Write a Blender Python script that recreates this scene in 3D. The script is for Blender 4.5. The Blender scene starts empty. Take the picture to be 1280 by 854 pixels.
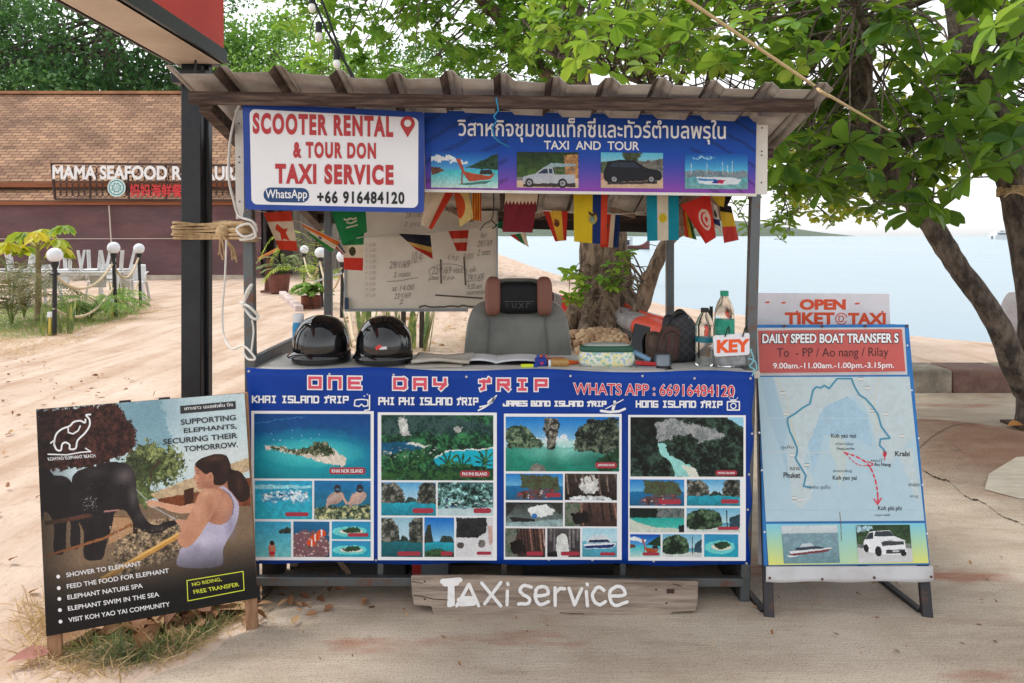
import bpy, bmesh, math, random
import numpy as np
from mathutils import Vector, Matrix, geometry
R = math.radians
SC = bpy.context.scene
COL = SC.collection
random.seed(7)
RNG = np.random.default_rng(7)

# ---------------------------------------------------------------- camera, sky, sun, exposure
F, CX, HY, CZ = 960.0, 640.0, 294.0, 1.55          # focal length and principal point in photo pixels, eye height in metres
cam = bpy.data.cameras.new('camera')
cam_ob = bpy.data.objects.new('camera', cam); COL.objects.link(cam_ob)
cam_ob.location = (0, 0, CZ); cam_ob.rotation_euler = (R(90), 0, 0)
cam.sensor_width = 36; cam.lens = 36 * F / 1280
cam.shift_x = 0; cam.shift_y = -(427 - HY) / 1280
cam.clip_start = 0.05; cam.clip_end = 12000
SC.camera = cam_ob
SUN_EL, SUN_AZ = 62, 290                              # azimuth clockwise from +Y: high over the sand path
world = bpy.data.worlds.new('World'); SC.world = world; world.use_nodes = True
wn = world.node_tree; bg = wn.nodes['Background']
sky = wn.nodes.new('ShaderNodeTexSky'); sky.sky_type = 'NISHITA'; sky.sun_disc = False
sky.sun_elevation = R(SUN_EL); sky.sun_rotation = R(SUN_AZ)
sky.air_density = 1.0; sky.dust_density = 1.0; sky.ozone_density = 1.0
hs = wn.nodes.new('ShaderNodeHueSaturation'); hs.inputs['Saturation'].default_value = 0.12
hs.inputs['Value'].default_value = 1.0
wn.links.new(sky.outputs[0], hs.inputs['Color']); wn.links.new(hs.outputs[0], bg.inputs[0])
bg.inputs[1].default_value = 0.15
sun = bpy.data.lights.new('sun', 'SUN'); sun.energy = 0.85; sun.angle = R(12); sun.color = (1, .95, .87)
sun_ob = bpy.data.objects.new('sun', sun); COL.objects.link(sun_ob)
_sd = Vector((math.sin(R(SUN_AZ)) * math.cos(R(SUN_EL)), math.cos(R(SUN_AZ)) * math.cos(R(SUN_EL)), math.sin(R(SUN_EL))))
sun_ob.rotation_euler = (-_sd).to_track_quat('-Z', 'Y').to_euler()
sun_ob.location = (-8, -8, 20)
vs = SC.view_settings
SC.display_settings.display_device = 'sRGB'
vs.view_transform = 'Standard'; vs.look = 'None'; vs.gamma = 1; vs.use_curve_mapping = False
vs.exposure = 1.12
SC.render.engine = 'CYCLES'
SC.cycles.max_bounces = 8; SC.cycles.transparent_max_bounces = 12; SC.cycles.transmission_bounces = 8
SC.cycles.use_denoising = True

# ---------------------------------------------------------------- geometry helpers
def at(px, py, d):
    return Vector(((px - CX) / F * d, d, CZ - (py - HY) / F * d))
def gnd(px, py, z=0.0):
    return at(px, py, (CZ - z) * F / (py - HY))
def V(*a): return Vector(a)
def lin(r, g, b, k=1.0):
    f = lambda x: ((x / 255 + .055) / 1.055) ** 2.4 if x > 10.3 else x / 255 / 12.92
    return (f(r) * k, f(g) * k, f(b) * k)

def wloc(o):
    p = Vector((0, 0, 0))
    while o is not None: p += Vector(o.location); o = o.parent
    return p

class MB:
    """Collects faces of one part; build() links them as ONE mesh object."""
    def __init__(s): s.v = []; s.f = []; s.m = []; s.uvs = {}; s.cuts = []
    def add(s, vs_, fs, m=0, uv=None):
        b = len(s.v); s.v.extend([tuple(p) for p in vs_])
        for k, f in enumerate(fs):
            if uv is not None: s.uvs[len(s.f)] = [uv[i] for i in f]
            s.f.append([b + i for i in f]); s.m.append(m)
        return s
    def box(s, c, size, rot=None, m=0):
        hx, hy, hz = [x / 2 for x in size]
        vs_ = [Vector((sx * hx, sy * hy, sz * hz)) for sz in (-1, 1) for sy in (-1, 1) for sx in (-1, 1)]
        if rot is not None:
            rm = rot if isinstance(rot, Matrix) else Matrix.Rotation(rot, 3, 'Z')
            vs_ = [rm @ p for p in vs_]
        vs_ = [p + Vector(c) for p in vs_]
        return s.add(vs_, [(0, 2, 3, 1), (4, 5, 7, 6), (0, 1, 5, 4), (2, 6, 7, 3), (0, 4, 6, 2), (1, 3, 7, 5)], m)
    def bar(s, a, b, w, h, m=0, up=(0, 0, 1)):
        a, b = Vector(a), Vector(b); d = (b - a); L = d.length; d.normalize()
        u = Vector(up)
        if abs(d.dot(u)) > .95: u = Vector((0, 1, 0))
        x = d.cross(u).normalized(); z = x.cross(d).normalized()
        rm = Matrix((x, d, z)).transposed()
        return s.box((a + b) / 2, (w, L, h), rm, m)
    def tube(s, pts, r, n=8, m=0, jit=0.0):
        pts = [Vector(p) for p in pts]; k = len(pts)
        rs = r if isinstance(r, (list, tuple)) else [r] * k
        ref = Vector((0.13, 0.31, 0.94)); rings = []; px = None
        for i, p in enumerate(pts):
            t = (pts[min(i + 1, k - 1)] - pts[max(i - 1, 0)]).normalized()
            if px is None:
                px = t.cross(ref)
                if px.length < .05: px = t.cross(Vector((1, 0, 0)))
            x = (px - t * px.dot(t)).normalized(); px = x; y = t.cross(x)
            ring = []
            for j in range(n):
                a = 2 * math.pi * j / n; q = rs[i] * (1 + (random.uniform(-jit, jit) if jit else 0))
                ring.append(p + x * math.cos(a) * q + y * math.sin(a) * q)
            rings.append(ring)
        return s.loft(rings, m)
    def loft(s, rings, m=0, caps=True, closed=True):
        n = len(rings[0]); vs_ = [p for r in rings for p in r]; fs = []
        for i in range(len(rings) - 1):
            for j in range(n if closed else n - 1):
                a, b = i * n + j, i * n + (j + 1) % n
                fs.append((a, b, b + n, a + n))
        if caps and closed:
            fs.append(tuple(range(n - 1, -1, -1))); fs.append(tuple((len(rings) - 1) * n + j for j in range(n)))
        return s.add(vs_, fs, m)
    def lathe(s, prof, c, n=20, m=0, sx=1, sy=1, rot=None):
        rings = []
        for (r, z) in prof:
            ring = [Vector((r * sx * math.cos(2 * math.pi * j / n), r * sy * math.sin(2 * math.pi * j / n), z)) for j in range(n)]
            if rot is not None: ring = [rot @ p for p in ring]
            rings.append([p + Vector(c) for p in ring])
        return s.loft(rings, m)
    def prism(s, poly, vec, m=0):
        n = len(poly); vec = Vector(vec); vs_ = [Vector(p) for p in poly] + [Vector(p) + vec for p in poly]
        fs = [tuple(range(n)), tuple(range(2 * n - 1, n - 1, -1))]
        fs += [(i, i + n, (i + 1) % n + n, (i + 1) % n) for i in range(n)]
        return s.add(vs_, fs, m)
    def blob(s, c, rad, e1=.5, e2=.5, nu=28, nv=16, m=0, warp=None, rot=None):
        sg = lambda x, e: math.copysign(abs(x) ** e, x)
        rings = []
        for i in range(nv + 1):
            v = -math.pi / 2 + math.pi * i / nv
            v = max(min(v, math.pi / 2 - .02), -math.pi / 2 + .02)
            ring = []
            for j in range(nu):
                u = 2 * math.pi * j / nu
                p = Vector((rad[0] * sg(math.cos(v), e1) * sg(math.cos(u), e2), rad[1] * sg(math.cos(v), e1) * sg(math.sin(u), e2), rad[2] * sg(math.sin(v), e1)))
                if warp: p = Vector(warp(p))
                if rot is not None: p = rot @ p
                ring.append(p + Vector(c))
            rings.append(ring)
        return s.loft(rings, m)
    def ball(s, c, r, m=0, n=16): return s.blob(c, (r, r, r), 1, 1, n, n // 2 + 2, m)
    def build(s, name, mats, parent=None, smooth=35, bevel=0, origin=None):
        if len(s.cuts) > 1 and parent is not None:      # one mesh per line of writing
            c = [0] + s.cuts[1:] + [len(s.f)]; o = None
            for a, b in zip(c[:-1], c[1:]):
                q = MB(); idx = sorted({i for f in s.f[a:b] for i in f}); mp = {i: k for k, i in enumerate(idx)}
                q.v = [s.v[i] for i in idx]; q.f = [[mp[i] for i in f] for f in s.f[a:b]]; q.m = s.m[a:b]
                if q.f: o = q.build(name, mats, parent, smooth, bevel)
            return o
        if not isinstance(mats, (list, tuple)): mats = [mats]
        if parent is not None: o0 = wloc(parent)
        elif origin is not None: o0 = Vector(origin)
        else:
            a = np.array(s.v); o0 = Vector(((a[:, 0].min() + a[:, 0].max()) / 2, (a[:, 1].min() + a[:, 1].max()) / 2, a[:, 2].min()))
        me = bpy.data.meshes.new(name)
        me.from_pydata([(p[0] - o0.x, p[1] - o0.y, p[2] - o0.z) for p in s.v], [], s.f)
        for mt in mats: me.materials.append(mt)
        me.polygons.foreach_set('material_index', s.m)
        if s.uvs:
            uvl = me.uv_layers.new(name='UVMap')
            for pi, uv in s.uvs.items():
                po = me.polygons[pi]
                for k, li in enumerate(po.loop_indices): uvl.data[li].uv = uv[k]
        me.validate(); me.update()
        if smooth:
            bm = bmesh.new(); bm.from_mesh(me); bmesh.ops.recalc_face_normals(bm, faces=bm.faces); bm.to_mesh(me); bm.free()
            me.polygons.foreach_set('use_smooth', [True] * len(me.polygons)); me.set_sharp_from_angle(angle=R(smooth))
        o = bpy.data.objects.new(name, me); COL.objects.link(o)
        if parent is not None: o.parent = parent
        else: o.location = o0
        if bevel:
            b = o.modifiers.new('Bevel', 'BEVEL'); b.width = bevel; b.segments = 2; b.limit_method = 'ANGLE'; b.angle_limit = R(40)
        return o

def tag(o, label=None, cat=None, group=None, kind=None):
    if label: o['label'] = label
    if cat: o['category'] = cat
    if group: o['group'] = group
    if kind: o['kind'] = kind
    return o
def thing(name, loc, label, cat, group=None):
    o = bpy.data.objects.new(name, None); COL.objects.link(o); o.location = loc; o.empty_display_size = .1
    return tag(o, label, cat, group)
def copy_tree(o, parent=None):
    c = o.copy(); COL.objects.link(c)
    if parent is not None: c.parent = parent
    for ch in list(o.children): copy_tree(ch, c)
    return c
def smoothpath(pts, k=6):
    pts = [Vector(p) for p in pts]; out = []
    for i in range(len(pts) - 1):
        p0, p1, p2, p3 = pts[max(i - 1, 0)], pts[i], pts[i + 1], pts[min(i + 2, len(pts) - 1)]
        for j in range(k):
            t = j / k
            out.append(.5 * ((2 * p1) + (p2 - p0) * t + (2 * p0 - 5 * p1 + 4 * p2 - p3) * t * t + (3 * p1 - p0 - 3 * p2 + p3) * t ** 3))
    out.append(pts[-1]); return out
def lerp_list(vals, n):
    x = np.linspace(0, len(vals) - 1, n); return list(np.interp(x, range(len(vals)), vals))
def sag(a, b, s, n=14):
    a, b = Vector(a), Vector(b)
    return [a.lerp(b, i / n) - Vector((0, 0, s * 4 * (i / n) * (1 - i / n))) for i in range(n + 1)]

# ---------------------------------------------------------------- materials
_MC = {}
def M(name, col, rough=.6, metal=0.0, col2=None, scale=8.0, lo=.4, hi=.65, bump=0.0, bscale=80.0, spec=.5, trans=0.0, coat=0.0, bdist=.01, stretch=None, ior=1.45, emit=None, alpha=None):
    if name in _MC: return _MC[name]
    m = bpy.data.materials.new(name); m.use_nodes = True; nt = m.node_tree; N = nt.nodes; L = nt.links
    p = N['Principled BSDF']
    p.inputs['Base Color'].default_value = (*col, 1); p.inputs['Roughness'].default_value = rough; p.inputs['Metallic'].default_value = metal
    p.inputs['Specular IOR Level'].default_value = spec; p.inputs['Transmission Weight'].default_value = trans; p.inputs['Coat Weight'].default_value = coat
    p.inputs['IOR'].default_value = ior
    if alpha is not None: p.inputs['Alpha'].default_value = alpha
    if emit: p.inputs['Emission Color'].default_value = (*emit[0], 1); p.inputs['Emission Strength'].default_value = emit[1]
    tc = N.new('ShaderNodeTexCoord'); vec = tc.outputs['Object']
    if stretch:
        mp = N.new('ShaderNodeMapping'); mp.inputs['Scale'].default_value = stretch; L.new(vec, mp.inputs[0]); vec = mp.outputs[0]
    if col2 is not None:
        nz = N.new('ShaderNodeTexNoise'); nz.inputs['Scale'].default_value = scale; nz.inputs['Detail'].default_value = 6; nz.inputs['Roughness'].default_value = .65
        L.new(vec, nz.inputs['Vector'])
        rp = N.new('ShaderNodeValToRGB'); rp.color_ramp.elements[0].position = lo; rp.color_ramp.elements[1].position = hi
        rp.color_ramp.elements[0].color = (*col, 1); rp.color_ramp.elements[1].color = (*col2, 1)
        L.new(nz.outputs['Fac'], rp.inputs[0]); L.new(rp.outputs[0], p.inputs['Base Color'])
        mr = N.new('ShaderNodeMapRange'); mr.inputs[3].default_value = max(rough - .1, .02); mr.inputs[4].default_value = min(rough + .1, 1)
        L.new(nz.outputs['Fac'], mr.inputs[0]); L.new(mr.outputs[0], p.inputs['Roughness'])
    if bump:
        nb = N.new('ShaderNodeTexNoise'); nb.inputs['Scale'].default_value = bscale; nb.inputs['Detail'].default_value = 5
        L.new(vec, nb.inputs['Vector'])
        bp = N.new('ShaderNodeBump'); bp.inputs['Strength'].default_value = bump; bp.inputs['Distance'].default_value = bdist
        L.new(nb.outputs['Fac'], bp.inputs['Height']); L.new(bp.outputs[0], p.inputs['Normal'])
    _MC[name] = m; return m
def imat(name, arr, rough=.45, k=.86):
    h, w = arr.shape[:2]
    im = bpy.data.images.new(name, w, h)
    a = np.ones((h, w, 4), np.float32); a[..., :3] = np.clip(arr, 0, 1); im.pixels.foreach_set(a[::-1].ravel()); im.update(); im.pack()
    m = bpy.data.materials.new(name); m.use_nodes = True; nt = m.node_tree; p = nt.nodes['Principled BSDF']
    t = nt.nodes.new('ShaderNodeTexImage'); t.image = im; t.extension = 'EXTEND'
    mx = nt.nodes.new('ShaderNodeVectorMath'); mx.operation = 'SCALE'; mx.inputs['Scale'].default_value = k
    nt.links.new(t.outputs[0], mx.inputs[0]); nt.links.new(mx.outputs[0], p.inputs['Base Color'])
    p.inputs['Roughness'].default_value = rough; p.inputs['Specular IOR Level'].default_value = .25
    return m

# ---------------------------------------------------------------- flat boards, lettering, strokes
class Board:
    """A flat board in space; on() gives the point of it that a photo pixel shows, lifted off by `off`."""
    def __init__(s, a, b, c):
        s.o = Vector(a); s.n = (Vector(b) - s.o).cross(Vector(c) - s.o).normalized()
        if s.n.dot(Vector((0, 0, CZ)) - s.o) < 0: s.n = -s.n
    def on(s, px, py, off=0.0):
        e = Vector((0, 0, CZ)); d = Vector(((px - CX) / F, 1, -(py - HY) / F))
        return e + d * ((s.o - e).dot(s.n) / d.dot(s.n)) + s.n * off
    def slab(s, mb, poly, off, th, m=0):
        pts = [s.on(x, y, off) for x, y in poly]; return mb.prism(pts, -s.n * th, m)
    def face(s, mb, poly, off, m=0):
        return mb.add([s.on(x, y, off) for x, y in poly], [tuple(range(len(poly)))[::-1]], m)
    def pic(s, mb, q, off, m=0):                     # q: TL TR BR BL
        return mb.add([s.on(x, y, off) for x, y in q], [(3, 2, 1, 0)], m, uv=[(0, 1), (1, 1), (1, 0), (0, 0)])

def rect(x0, y0, x1, y1, dy=0): return [(x0, y0), (x1, y0 + dy), (x1, y1 + dy), (x0, y1)]
def rrect(q, r, n=5):
    out = []
    for i in range(4):
        p = Vector((*q[i], 0)); a = Vector((*q[i - 1], 0)); b = Vector((*q[(i + 1) % 4], 0))
        u, w = (a - p).normalized(), (b - p).normalized()
        for k in range(n + 1):
            t = k / n * math.pi / 2; z = p + u * r * (1 - math.sin(t)) + w * r * (1 - math.cos(t)); out.append((z.x, z.y))
    return out
def grow(q, g):
    c = sum((Vector((*p, 0)) for p in q), Vector()) / len(q)
    return [(p[0] + math.copysign(g, p[0] - c.x), p[1] + math.copysign(g, p[1] - c.y)) for p in q]

def union_tris(conts):
    pts = []; edges = []
    for c in conts:
        b = len(pts); n = len(c); pts.extend(c); edges.extend((b + i, b + (i + 1) % n) for i in range(n))
    A = np.array(pts); B = np.array([pts[e[1]] for e in edges])
    vs_, _, fs, *_r = geometry.delaunay_2d_cdt([Vector(p) for p in pts], edges, [], 0, 1e-6)
    vv = np.array([tuple(p) for p in vs_]); ff = np.array([f for f in fs if len(f) == 3])
    C = vv[ff].mean(1); y = C[:, 1][:, None]
    keep = np.zeros(len(C), int)
    up = (A[None, :, 1] <= y) & (B[None, :, 1] > y); dn = (A[None, :, 1] > y) & (B[None, :, 1] <= y)
    dyy = np.where(np.abs(B[:, 1] - A[:, 1]) < 1e-12, 1e-12, B[:, 1] - A[:, 1])
    xi = A[None, :, 0] + (y - A[None, :, 1]) / dyy * (B[:, 0] - A[:, 0])
    rt = xi > C[:, 0][:, None]
    keep = (up & rt).sum(1) - (dn & rt).sum(1)
    return vv, ff[keep > 0]

_TC = {}
def text_geo(t, bold=0.0, sp=1.0):
    if (t, bold, sp) in _TC: return _TC[(t, bold, sp)]
    cu = bpy.data.curves.new('t', 'FONT'); cu.body = t; cu.space_character = sp
    o = bpy.data.objects.new('t', cu); COL.objects.link(o)
    dg = bpy.context.evaluated_depsgraph_get(); dg.update()
    oe = o.evaluated_get(dg)
    c2 = oe.to_curve(dg)
    conts = []
    for sp in c2.splines:
        P = []
        if sp.type == 'BEZIER':
            bp = sp.bezier_points; n = len(bp)
            for i in range(n):
                a, b = bp[i], bp[(i + 1) % n]
                straight = (a.handle_right - a.co).cross(b.co - a.co).length < 1e-5 and (b.handle_left - b.co).cross(b.co - a.co).length < 1e-5
                P += [tuple(q)[:2] for q in geometry.interpolate_bezier(a.co, a.handle_right, b.handle_left, b.co, 2 if straight else 6)[:-1]]
        else: P = [tuple(q.co)[:2] for q in sp.points]
        Q = []
        for q in P:
            if not Q or (q[0] - Q[-1][0]) ** 2 + (q[1] - Q[-1][1]) ** 2 > 1e-8: Q.append(q)
        if len(Q) > 2: conts.append(Q)
    oe.to_curve_clear(); bpy.data.objects.remove(o); bpy.data.curves.remove(cu)
    def area(c):
        c = np.array(c); return .5 * np.sum(c[:, 0] * np.roll(c[:, 1], -1) - np.roll(c[:, 0], -1) * c[:, 1])
    big = max(conts, key=lambda c: abs(area(c)))
    sgn = 1 if area(big) > 0 else -1
    out = []
    for c in conts:
        a = np.array(c)
        if sgn < 0: a = a[::-1]
        if bold:
            e = np.roll(a, -1, 0) - a; e /= np.linalg.norm(e, axis=1)[:, None] + 1e-12
            nrm = np.stack([e[:, 1], -e[:, 0]], 1); n2 = nrm + np.roll(nrm, 1, 0)
            l2 = (n2 ** 2).sum(1)[:, None]; n2 = np.where(l2 > .3, 2 * n2 / np.maximum(l2, .3), nrm)
            a = a + n2 * bold
        out.append([tuple(q) for q in a])
    vv, ff = union_tris(out)
    us = np.unique(ff); lo = vv[us].min(0); hi = vv[us].max(0)
    vv = (vv - lo) / np.maximum(hi - lo, 1e-6)
    _TC[(t, bold, sp)] = (vv, ff); return vv, ff
def letter(mb, board, t, box, off=.002, bold=0.0, m=0, dy=0.0, sh=0.0, sp=1.0):
    mb.cuts.append(len(mb.f)); x0, y0, x1, y1 = box; vv, ff = text_geo(t, bold, sp)
    P = [board.on(x0 + u * (x1 - x0) + sh * (1 - v), y0 + (1 - v) * (y1 - y0) + u * dy, off) for u, v in vv]
    mb.add(P, [tuple(f) for f in ff], m)
def strokes(mb, board, lines, w, off=.002, m=0, n=8, square=False):
    conts = []
    for ln in lines:
        for i in range(len(ln) - 1):
            a = np.array(ln[i], float); b = np.array(ln[i + 1], float); d = b - a; L = np.linalg.norm(d)
            if L < 1e-6: continue
            d /= L; q = np.array([-d[1], d[0]]) * w / 2
            if square: a = a - d * w * .48; b = b + d * w * .48
            conts.append([tuple(a - q), tuple(b - q), tuple(b + q), tuple(a + q)])
        if not square:
            for p in ln: conts.append([(p[0] + w / 2 * math.cos(2 * math.pi * k / n + .2), p[1] + w / 2 * math.sin(2 * math.pi * k / n + .2)) for k in range(n)])
    vv, ff = union_tris(conts)
    mb.add([board.on(x, y, off) for x, y in vv], [tuple(f) for f in ff], m)
# squared display alphabet on a 2 x 3 grid (y down)
BLK = {'O': [[(0, 0), (2, 0), (2, 3), (0, 3), (0, 0)]], 'N': [[(0, 3), (0, 0), (2, 0), (2, 3)]], 'E': [[(2, 0), (0, 0), (0, 3), (2, 3)], [(0, 1.5), (1.7, 1.5)]],
       'D': [[(0, 0), (1.7, 0), (2, .4), (2, 2.6), (1.7, 3), (0, 3), (0, 0)]], 'A': [[(0, 3), (0, 0), (2, 0), (2, 3)], [(0, 1.7), (2, 1.7)]],
       'Y': [[(0, 0), (0, 1.6), (2, 1.6)], [(2, 0), (2, 1.6), (1.2, 3)]], 'T': [[(.2, .5), (2, .5)], [(1.6, .5), (1.9, -.3)], [(.9, .2), (.9, 2.7), (.4, 3)]],
       'R': [[(0, 3), (0, 0), (2, 0), (2, 1.5), (0, 1.5)], [(1, 1.5), (2, 3)]], 'I': [[(1, 0), (1, 3)], [(.4, 0), (1.6, 0)], [(.4, 3), (1.6, 3)]],
       'P': [[(0, 3), (0, 0), (2, 0), (2, 1.6), (0, 1.6)]], 'K': [[(0, 0), (0, 3)], [(2, 0), (.4, 1.5), (2, 3)]], 'H': [[(0, 0), (0, 3)], [(2, 0), (2, 3)], [(0, 1.5), (2, 1.5)]],
       'S': [[(2, 0), (0, 0), (0, 1.4), (2, 1.6), (2, 3), (0, 3)]], 'L': [[(0, 0), (0, 3), (2, 3)]], 'J': [[(2, 0), (2, 3), (0, 3), (0, 2)]], 'M': [[(0, 3), (0, 0), (2, 0), (2, 3)], [(1, 0), (1, 2)]],
       'B': [[(0, 0), (1.7, 0), (1.7, 1.4), (2, 1.7), (2, 3), (0, 3), (0, 0)], [(0, 1.5), (1.8, 1.5)]], 'G': [[(2, 0), (0, 0), (0, 3), (2, 3), (2, 1.6), (1.1, 1.6)]]}
def block(mb, board, t, box, w, off=.002, m=0, dy=0.0, gap=1.1):
    mb.cuts.append(len(mb.f)); x0, y0, x1, y1 = box; adv = 2 + gap; tot = sum((adv if ch != ' ' else 1.9) for ch in t) - gap; x = 0; ls = []
    for ch in t:
        if ch == ' ': x += 1.9; continue
        for ln in BLK[ch]:
            q = []
            for (a, b) in ln:
                u = (x + a) / tot; q.append((x0 + w / 2 + u * (x1 - x0 - w), y0 + w / 2 + b / 3 * (y1 - y0 - w) + u * dy))
            ls.append(q)
        x += adv
    strokes(mb, board, ls, w, off, m, square=True)

# ---------------------------------------------------------------- printed pictures (painted with numpy)
def _fbm(n=512, seed=1, ks=(4, 8, 16, 32, 64, 128, 256), fall=.62):
    r = np.random.default_rng(seed); out = np.zeros((n, n)); amp = 1; tot = 0
    for k in ks:
        g = r.random((k, k)); g = np.concatenate([g, g[:1]], 0); g = np.concatenate([g, g[:, :1]], 1)
        x = np.arange(n) * k / n; i = x.astype(int); f = x - i; f = f * f * (3 - 2 * f)
        a = g[np.ix_(i, i)]; b = g[np.ix_(i, i + 1)]; c = g[np.ix_(i + 1, i)]; d = g[np.ix_(i + 1, i + 1)]
        fx, fy = f[None, :], f[:, None]
        out += amp * (a * (1 - fx) * (1 - fy) + b * fx * (1 - fy) + c * (1 - fx) * fy + d * fx * fy); tot += amp; amp *= fall
    out = out / tot; return np.clip((out - out.min()) / (out.max() - out.min()), 0, 1)
FB = [_fbm(512, 3), _fbm(512, 4)]
FF = [_fbm(512, 5, (32, 64, 128, 256), .8), _fbm(512, 6, (32, 64, 128, 256), .8), _fbm(512, 8, (128, 256), .8)]
def c8(*c): return np.array(c, float) / 255
class Pic:
    def __init__(s, w, h, c=(128, 128, 128), H=None):
        s.w, s.h = w, h; s.a = np.ones((h, w, 3)) * c8(*c); s.X, s.Y = np.meshgrid((np.arange(w) + .5) / w, (np.arange(h) + .5) / h); s.H = H; s.k = 0
    def nz(s, k=0, sc=1.0):
        s.k += 97; sx = int(s.k * 1.7) % 512; n = FF[k % 2]; st = min(sc, 2.0) ** .5
        yi = ((s.Y * s.h * st).astype(int) + s.k) % 512; xi = ((s.X * s.w * st).astype(int) + sx) % 512
        return n[yi, xi]
    def tr(s, pts):
        p = np.array(pts, float)
        if s.H is None: return p
        q = np.c_[p, np.ones(len(p))] @ s.H.T; return q[:, :2] / q[:, 2:]
    def put(s, mask, c, nz=0.0, sc=1.0, c2=None):
        c = c8(*c)
        col = np.ones_like(s.a) * c
        if nz or c2 is not None:
            n = s.nz(0, sc)[..., None]
            if c2 is not None: n2 = np.clip((n - .35) * 3.2, 0, 1); col = c * (1 - n2) + c8(*c2) * n2
            if nz: col = col * (1 + nz * (n - .5) * 2)
        mk = mask[..., None].astype(float); s.a = s.a * (1 - mk) + col * mk; return s
    def grad(s, c0, c1, y0=0.0, y1=1.0, nz=0.0, sc=1.0):
        t = np.clip((s.Y - y0) / (y1 - y0), 0, 1)[..., None]; col = c8(*c0) * (1 - t) + c8(*c1) * t
        if nz: col = col * (1 + .5 * nz * (s.nz(1, sc)[..., None] - .5) * 2)
        mk = ((s.Y >= y0) & (s.Y <= y1 + 1e-6))[..., None]; s.a = np.where(mk, col, s.a); return s
    def inside(s, pts, rag=0.0, sc=1.0):
        p = s.tr(pts); X, Y = s.X, s.Y
        if rag: X = X + (s.nz(0, sc) - .5) * rag; Y = Y + (s.nz(1, sc) - .5) * rag * s.w / s.h
        ins = np.zeros(X.shape, bool); n = len(p)
        for i in range(n):
            x1, y1 = p[i]; x2, y2 = p[(i + 1) % n]
            if y1 == y2: continue
            ins ^= ((y1 > Y) != (y2 > Y)) & (X < (x2 - x1) * (Y - y1) / (y2 - y1) + x1)
        return ins
    def poly(s, pts, c, nz=0.0, rag=0.0, sc=1.0, c2=None): return s.put(s.inside(pts, rag, sc), c, nz, sc, c2)
    def ell(s, cx, cy, rx, ry, c, nz=0.0, rag=0.0, sc=1.0, c2=None):
        pts = [(cx + rx * math.cos(t), cy + ry * math.sin(t)) for t in np.linspace(0, 6.283, 28)[:-1]]
        return s.poly(pts, c, nz, rag, sc, c2)
    def line(s, pts, w, c, nz=0.0):
        for (x1, y1), (x2, y2) in zip(pts[:-1], pts[1:]):
            d = np.array([x2 - x1, y2 - y1], float); L = np.linalg.norm(d) + 1e-9; q = np.array([-d[1], d[0]]) / L * w / 2
            s.poly([(x1 + q[0], y1 + q[1]), (x2 + q[0], y2 + q[1]), (x2 - q[0], y2 - q[1]), (x1 - q[0], y1 - q[1])], c, nz)
        return s
    def glow(s, cx, cy, rx, ry, c, k=1.0, pw=1.0):
        X, Y = s.X, s.Y
        if s.H is not None:
            p = s.tr([(cx, cy), (cx + rx, cy), (cx, cy + ry)]); cx, cy = p[0]; rx = abs(p[1][0] - p[0][0]); ry = abs(p[2][1] - p[0][1])
        d = np.sqrt(((X - cx) / rx) ** 2 + ((Y - cy) / ry) ** 2); a = (np.clip(1 - d, 0, 1) ** pw * k)[..., None]; s.a = s.a * (1 - a) + c8(*c) * a; return s
    def dots(s, n, x0, y0, x1, y1, r, cs):
        for i in range(n):
            s.ell(random.uniform(x0, x1), random.uniform(y0, y1), r * random.uniform(.5, 1.4), r * random.uniform(.4, 1.2), random.choice(cs))
        return s
def detail(a, g=.3, warp=.012, g2=.5):
    h, w = a.shape[:2]; y, x = np.mgrid[0:h, 0:w]
    n1 = FF[2][(y + 31) % 512, (x + 7) % 512]; n2 = FF[1][(y + 77) % 512, (x + 33) % 512]; n3 = FF[0][(y + 11) % 512, (x + 201) % 512]
    k = warp * w * 4
    a = a[np.clip(y + (n2 - .5) * k, 0, h - 1).astype(int), np.clip(x + (n3 - .5) * k, 0, w - 1).astype(int)]
    return np.clip(a * (1 + g * 2.6 * (n1 - .5) + g * g2 * 2 * (n3 - .5))[..., None], 0, 1)
def sm(pts, k=4):
    n = len(pts); P = [Vector((*p, 0)) for p in pts]; out = []
    for i in range(n):
        p0, p1, p2, p3 = P[i - 1], P[i], P[(i + 1) % n], P[(i + 2) % n]
        for j in range(k):
            t = j / k; q = .5 * ((2 * p1) + (p2 - p0) * t + (2 * p0 - 5 * p1 + 4 * p2 - p3) * t * t + (3 * p1 - p0 - 3 * p2 + p3) * t ** 3); out.append((q.x, q.y))
    return out
def homog(src, dst):
    A = []; b = []
    for (x, y), (u, v) in zip(src, dst):
        A.append([x, y, 1, 0, 0, 0, -u * x, -u * y]); b.append(u); A.append([0, 0, 0, x, y, 1, -v * x, -v * y]); b.append(v)
    h = np.linalg.solve(np.array(A, float), np.array(b, float)); return np.append(h, 1).reshape(3, 3)
UNIT = [(0, 0), (1, 0), (1, 1), (0, 1)]
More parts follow.
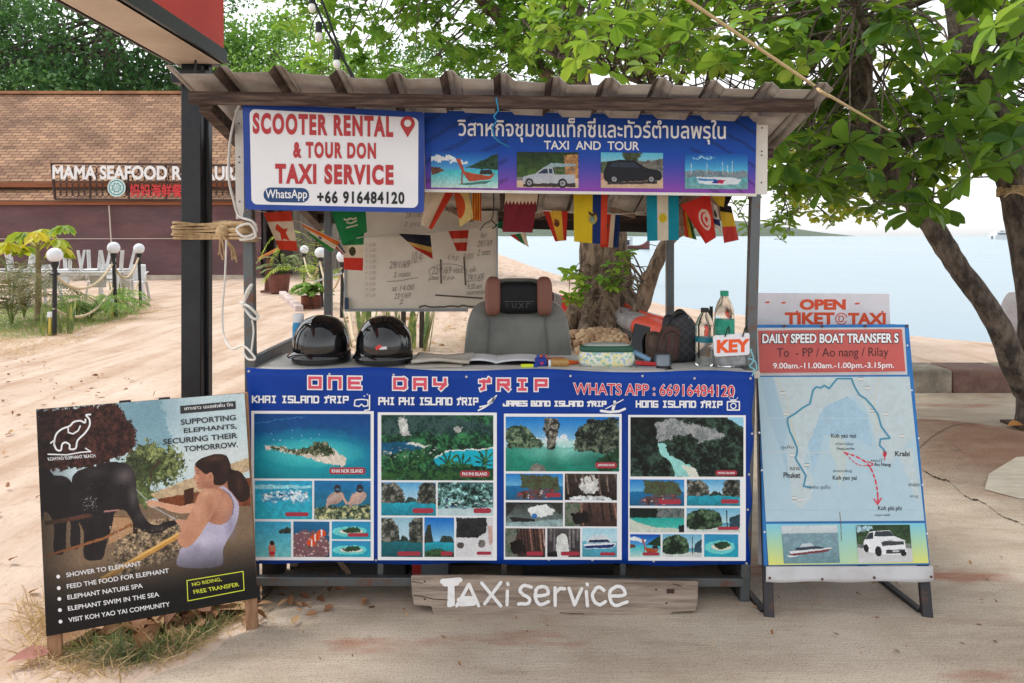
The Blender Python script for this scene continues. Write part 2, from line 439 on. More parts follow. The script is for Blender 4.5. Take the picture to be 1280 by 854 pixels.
# ---------------------------------------------------------------- the setting: ground, beach, sea, hills
SHY = [-60, 11, 15.4, 17, 23.5, 45, 86, 200, 600, 3000]
SHX = [60, 15, 10.3, 8.9, 5.4, 2.8, -.9, -12, -60, -420]
SLOPE = [.7, .7, .72, .8, .9, .95, .95, .95, .95, .95]
def ground_h(x, y):
    s = (x - np.interp(y, SHY, SHX)) * np.interp(y, SHY, SLOPE)
    t = np.clip((s + 6.5) / 6.5, 0, 1); t = t * t * (3 - 2 * t)
    h = -0.62 * t - np.clip(s, 0, 400) * .06
    far = np.clip((y - 5) / 10, 0, 1)
    h = h + far * .05 * (np.sin(x * .7 + 1.3 * np.sin(y * .31)) * np.sin(y * .45 + .8)) * (1 - t)
    return h
def make_ground():
    ys = np.concatenate([np.linspace(-12, 1, 8), np.linspace(1.4, 16, 90), np.linspace(16.5, 60, 60), np.geomspace(62, 2500, 30)])
    xs = np.concatenate([-np.geomspace(2500, 25, 24), np.linspace(-24, 24, 150), np.geomspace(25, 2500, 24)])
    X, Y = np.meshgrid(xs, ys); Z = ground_h(X, Y)
    nx = len(xs); vs_ = list(zip(X.ravel(), Y.ravel(), Z.ravel())); fs = [(j * nx + i, j * nx + i + 1, (j + 1) * nx + i + 1, (j + 1) * nx + i) for j in range(len(ys) - 1) for i in range(nx - 1)]
    m = bpy.data.materials.new('sand'); m.use_nodes = True; nt = m.node_tree; N = nt.nodes; L = nt.links; p = N['Principled BSDF']
    tc = N.new('ShaderNodeTexCoord'); vec = tc.outputs['Object']
    def noise(scale, det=6, st=None, dist=0):
        n = N.new('ShaderNodeTexNoise'); n.inputs['Scale'].default_value = scale; n.inputs['Detail'].default_value = det; n.inputs['Distortion'].default_value = dist; v = vec
        if st:
            mp = N.new('ShaderNodeMapping'); mp.inputs['Scale'].default_value = st[0]; mp.inputs['Rotation'].default_value = (0, 0, st[1]); L.new(v, mp.inputs[0]); v = mp.outputs[0]
        L.new(v, n.inputs['Vector']); return n.outputs['Fac']
    def ramp(src, stops):
        r = N.new('ShaderNodeValToRGB'); e = r.color_ramp.elements
        while len(e) < len(stops): e.new(.5)
        for k, (po, co) in enumerate(stops): e[k].position = po; e[k].color = (*co, 1)
        L.new(src, r.inputs[0]); return r.outputs[0]
    def mix(f, a, b, mode='MIX'):
        x = N.new('ShaderNodeMix'); x.data_type = 'RGBA'; x.blend_type = mode
        for s_, q in ((x.inputs[0], f), (x.inputs[6], a), (x.inputs[7], b)):
            if isinstance(q, float): s_.default_value = q
            else: L.new(q, s_)
        return x.outputs[2]
    base = ramp(noise(1.1, 8), [(.3, lin(190, 166, 147)), (.5, lin(202, 180, 162)), (.72, lin(210, 190, 174))])
    tracks = ramp(noise(1.3, 6, ((3.2, .32, 1), R(10)), .5), [(.36, lin(206, 186, 166)), (.56, (1, 1, 1))])
    base = mix(.5, base, tracks, 'MULTIPLY')
    specks = ramp(noise(60, 3), [(.27, lin(150, 122, 98)), (.36, (1, 1, 1))])
    base = mix(.7, base, specks, 'MULTIPLY')
    lit = ramp(noise(9, 7), [(.3, lin(172, 140, 110)), (.42, (1, 1, 1))])
    base = mix(.3, base, lit, 'MULTIPLY')
    L.new(base, p.inputs['Base Color']); p.inputs['Roughness'].default_value = .95; p.inputs['Specular IOR Level'].default_value = .15
    b1 = N.new('ShaderNodeBump'); b1.inputs['Strength'].default_value = .45; b1.inputs['Distance'].default_value = .05; L.new(noise(7, 8), b1.inputs['Height'])
    b2 = N.new('ShaderNodeBump'); b2.inputs['Strength'].default_value = .35; b2.inputs['Distance'].default_value = .05; L.new(noise(1.5, 6, ((4.0, .4, 1), R(10)), .5), b2.inputs['Height']); L.new(b1.outputs[0], b2.inputs['Normal'])
    L.new(b2.outputs[0], p.inputs['Normal'])
    me = bpy.data.meshes.new('ground'); me.from_pydata(vs_, [], fs); me.materials.append(m); me.polygons.foreach_set('use_smooth', [True] * len(fs))
    o = bpy.data.objects.new('ground', me); COL.objects.link(o); tag(o, kind='structure')
make_ground()

wm = M('sea_water', lin(108, 136, 150), .25, col2=lin(126, 152, 164), scale=.02, bump=.3, bscale=1.1, spec=.1, stretch=(1, .55, 1))
mb = MB(); mb.add([(-2500, 2, -.6), (2500, 2, -.6), (2500, 2500, -.6), (-2500, 2500, -.6)], [(0, 1, 2, 3)]); sea = mb.build('sea', wm, origin=(0, 0, -.6)); tag(sea, kind='structure')

def hills():
    mb = MB(); r = np.random.default_rng(5); n = 90; rows = []
    fb = FB[0][40]
    for k, (yy, hh) in enumerate([(1500, 0), (1560, .55), (1640, .9), (1760, 1.0), (2000, .4), (2200, 0)]):
        row = []
        for i in range(n):
            x = -900 + i * (1610 / (n - 1)); e = min(1, max(0, (705 - x) / 230)) ** .8
            row.append((x, yy, -2 + hh * e * (26 + 22 * fb[(i * 5) % 512] + 7 * FB[1][k * 31 + 3][(i * 9) % 512])))
        rows.append(row)
    mb.loft(rows, closed=False, caps=False)
    o = mb.build('hills', M('forest_hill', (.045, .075, .03), .9, col2=(.07, .10, .045), scale=.03, bump=.6, bscale=.08), smooth=80, origin=(0, 1500, 0)); tag(o, kind='structure')
hills()

# concrete apron in front of the stall: a sheet with a gentle hump by the tree
def make_pavement():
    m = bpy.data.materials.new('concrete'); m.use_nodes = True; nt = m.node_tree; N = nt.nodes; L = nt.links; p = N['Principled BSDF']
    tc = N.new('ShaderNodeTexCoord')
    def noise(sc, st=(1, 1, 1), det=7, rot=0):
        mp = N.new('ShaderNodeMapping'); mp.inputs['Scale'].default_value = st; mp.inputs['Rotation'].default_value = (0, 0, rot); L.new(tc.outputs['Object'], mp.inputs[0])
        n = N.new('ShaderNodeTexNoise'); n.inputs['Scale'].default_value = sc; n.inputs['Detail'].default_value = det; n.inputs['Roughness'].default_value = .68; L.new(mp.outputs[0], n.inputs['Vector']); return n.outputs['Fac']
    def ramp(src, stops):
        r = N.new('ShaderNodeValToRGB'); e = r.color_ramp.elements
        while len(e) < len(stops): e.new(.5)
        for k, (po, co) in enumerate(stops): e[k].position = po; e[k].color = (*co, 1)
        L.new(src, r.inputs[0]); return r.outputs[0]
    def mul(a, b, f):
        x = N.new('ShaderNodeMix'); x.data_type = 'RGBA'; x.blend_type = 'MULTIPLY'; x.inputs[0].default_value = f; L.new(a, x.inputs[6]); L.new(b, x.inputs[7]); return x.outputs[2]
    base = ramp(noise(1.4), [(.3, lin(172, 156, 139)), (.5, lin(188, 173, 156)), (.7, lin(200, 186, 169))])
    base = mul(base, ramp(noise(2.4, (.6, 2.2, 1), 8, R(5)), [(.34, lin(200, 188, 174)), (.55, (1, 1, 1))]), .45)     # brushed streaks
    base = mul(base, ramp(noise(42, (.12, 2.4, 1), 3, R(2)), [(.36, lin(205, 196, 184)), (.5, (1, 1, 1))]), .22)
    base = mul(base, ramp(noise(150, det=3), [(.33, lin(150, 138, 122)), (.47, (1, 1, 1))]), .8)
    base = mul(base, ramp(noise(.9, (.6, 1.8, 1), 5), [(.56, (1, 1, 1)), (.66, lin(222, 160, 142))]), .85)               # red paint stains
    base = mul(base, ramp(noise(5, (1, 1, 1), 8), [(.25, lin(135, 118, 100)), (.36, (1, 1, 1))]), .6)
    dv = N.new('ShaderNodeVectorMath'); dv.operation = 'DISTANCE'; dv.inputs[1].default_value = (3.5, 5.25, .1); L.new(tc.outputs['Object'], dv.inputs[0])
    dn = N.new('ShaderNodeMath'); dn.operation = 'MULTIPLY_ADD'; dn.inputs[1].default_value = 1.4; L.new(noise(2.2, (.5, 2, 1), 6), dn.inputs[0]); L.new(dv.outputs['Value'], dn.inputs[2])
    mr = N.new('ShaderNodeMapRange'); mr.inputs[1].default_value = 1.0; mr.inputs[2].default_value = 2.1; L.new(dn.outputs[0], mr.inputs[0]); base = mul(base, ramp(mr.outputs[0], [(.1, lin(200, 164, 146)), (.9, (1, 1, 1))]), .9)
    L.new(base, p.inputs['Base Color']); p.inputs['Roughness'].default_value = .88; p.inputs['Specular IOR Level'].default_value = .25
    b = N.new('ShaderNodeBump'); b.inputs['Strength'].default_value = .4; b.inputs['Distance'].default_value = .012; L.new(noise(40, (.15, 2.4, 1), 4), b.inputs['Height'])
    b2 = N.new('ShaderNodeBump'); b2.inputs['Strength'].default_value = .35; b2.inputs['Distance'].default_value = .006; L.new(noise(190), b2.inputs['Height']); L.new(b.outputs[0], b2.inputs['Normal']); L.new(b2.outputs[0], p.inputs['Normal'])
    edge_y = [-4, 2.0, 2.66, 3.2, 3.4, 4.6, 5.3, 6.4, 7.35]; edge_x = [-1.75, -1.36, -1.22, -1.0, -1.05, -1.0, .4, 1.7, 2.6]
    rows = []
    for y in np.concatenate([np.linspace(-4, 1.5, 5), np.linspace(1.7, 7.44, 110)]):
        x0 = np.interp(y, edge_y, edge_x) + (.05 * math.sin(y * 9) + .03 * math.sin(y * 23)); row = []
        for x in x0 + (9.5 - x0) * np.linspace(0, 1, 130) ** 1.3:
            d = (x - x0); hump = .20 * math.exp(-((x - 3.0) / 1.1) ** 2 - ((y - 5.45) / .6) ** 2) * (1 - .6 * math.exp(-((x - 3.95) / .5) ** 2 - ((y - 6.0) / .4) ** 2))
            cr = 0
            cy = 4.42 - .28 * (x - 2.0) - .05 * math.sin(x * 5) + .02 * math.sin(x * 19)
            if x > 1.6: cr = -.0
            row.append((x, y, float(ground_h(np.array(x), np.array(y)) * (0 if y < 9 else 1)) + .004 + min(.016, d * .05) + hump + cr))
        rows.append(row)
    mb = MB(); mb.loft(rows, closed=False, caps=False)
    o = mb.build('pavement', m, smooth=60, origin=(0, 0, 0)); tag(o, kind='structure')
    return lambda x, y: .02 + .20 * math.exp(-((x - 3.0) / 1.1) ** 2 - ((y - 5.45) / .6) ** 2) * (1 - .6 * math.exp(-((x - 3.95) / .5) ** 2 - ((y - 6.0) / .4) ** 2))
pave_h = make_pavement()

# crack in the concrete: a thin ragged strip of dark dirt lying in the joint
mb = MB(); rows = []
for i in range(60):
    t = i / 59; px = 1152 + 150 * t; py = 602 + 75 * t ** 1.15 + 2.2 * math.sin(t * 21) + random.uniform(-.8, .8)
    d = CZ * F / (py - HY); p = at(px, py, d); w = .013 * (1 - .3 * t) * random.uniform(.6, 1.3)
    rows.append([(p.x - .2 * w, p.y - w, pave_h(p.x, p.y - w) + .004), (p.x + .2 * w, p.y + w, pave_h(p.x, p.y + w) + .004)])
mb.loft(rows, closed=False, caps=False)
tag(mb.build('pavement_crack', M('crack_dirt', lin(70, 55, 42), .95), origin=(2, 4, .02)), kind='structure')
for pts in ([(2.75, 5.35), (3.0, 5.62), (3.3, 5.78), (3.75, 5.86), (4.1, 5.9)], [(2.45, 4.85), (2.85, 5.2), (3.3, 5.5), (3.7, 5.62), (4.0, 5.7)]):
    rows = []
    for p in smoothpath([(x, y, 0) for x, y in pts], 10): rows.append([(p.x - .003, p.y - .006, pave_h(p.x, p.y - .006) + .004), (p.x + .003, p.y + .006, pave_h(p.x, p.y + .006) + .004)])
    mb = MB(); mb.loft(rows, closed=False, caps=False); tag(mb.build('pavement_seam', M('seam_dirt', lin(104, 88, 72), .95), origin=(3, 5.5, .1)), kind='structure')
mb = MB(); rows = [[(x0 + t * (x1 - x0), y, pave_h(x0 + t * (x1 - x0), y) + .004) for t in np.linspace(0, 1, 12)] for y, x0, x1 in ((4.42, 2.92, 3.3), (4.55, 2.8, 4.2), (4.75, 2.95, 4.4), (4.95, 3.25, 4.5), (5.05, 3.6, 4.5))]
mb.loft(rows, closed=False, caps=False); tag(mb.build('pavement_patch', M('pale_concrete', lin(198, 186, 170), .9, col2=lin(178, 166, 148), scale=9, stretch=(.5, 3, 1), bump=.3, bscale=60), origin=(3, 4.7, .05)), kind='structure')
# soil pit at the foot of the tree
pit = [V(3.55, 5.82, .03), V(4.5, 5.75, .03), V(4.6, 6.35, .03), V(3.6, 6.4, .03)]
mb = MB(); mb.box((4.16, 5.93, .085), (.62, .26, .02))
tag(mb.build('soil_pit', M('dark_soil', lin(52, 40, 30), .95, col2=lin(80, 62, 46), scale=20, bump=.8, bscale=40)), kind='structure')
# kerb
km = M('kerb_concrete', lin(120, 112, 100), .9, col2=lin(166, 156, 140), scale=5, bump=.5, bscale=30)
kr = M('kerb_red', lin(112, 82, 76), .9, col2=lin(130, 104, 94), scale=9, bump=.5, bscale=30)
mb = MB()
for (a, b, mi) in [(2.55, 4.3, 0), (4.303, 4.88, 1), (4.883, 7.5, 0), (7.503, 8.4, 1), (8.403, 10.6, 0)]:
    mb.box(((a + b) / 2, 7.72, .085), (b - a, .46, .3), m=mi)
k = mb.build('kerb', [km, kr], bevel=.025); tag(k, kind='structure')

# ---------------------------------------------------------------- restaurant across the sand
def restaurant():
    Y0 = 28.0
    o = thing('restaurant', (-18, Y0, 0), 'long low restaurant with brown shingle roof and plum tarpaulin walls across the sand', 'building')
    sh = bpy.data.materials.new('shingle'); sh.use_nodes = True; nt = sh.node_tree; N = nt.nodes; L = nt.links; p = N['Principled BSDF']
    tc = N.new('ShaderNodeTexCoord'); br = N.new('ShaderNodeTexBrick'); mp = N.new('ShaderNodeMapping'); mp.inputs['Scale'].default_value = (1, 1, 1)
    L.new(tc.outputs['UV'], mp.inputs[0]); L.new(mp.outputs[0], br.inputs['Vector'])
    br.inputs['Color1'].default_value = (*lin(176, 138, 106), 1); br.inputs['Color2'].default_value = (*lin(138, 102, 78), 1); br.inputs['Mortar'].default_value = (*lin(92, 60, 44), 1)
    br.inputs['Scale'].default_value = 1; br.inputs['Brick Width'].default_value = .42; br.inputs['Row Height'].default_value = .21; br.inputs['Mortar Size'].default_value = .022; br.inputs['Mortar Smooth'].default_value = .3; br.inputs['Bias'].default_value = -.1
    nz = N.new('ShaderNodeTexNoise'); nz.inputs['Scale'].default_value = .55; nz.inputs['Detail'].default_value = 7; L.new(tc.outputs['UV'], nz.inputs['Vector'])
    rp = N.new('ShaderNodeValToRGB'); rp.color_ramp.elements[0].position = .35; rp.color_ramp.elements[0].color = (*lin(176, 170, 166), 1); rp.color_ramp.elements[1].position = .6; rp.color_ramp.elements[1].color = (1, 1, 1, 1); L.new(nz.outputs['Fac'], rp.inputs[0])
    mx = N.new('ShaderNodeMix'); mx.data_type = 'RGBA'; mx.blend_type = 'MULTIPLY'; mx.inputs[0].default_value = .8; L.new(br.outputs['Color'], mx.inputs[6]); L.new(rp.outputs[0], mx.inputs[7]); L.new(mx.outputs[2], p.inputs['Base Color'])
    bp = N.new('ShaderNodeBump'); bp.inputs['Strength'].default_value = .6; bp.inputs['Distance'].default_value = .05; bp.invert = True; L.new(br.outputs['Fac'], bp.inputs['Height']); L.new(bp.outputs[0], p.inputs['Normal']); p.inputs['Roughness'].default_value = .9
    XL, XR = -34.0, -8.3
    def slope(y0, z0, y1, z1, xl, xr, name, th=.12):
        L_ = math.hypot(y1 - y0, z1 - z0); mb = MB()
        mb.add([(xl, y0, z0), (xr, y0, z0), (xr, y1, z1), (xl, y1, z1)], [(0, 1, 2, 3)], uv=[(xl, 0), (xr, 0), (xr, L_), (xl, L_)])
        mb.add([(xl, y0, z0 - th), (xr, y0, z0 - th), (xr, y1, z1 - th), (xl, y1, z1 - th)], [(3, 2, 1, 0)])
        mb.add([(xl, y0, z0), (xr, y0, z0), (xr, y0, z0 - th), (xl, y0, z0 - th)], [(3, 2, 1, 0)])
        mb.add([(xr, y0, z0), (xr, y1, z1), (xr, y1, z1 - th), (xr, y0, z0 - th)], [(3, 2, 1, 0)])
        return mb.build(name, sh, o, smooth=0)
    rf = slope(Y0 - .1, 3.5, 33.5, 7.72, XL, XR, 'roof')
    mb = MB(); mb.add([(XL, 33.55, 7.7), (XR, 33.55, 7.7), (XR, 39, 3.5), (XL, 39, 3.5)], [(0, 1, 2, 3)]); mb.build('rear_roof', sh, o, smooth=0)
    mb = MB(); mb.bar((XL, 33.5, 7.75), (XR, 33.5, 7.75), .35, .12); mb.build('ridge_cap', M('ridge_brown', lin(150, 106, 76), .9, col2=lin(178, 130, 96), scale=2), rf)
    slope(Y0 - .75, 2.78, Y0 + .2, 3.34, XL, XR - .2, 'porch_roof', .08)
    wood = M('fascia_wood', lin(150, 88, 52), .7, col2=lin(118, 68, 42), scale=2, stretch=(.2, 3, 3))
    mb = MB(); mb.bar((XL, Y0 - .16, 3.37), (XR, Y0 - .16, 3.37), .06, .17); mb.bar((XL, Y0 - .82, 2.68), (XR - .2, Y0 - .82, 2.68), .06, .12); mb.build('fascia', wood, o)
    # tarpaulin wall with slack wrinkles
    tm = M('plum_tarpaulin', lin(84, 54, 58), .5, col2=lin(106, 72, 74), scale=1.3, bump=.35, bscale=2.2, stretch=(.6, 1, 1.6))
    rows = []
    for j in range(15):
        z = .08 + j / 14 * 2.58; rows.append([(x, Y0 - .62 + .05 * math.sin(x * 1.1 + z * 1.7) * math.sin(z * 2.4) + .03 * FB[0][(j * 23) % 512][int((x + 40) * 37) % 512], z) for x in np.linspace(XL, -8.95, 130)])
    mb = MB(); mb.loft(rows, closed=False, caps=False); tw = mb.build('tarpaulin', tm, o, smooth=60)
    mb = MB(); mb.tube([(-14.3, Y0 - .75, 2.6), (-14.15, Y0 - .75, .2)], .022, 6); mb.tube([(-14.2, Y0 - .74, 1.42), (XL, Y0 - .74, 1.40)], .014, 5); mb.tube([(-14.2, Y0 - .74, 1.42), (-8.9, Y0 - .74, 1.44)], .014, 5); mb.build('tie_line', M('pale_cord', lin(205, 190, 180), .8), tw)
    mb = MB(); mb.box(((XL - 9.2) / 2, Y0 - .45, .03), (-XL - 9.2, .7, .2)); mb.build('plinth', M('plinth_concrete', lin(170, 158, 142), .9, col2=lin(196, 182, 164), scale=3), o)
    wd = M('grey_planks', lin(110, 102, 94), .85, col2=lin(156, 146, 134), scale=3, stretch=(6, 1, .3), bump=.4, bscale=10)
    mb = MB(); mb.box((-6.9, Y0 + 2.0, 1.45), (3.3, .1, 2.9)); mb.build('plank_wall', wd, o)
    mb = MB(); mb.box((-8.5, Y0 - .3, 1.35), (.14, .14, 2.6)); mb.box((-8.85, Y0 - .5, 1.35), (.1, .1, 2.6)); mb.build('doorway_post', M('dark_door', lin(36, 30, 30), .6), o)
    mb = MB(); mb.box(((XL - 8.6) / 2, 38.4, 1.6), (-XL - 8.6, .1, 3.2)); mb.box((-8.65, 33.6, 1.7), (.1, 9.4, 3.3)); mb.build('wall', M('dark_wall', lin(74, 62, 56), .9), o)
restaurant()

def restaurant_sign():
    d = 27.0; B = Board(at(65, 205, d), at(330, 207, d), at(68, 250, d))
    o = thing('restaurant_sign', B.on(190, 250), 'dark lattice signboard with raised white capitals on the brown roof edge', 'sign')
    dm = M('lattice_brown', lin(62, 40, 34), .6)
    mb = MB()
    q = [(64.5, 204.5), (336, 207), (336, 250.5), (69, 249)]
    for i in range(4):
        a, b = q[i], q[(i + 1) % 4]; mb.bar(B.on(*a), B.on(*b), .06, .07, up=(0, 1, 0))
    for x in (112, 160, 207, 252, 296): mb.bar(B.on(x, 205.5), B.on(x + 1, 250), .05, .05, up=(0, 1, 0))
    mb.build('frame', dm, o)
    mb = MB(); ls = []
    for x in np.arange(72, 334, 7.5):
        for y in (213, 222.5, 232, 241.5): ls.append([(x + 4.6 * math.cos(a), y + 4.6 * math.sin(a)) for a in np.linspace(0, 6.283, 11)])
    for ln in ls: mb.tube([B.on(a, b, .0) for a, b in ln], .017, 4)
    mb.build('lattice', dm, o, smooth=0)
    mb = MB(); wl = M('sign_white', lin(226, 226, 228), .5)
    letter(mb, B, 'MAMA SEAFOOD RESTAURANT', (68, 207, 333, 224.5), .12, .035, dy=1.5); mb.build('lettering', wl, o, smooth=0)
    mb = MB(); letter(mb, B, '妈妈海鲜餐厅', (164, 230, 242, 247), .1, .02, dy=.5); mb.build('lettering', M('sign_red', lin(196, 44, 48), .5), o, smooth=0)
    mb = MB(); mb.add([B.on(148 + 11.3 * math.cos(a), 235 + 11.3 * math.sin(a), .13) for a in np.linspace(0, 6.283, 25)[:-1]], [tuple(range(24))], 0)
    strokes(mb, B, [[(148 + 9 * math.cos(a), 235 + 9 * math.sin(a)) for a in np.linspace(0, 6.283, 19)]], 1.3, .14, 1)
    strokes(mb, B, [[(148 + (6.2 if k % 2 else 4.2) * math.cos(k * math.pi / 8), 235 + (6.2 if k % 2 else 4.2) * math.sin(k * math.pi / 8)) for k in range(17)]], 1.0, .14, 1)
    letter(mb, B, 'حلال', (144.5, 232.5, 151.5, 237.5), .145, .01, 1)
    mb.build('badge', [M('badge_white', lin(206, 222, 222), .5), M('badge_teal', lin(52, 140, 142), .5)], o, smooth=0)
restaurant_sign()
# ---------------------------------------------------------------- printed photographs
def W(p, c0=(60, 140, 200), c1=(190, 220, 235), y=1.0): return p.grad(c0, c1, 0, y)
def ph_island(p):
    p.grad((10, 70, 140), (10, 130, 160), 0, 1, .15); p.line([(0, .14), (.45, .04)], .01, (60, 130, 180))
    p.glow(.2, 1, .9, .7, (16, 130, 140), .8); p.glow(.47, .62, .62, .42, (30, 180, 190), 1.0, .7); p.glow(.5, .6, .46, .24, (90, 205, 205), .9, .6); p.put(p.Y > .55, (20, 110, 130), 0, 1) if 0 else None
    p.poly([(.08, .48), (.4, .55), (.65, .5), (.8, .7), (.76, .8), (.6, .76), (.4, .64), (.12, .55)], (225, 215, 200), .15, .05)
    p.poly([(.12, .5), (.4, .55), (.52, .44), (.62, .45), (.7, .62), (.6, .66), (.4, .62), (.15, .54)], (40, 62, 40), .5, .07, 2, (120, 120, 95)); p.dots(14, .1, .25, .75, .5, .006, [(240, 240, 240)])
def ph_bay(p):
    p.put(p.X >= 0, (16, 52, 40), .6, 1, (46, 104, 66)); p.poly([(0, 0), (.6, 0), (.95, .12), (1, 0), (1, .26), (0, .3)], (74, 112, 108), .6, .12, 2, (20, 46, 44))
    p.poly([(.16, .04), (.22, .02), (.26, .3), (.2, .34), (.15, .2)], (190, 195, 190), .4, .05, 2); p.ell(.68, .2, .04, .04, (180, 185, 180), .3, .04)
    p.poly([(0, .42), (.25, .41), (.42, .47), (.3, .54), (0, .6)], (14, 90, 125), .3, .03); p.poly([(.25, .41), (.44, .47), (.38, .49), (.22, .44)], (215, 222, 215), .1)
    p.poly([(1, .5), (.6, .55), (.46, .66), (.5, .78), (.72, .74), (1, .82)], (20, 175, 200), .15, .02); p.line([(1, .5), (.6, .55), (.47, .65)], .02, (225, 230, 225))
    p.dots(40, .02, .48, .5, .66, .012, [(190, 200, 195), (120, 140, 130), (60, 85, 70)])
    for cx, cy in ((.25, .75), (.36, .7), (.6, .76), (.72, .8), (.92, .72), (.12, .85)):
        for a in range(9): p.line([(cx, cy), (cx + .09 * math.cos(a * .7), cy - .05 + .16 * math.sin(a * .7))], .018, random.choice([(30, 80, 45), (60, 110, 60), (18, 52, 34)]))
    p.poly([(0, .84), (1, .86), (1, 1), (0, 1)], (70, 130, 70), .7, .1, 2, (12, 40, 26))
def ph_pillar(p):
    p.grad((20, 120, 205), (170, 215, 240), 0, .55); p.ell(.4, .46, .25, .1, (225, 235, 240), .1, .1); p.grad((50, 150, 130), (30, 130, 110), .55, 1, .25)
    p.glow(.55, .62, .5, .25, (150, 216, 206), .9, .8); p.glow(.4, .8, .09, .4, (40, 110, 90), .6); p.glow(.8, .75, .3, .2, (20, 90, 76), .7)
    p.poly([(0, .2), (.12, .12), (.22, .26), (.33, .52), (.3, .57), (0, .57)], (44, 70, 54), .6, .04, 2, (104, 122, 96))
    p.poly([(.34, .04), (.46, .03), (.47, .18), (.45, .4), (.43, .6), (.37, .6), (.36, .42), (.33, .25)], (44, 46, 44), .7, .03, 2, (124, 122, 112))
    p.poly([(.6, .62), (.62, .3), (.72, .05), (1, 0), (1, .75), (.8, .64)], (26, 36, 32), .7, .05, 2, (84, 96, 80)); p.poly([(.8, .78), (1, .55), (1, 1), (.8, 1)], (30, 60, 40), .7, .1, 2)
    p.ell(.28, .95, .07, .09, (120, 120, 112), .5, .04)
def ph_hong(p):
    p.put(p.X >= 0, (14, 24, 24), .6, 1, (48, 70, 58)); p.glow(.1, .2, .5, .6, (10, 16, 18), .5); p.poly([(.86, 0), (1, 0), (1, .18)], (150, 210, 235))
    p.poly([(.22, .1), (.4, .02), (.55, .12), (.7, .15), (.83, .3), (.8, .36), (.55, .42), (.5, .3), (.3, .38), (.24, .4)], (200, 204, 206), .5, .05, 2, (96, 104, 104))
    p.poly([(.35, .42), (.4, .28), (.55, .28), (.6, .42), (.5, .5)], (14, 26, 24), .8, .06, 2, (50, 72, 58))
    p.poly([(.24, .42), (.3, .44), (.34, .62), (.55, .85), (.58, 1), (.4, 1), (.36, .78), (.26, .6)], (150, 215, 210), .1, .02); p.poly([(.45, .8), (.58, .86), (.6, 1), (.52, 1)], (220, 225, 212))
def ph_snorkel(p):
    p.grad((40, 160, 200), (50, 180, 200), 0, 1, .35, 2)
    p.poly([(.1, .3), (.9, .26), (.95, .5), (.7, .56), (.5, .46), (.3, .58), (.12, .5)], (60, 150, 195), .3, .12, 2, (226, 238, 242)); p.dots(8, .15, .3, .9, .42, .03, [(50, 90, 130), (230, 238, 242), (190, 190, 190)])
    p.poly([(0, .1), (1, .12), (1, .2), (0, .2)], (150, 215, 230), .3, .05)
def ph_divers(p):
    p.grad((30, 120, 180), (40, 110, 120), 0, 1, .3); p.poly([(0, .68), (1, .6), (1, 1), (0, 1)], (60, 84, 70), .8, .1, 3, (150, 150, 110))
    for cx, f in ((.38, 1), (.78, -1)):
        p.poly(sm([(cx - .17, .72), (cx - .15, .45), (cx - .06, .3), (cx + .1, .28), (cx + .14, .42), (cx + .04, .58), (cx - .1, .62)]), (176, 150, 140), .3, .03); p.glow(cx - .02, .4, .12, .14, (226, 204, 192), .7); p.ell(cx + .03, .2, .06, .11, (48, 42, 50), .3, .02); p.line([(cx, .22), (cx + .07, .22)], .05, (70, 120, 150)); p.line([(cx + .08, .3), (cx + .2 * f, .6)], .05, (205, 170, 150))
def ph_wade(p):
    p.grad((60, 170, 210), (120, 200, 205), 0, 1, .25, 2); p.poly([(.65, .25), (.9, .15), (1, .2), (1, .32), (.65, .33)], (50, 64, 56), .5, .05)
    p.poly([(.36, .75), (.42, .6), (.52, .6), (.58, .78), (.54, 1), (.4, 1)], (190, 120, 96), .2); p.ell(.47, .6, .06, .07, (60, 40, 30)); p.poly([(.38, .84), (.56, .84), (.54, .93), (.4, .93)], (190, 40, 60))
def ph_coral(p):
    p.grad((30, 110, 160), (40, 70, 90), 0, 1); p.ell(.4, .75, .6, .5, (170, 130, 130), .9, .15, 4, (90, 60, 70)); p.dots(60, 0, .3, 1, 1, .03, [(210, 190, 190), (130, 90, 100), (200, 150, 140)])
    for cx, cy in ((.6, .45), (.78, .32), (.5, .6)): p.ell(cx, cy, .13, .1, (220, 80, 40)); p.line([(cx, cy - .1), (cx, cy + .1)], .035, (240, 240, 240))
def ph_isle2(p):
    p.grad((50, 150, 200), (30, 170, 190), 0, 1, .2); p.ell(.45, .55, .45, .3, (110, 215, 215), .1, .08); p.ell(.5, .55, .3, .15, (230, 225, 210)); p.ell(.52, .46, .24, .17, (46, 74, 52), .5, .1, 2)
def ph_cliffs(p, sk=(90, 170, 220), se=(40, 165, 190)):
    p.grad(sk, (200, 228, 240), 0, .62); p.grad(se, tuple(int(x * .8) for x in se), .58, 1, .35, 2)
    p.poly([(0, .02), (.25, 0), (.4, .25), (.44, .6), (0, .62)], (60, 66, 60), .7, .06, 2, (112, 112, 104)); p.poly([(.66, .62), (.68, .12), (.8, 0), (1, 0), (1, .64)], (46, 52, 48), .7, .06, 2, (90, 92, 84)); p.poly([(.42, .6), (.5, .42), (.62, .5), (.66, .6)], (50, 70, 62), .5, .05)
def ph_beachtrees(p):
    p.grad((60, 110, 120), (150, 190, 190), 0, 1); p.poly([(0, 0), (1, 0), (1, .7), (0, .75)], (34, 70, 62), .9, .2, 3, (120, 160, 160)); p.poly([(0, .8), (1, .74), (1, 1), (0, 1)], (190, 215, 220), .1); p.dots(20, .1, .5, 1, .78, .03, [(60, 90, 130), (200, 210, 215), (40, 50, 60)])
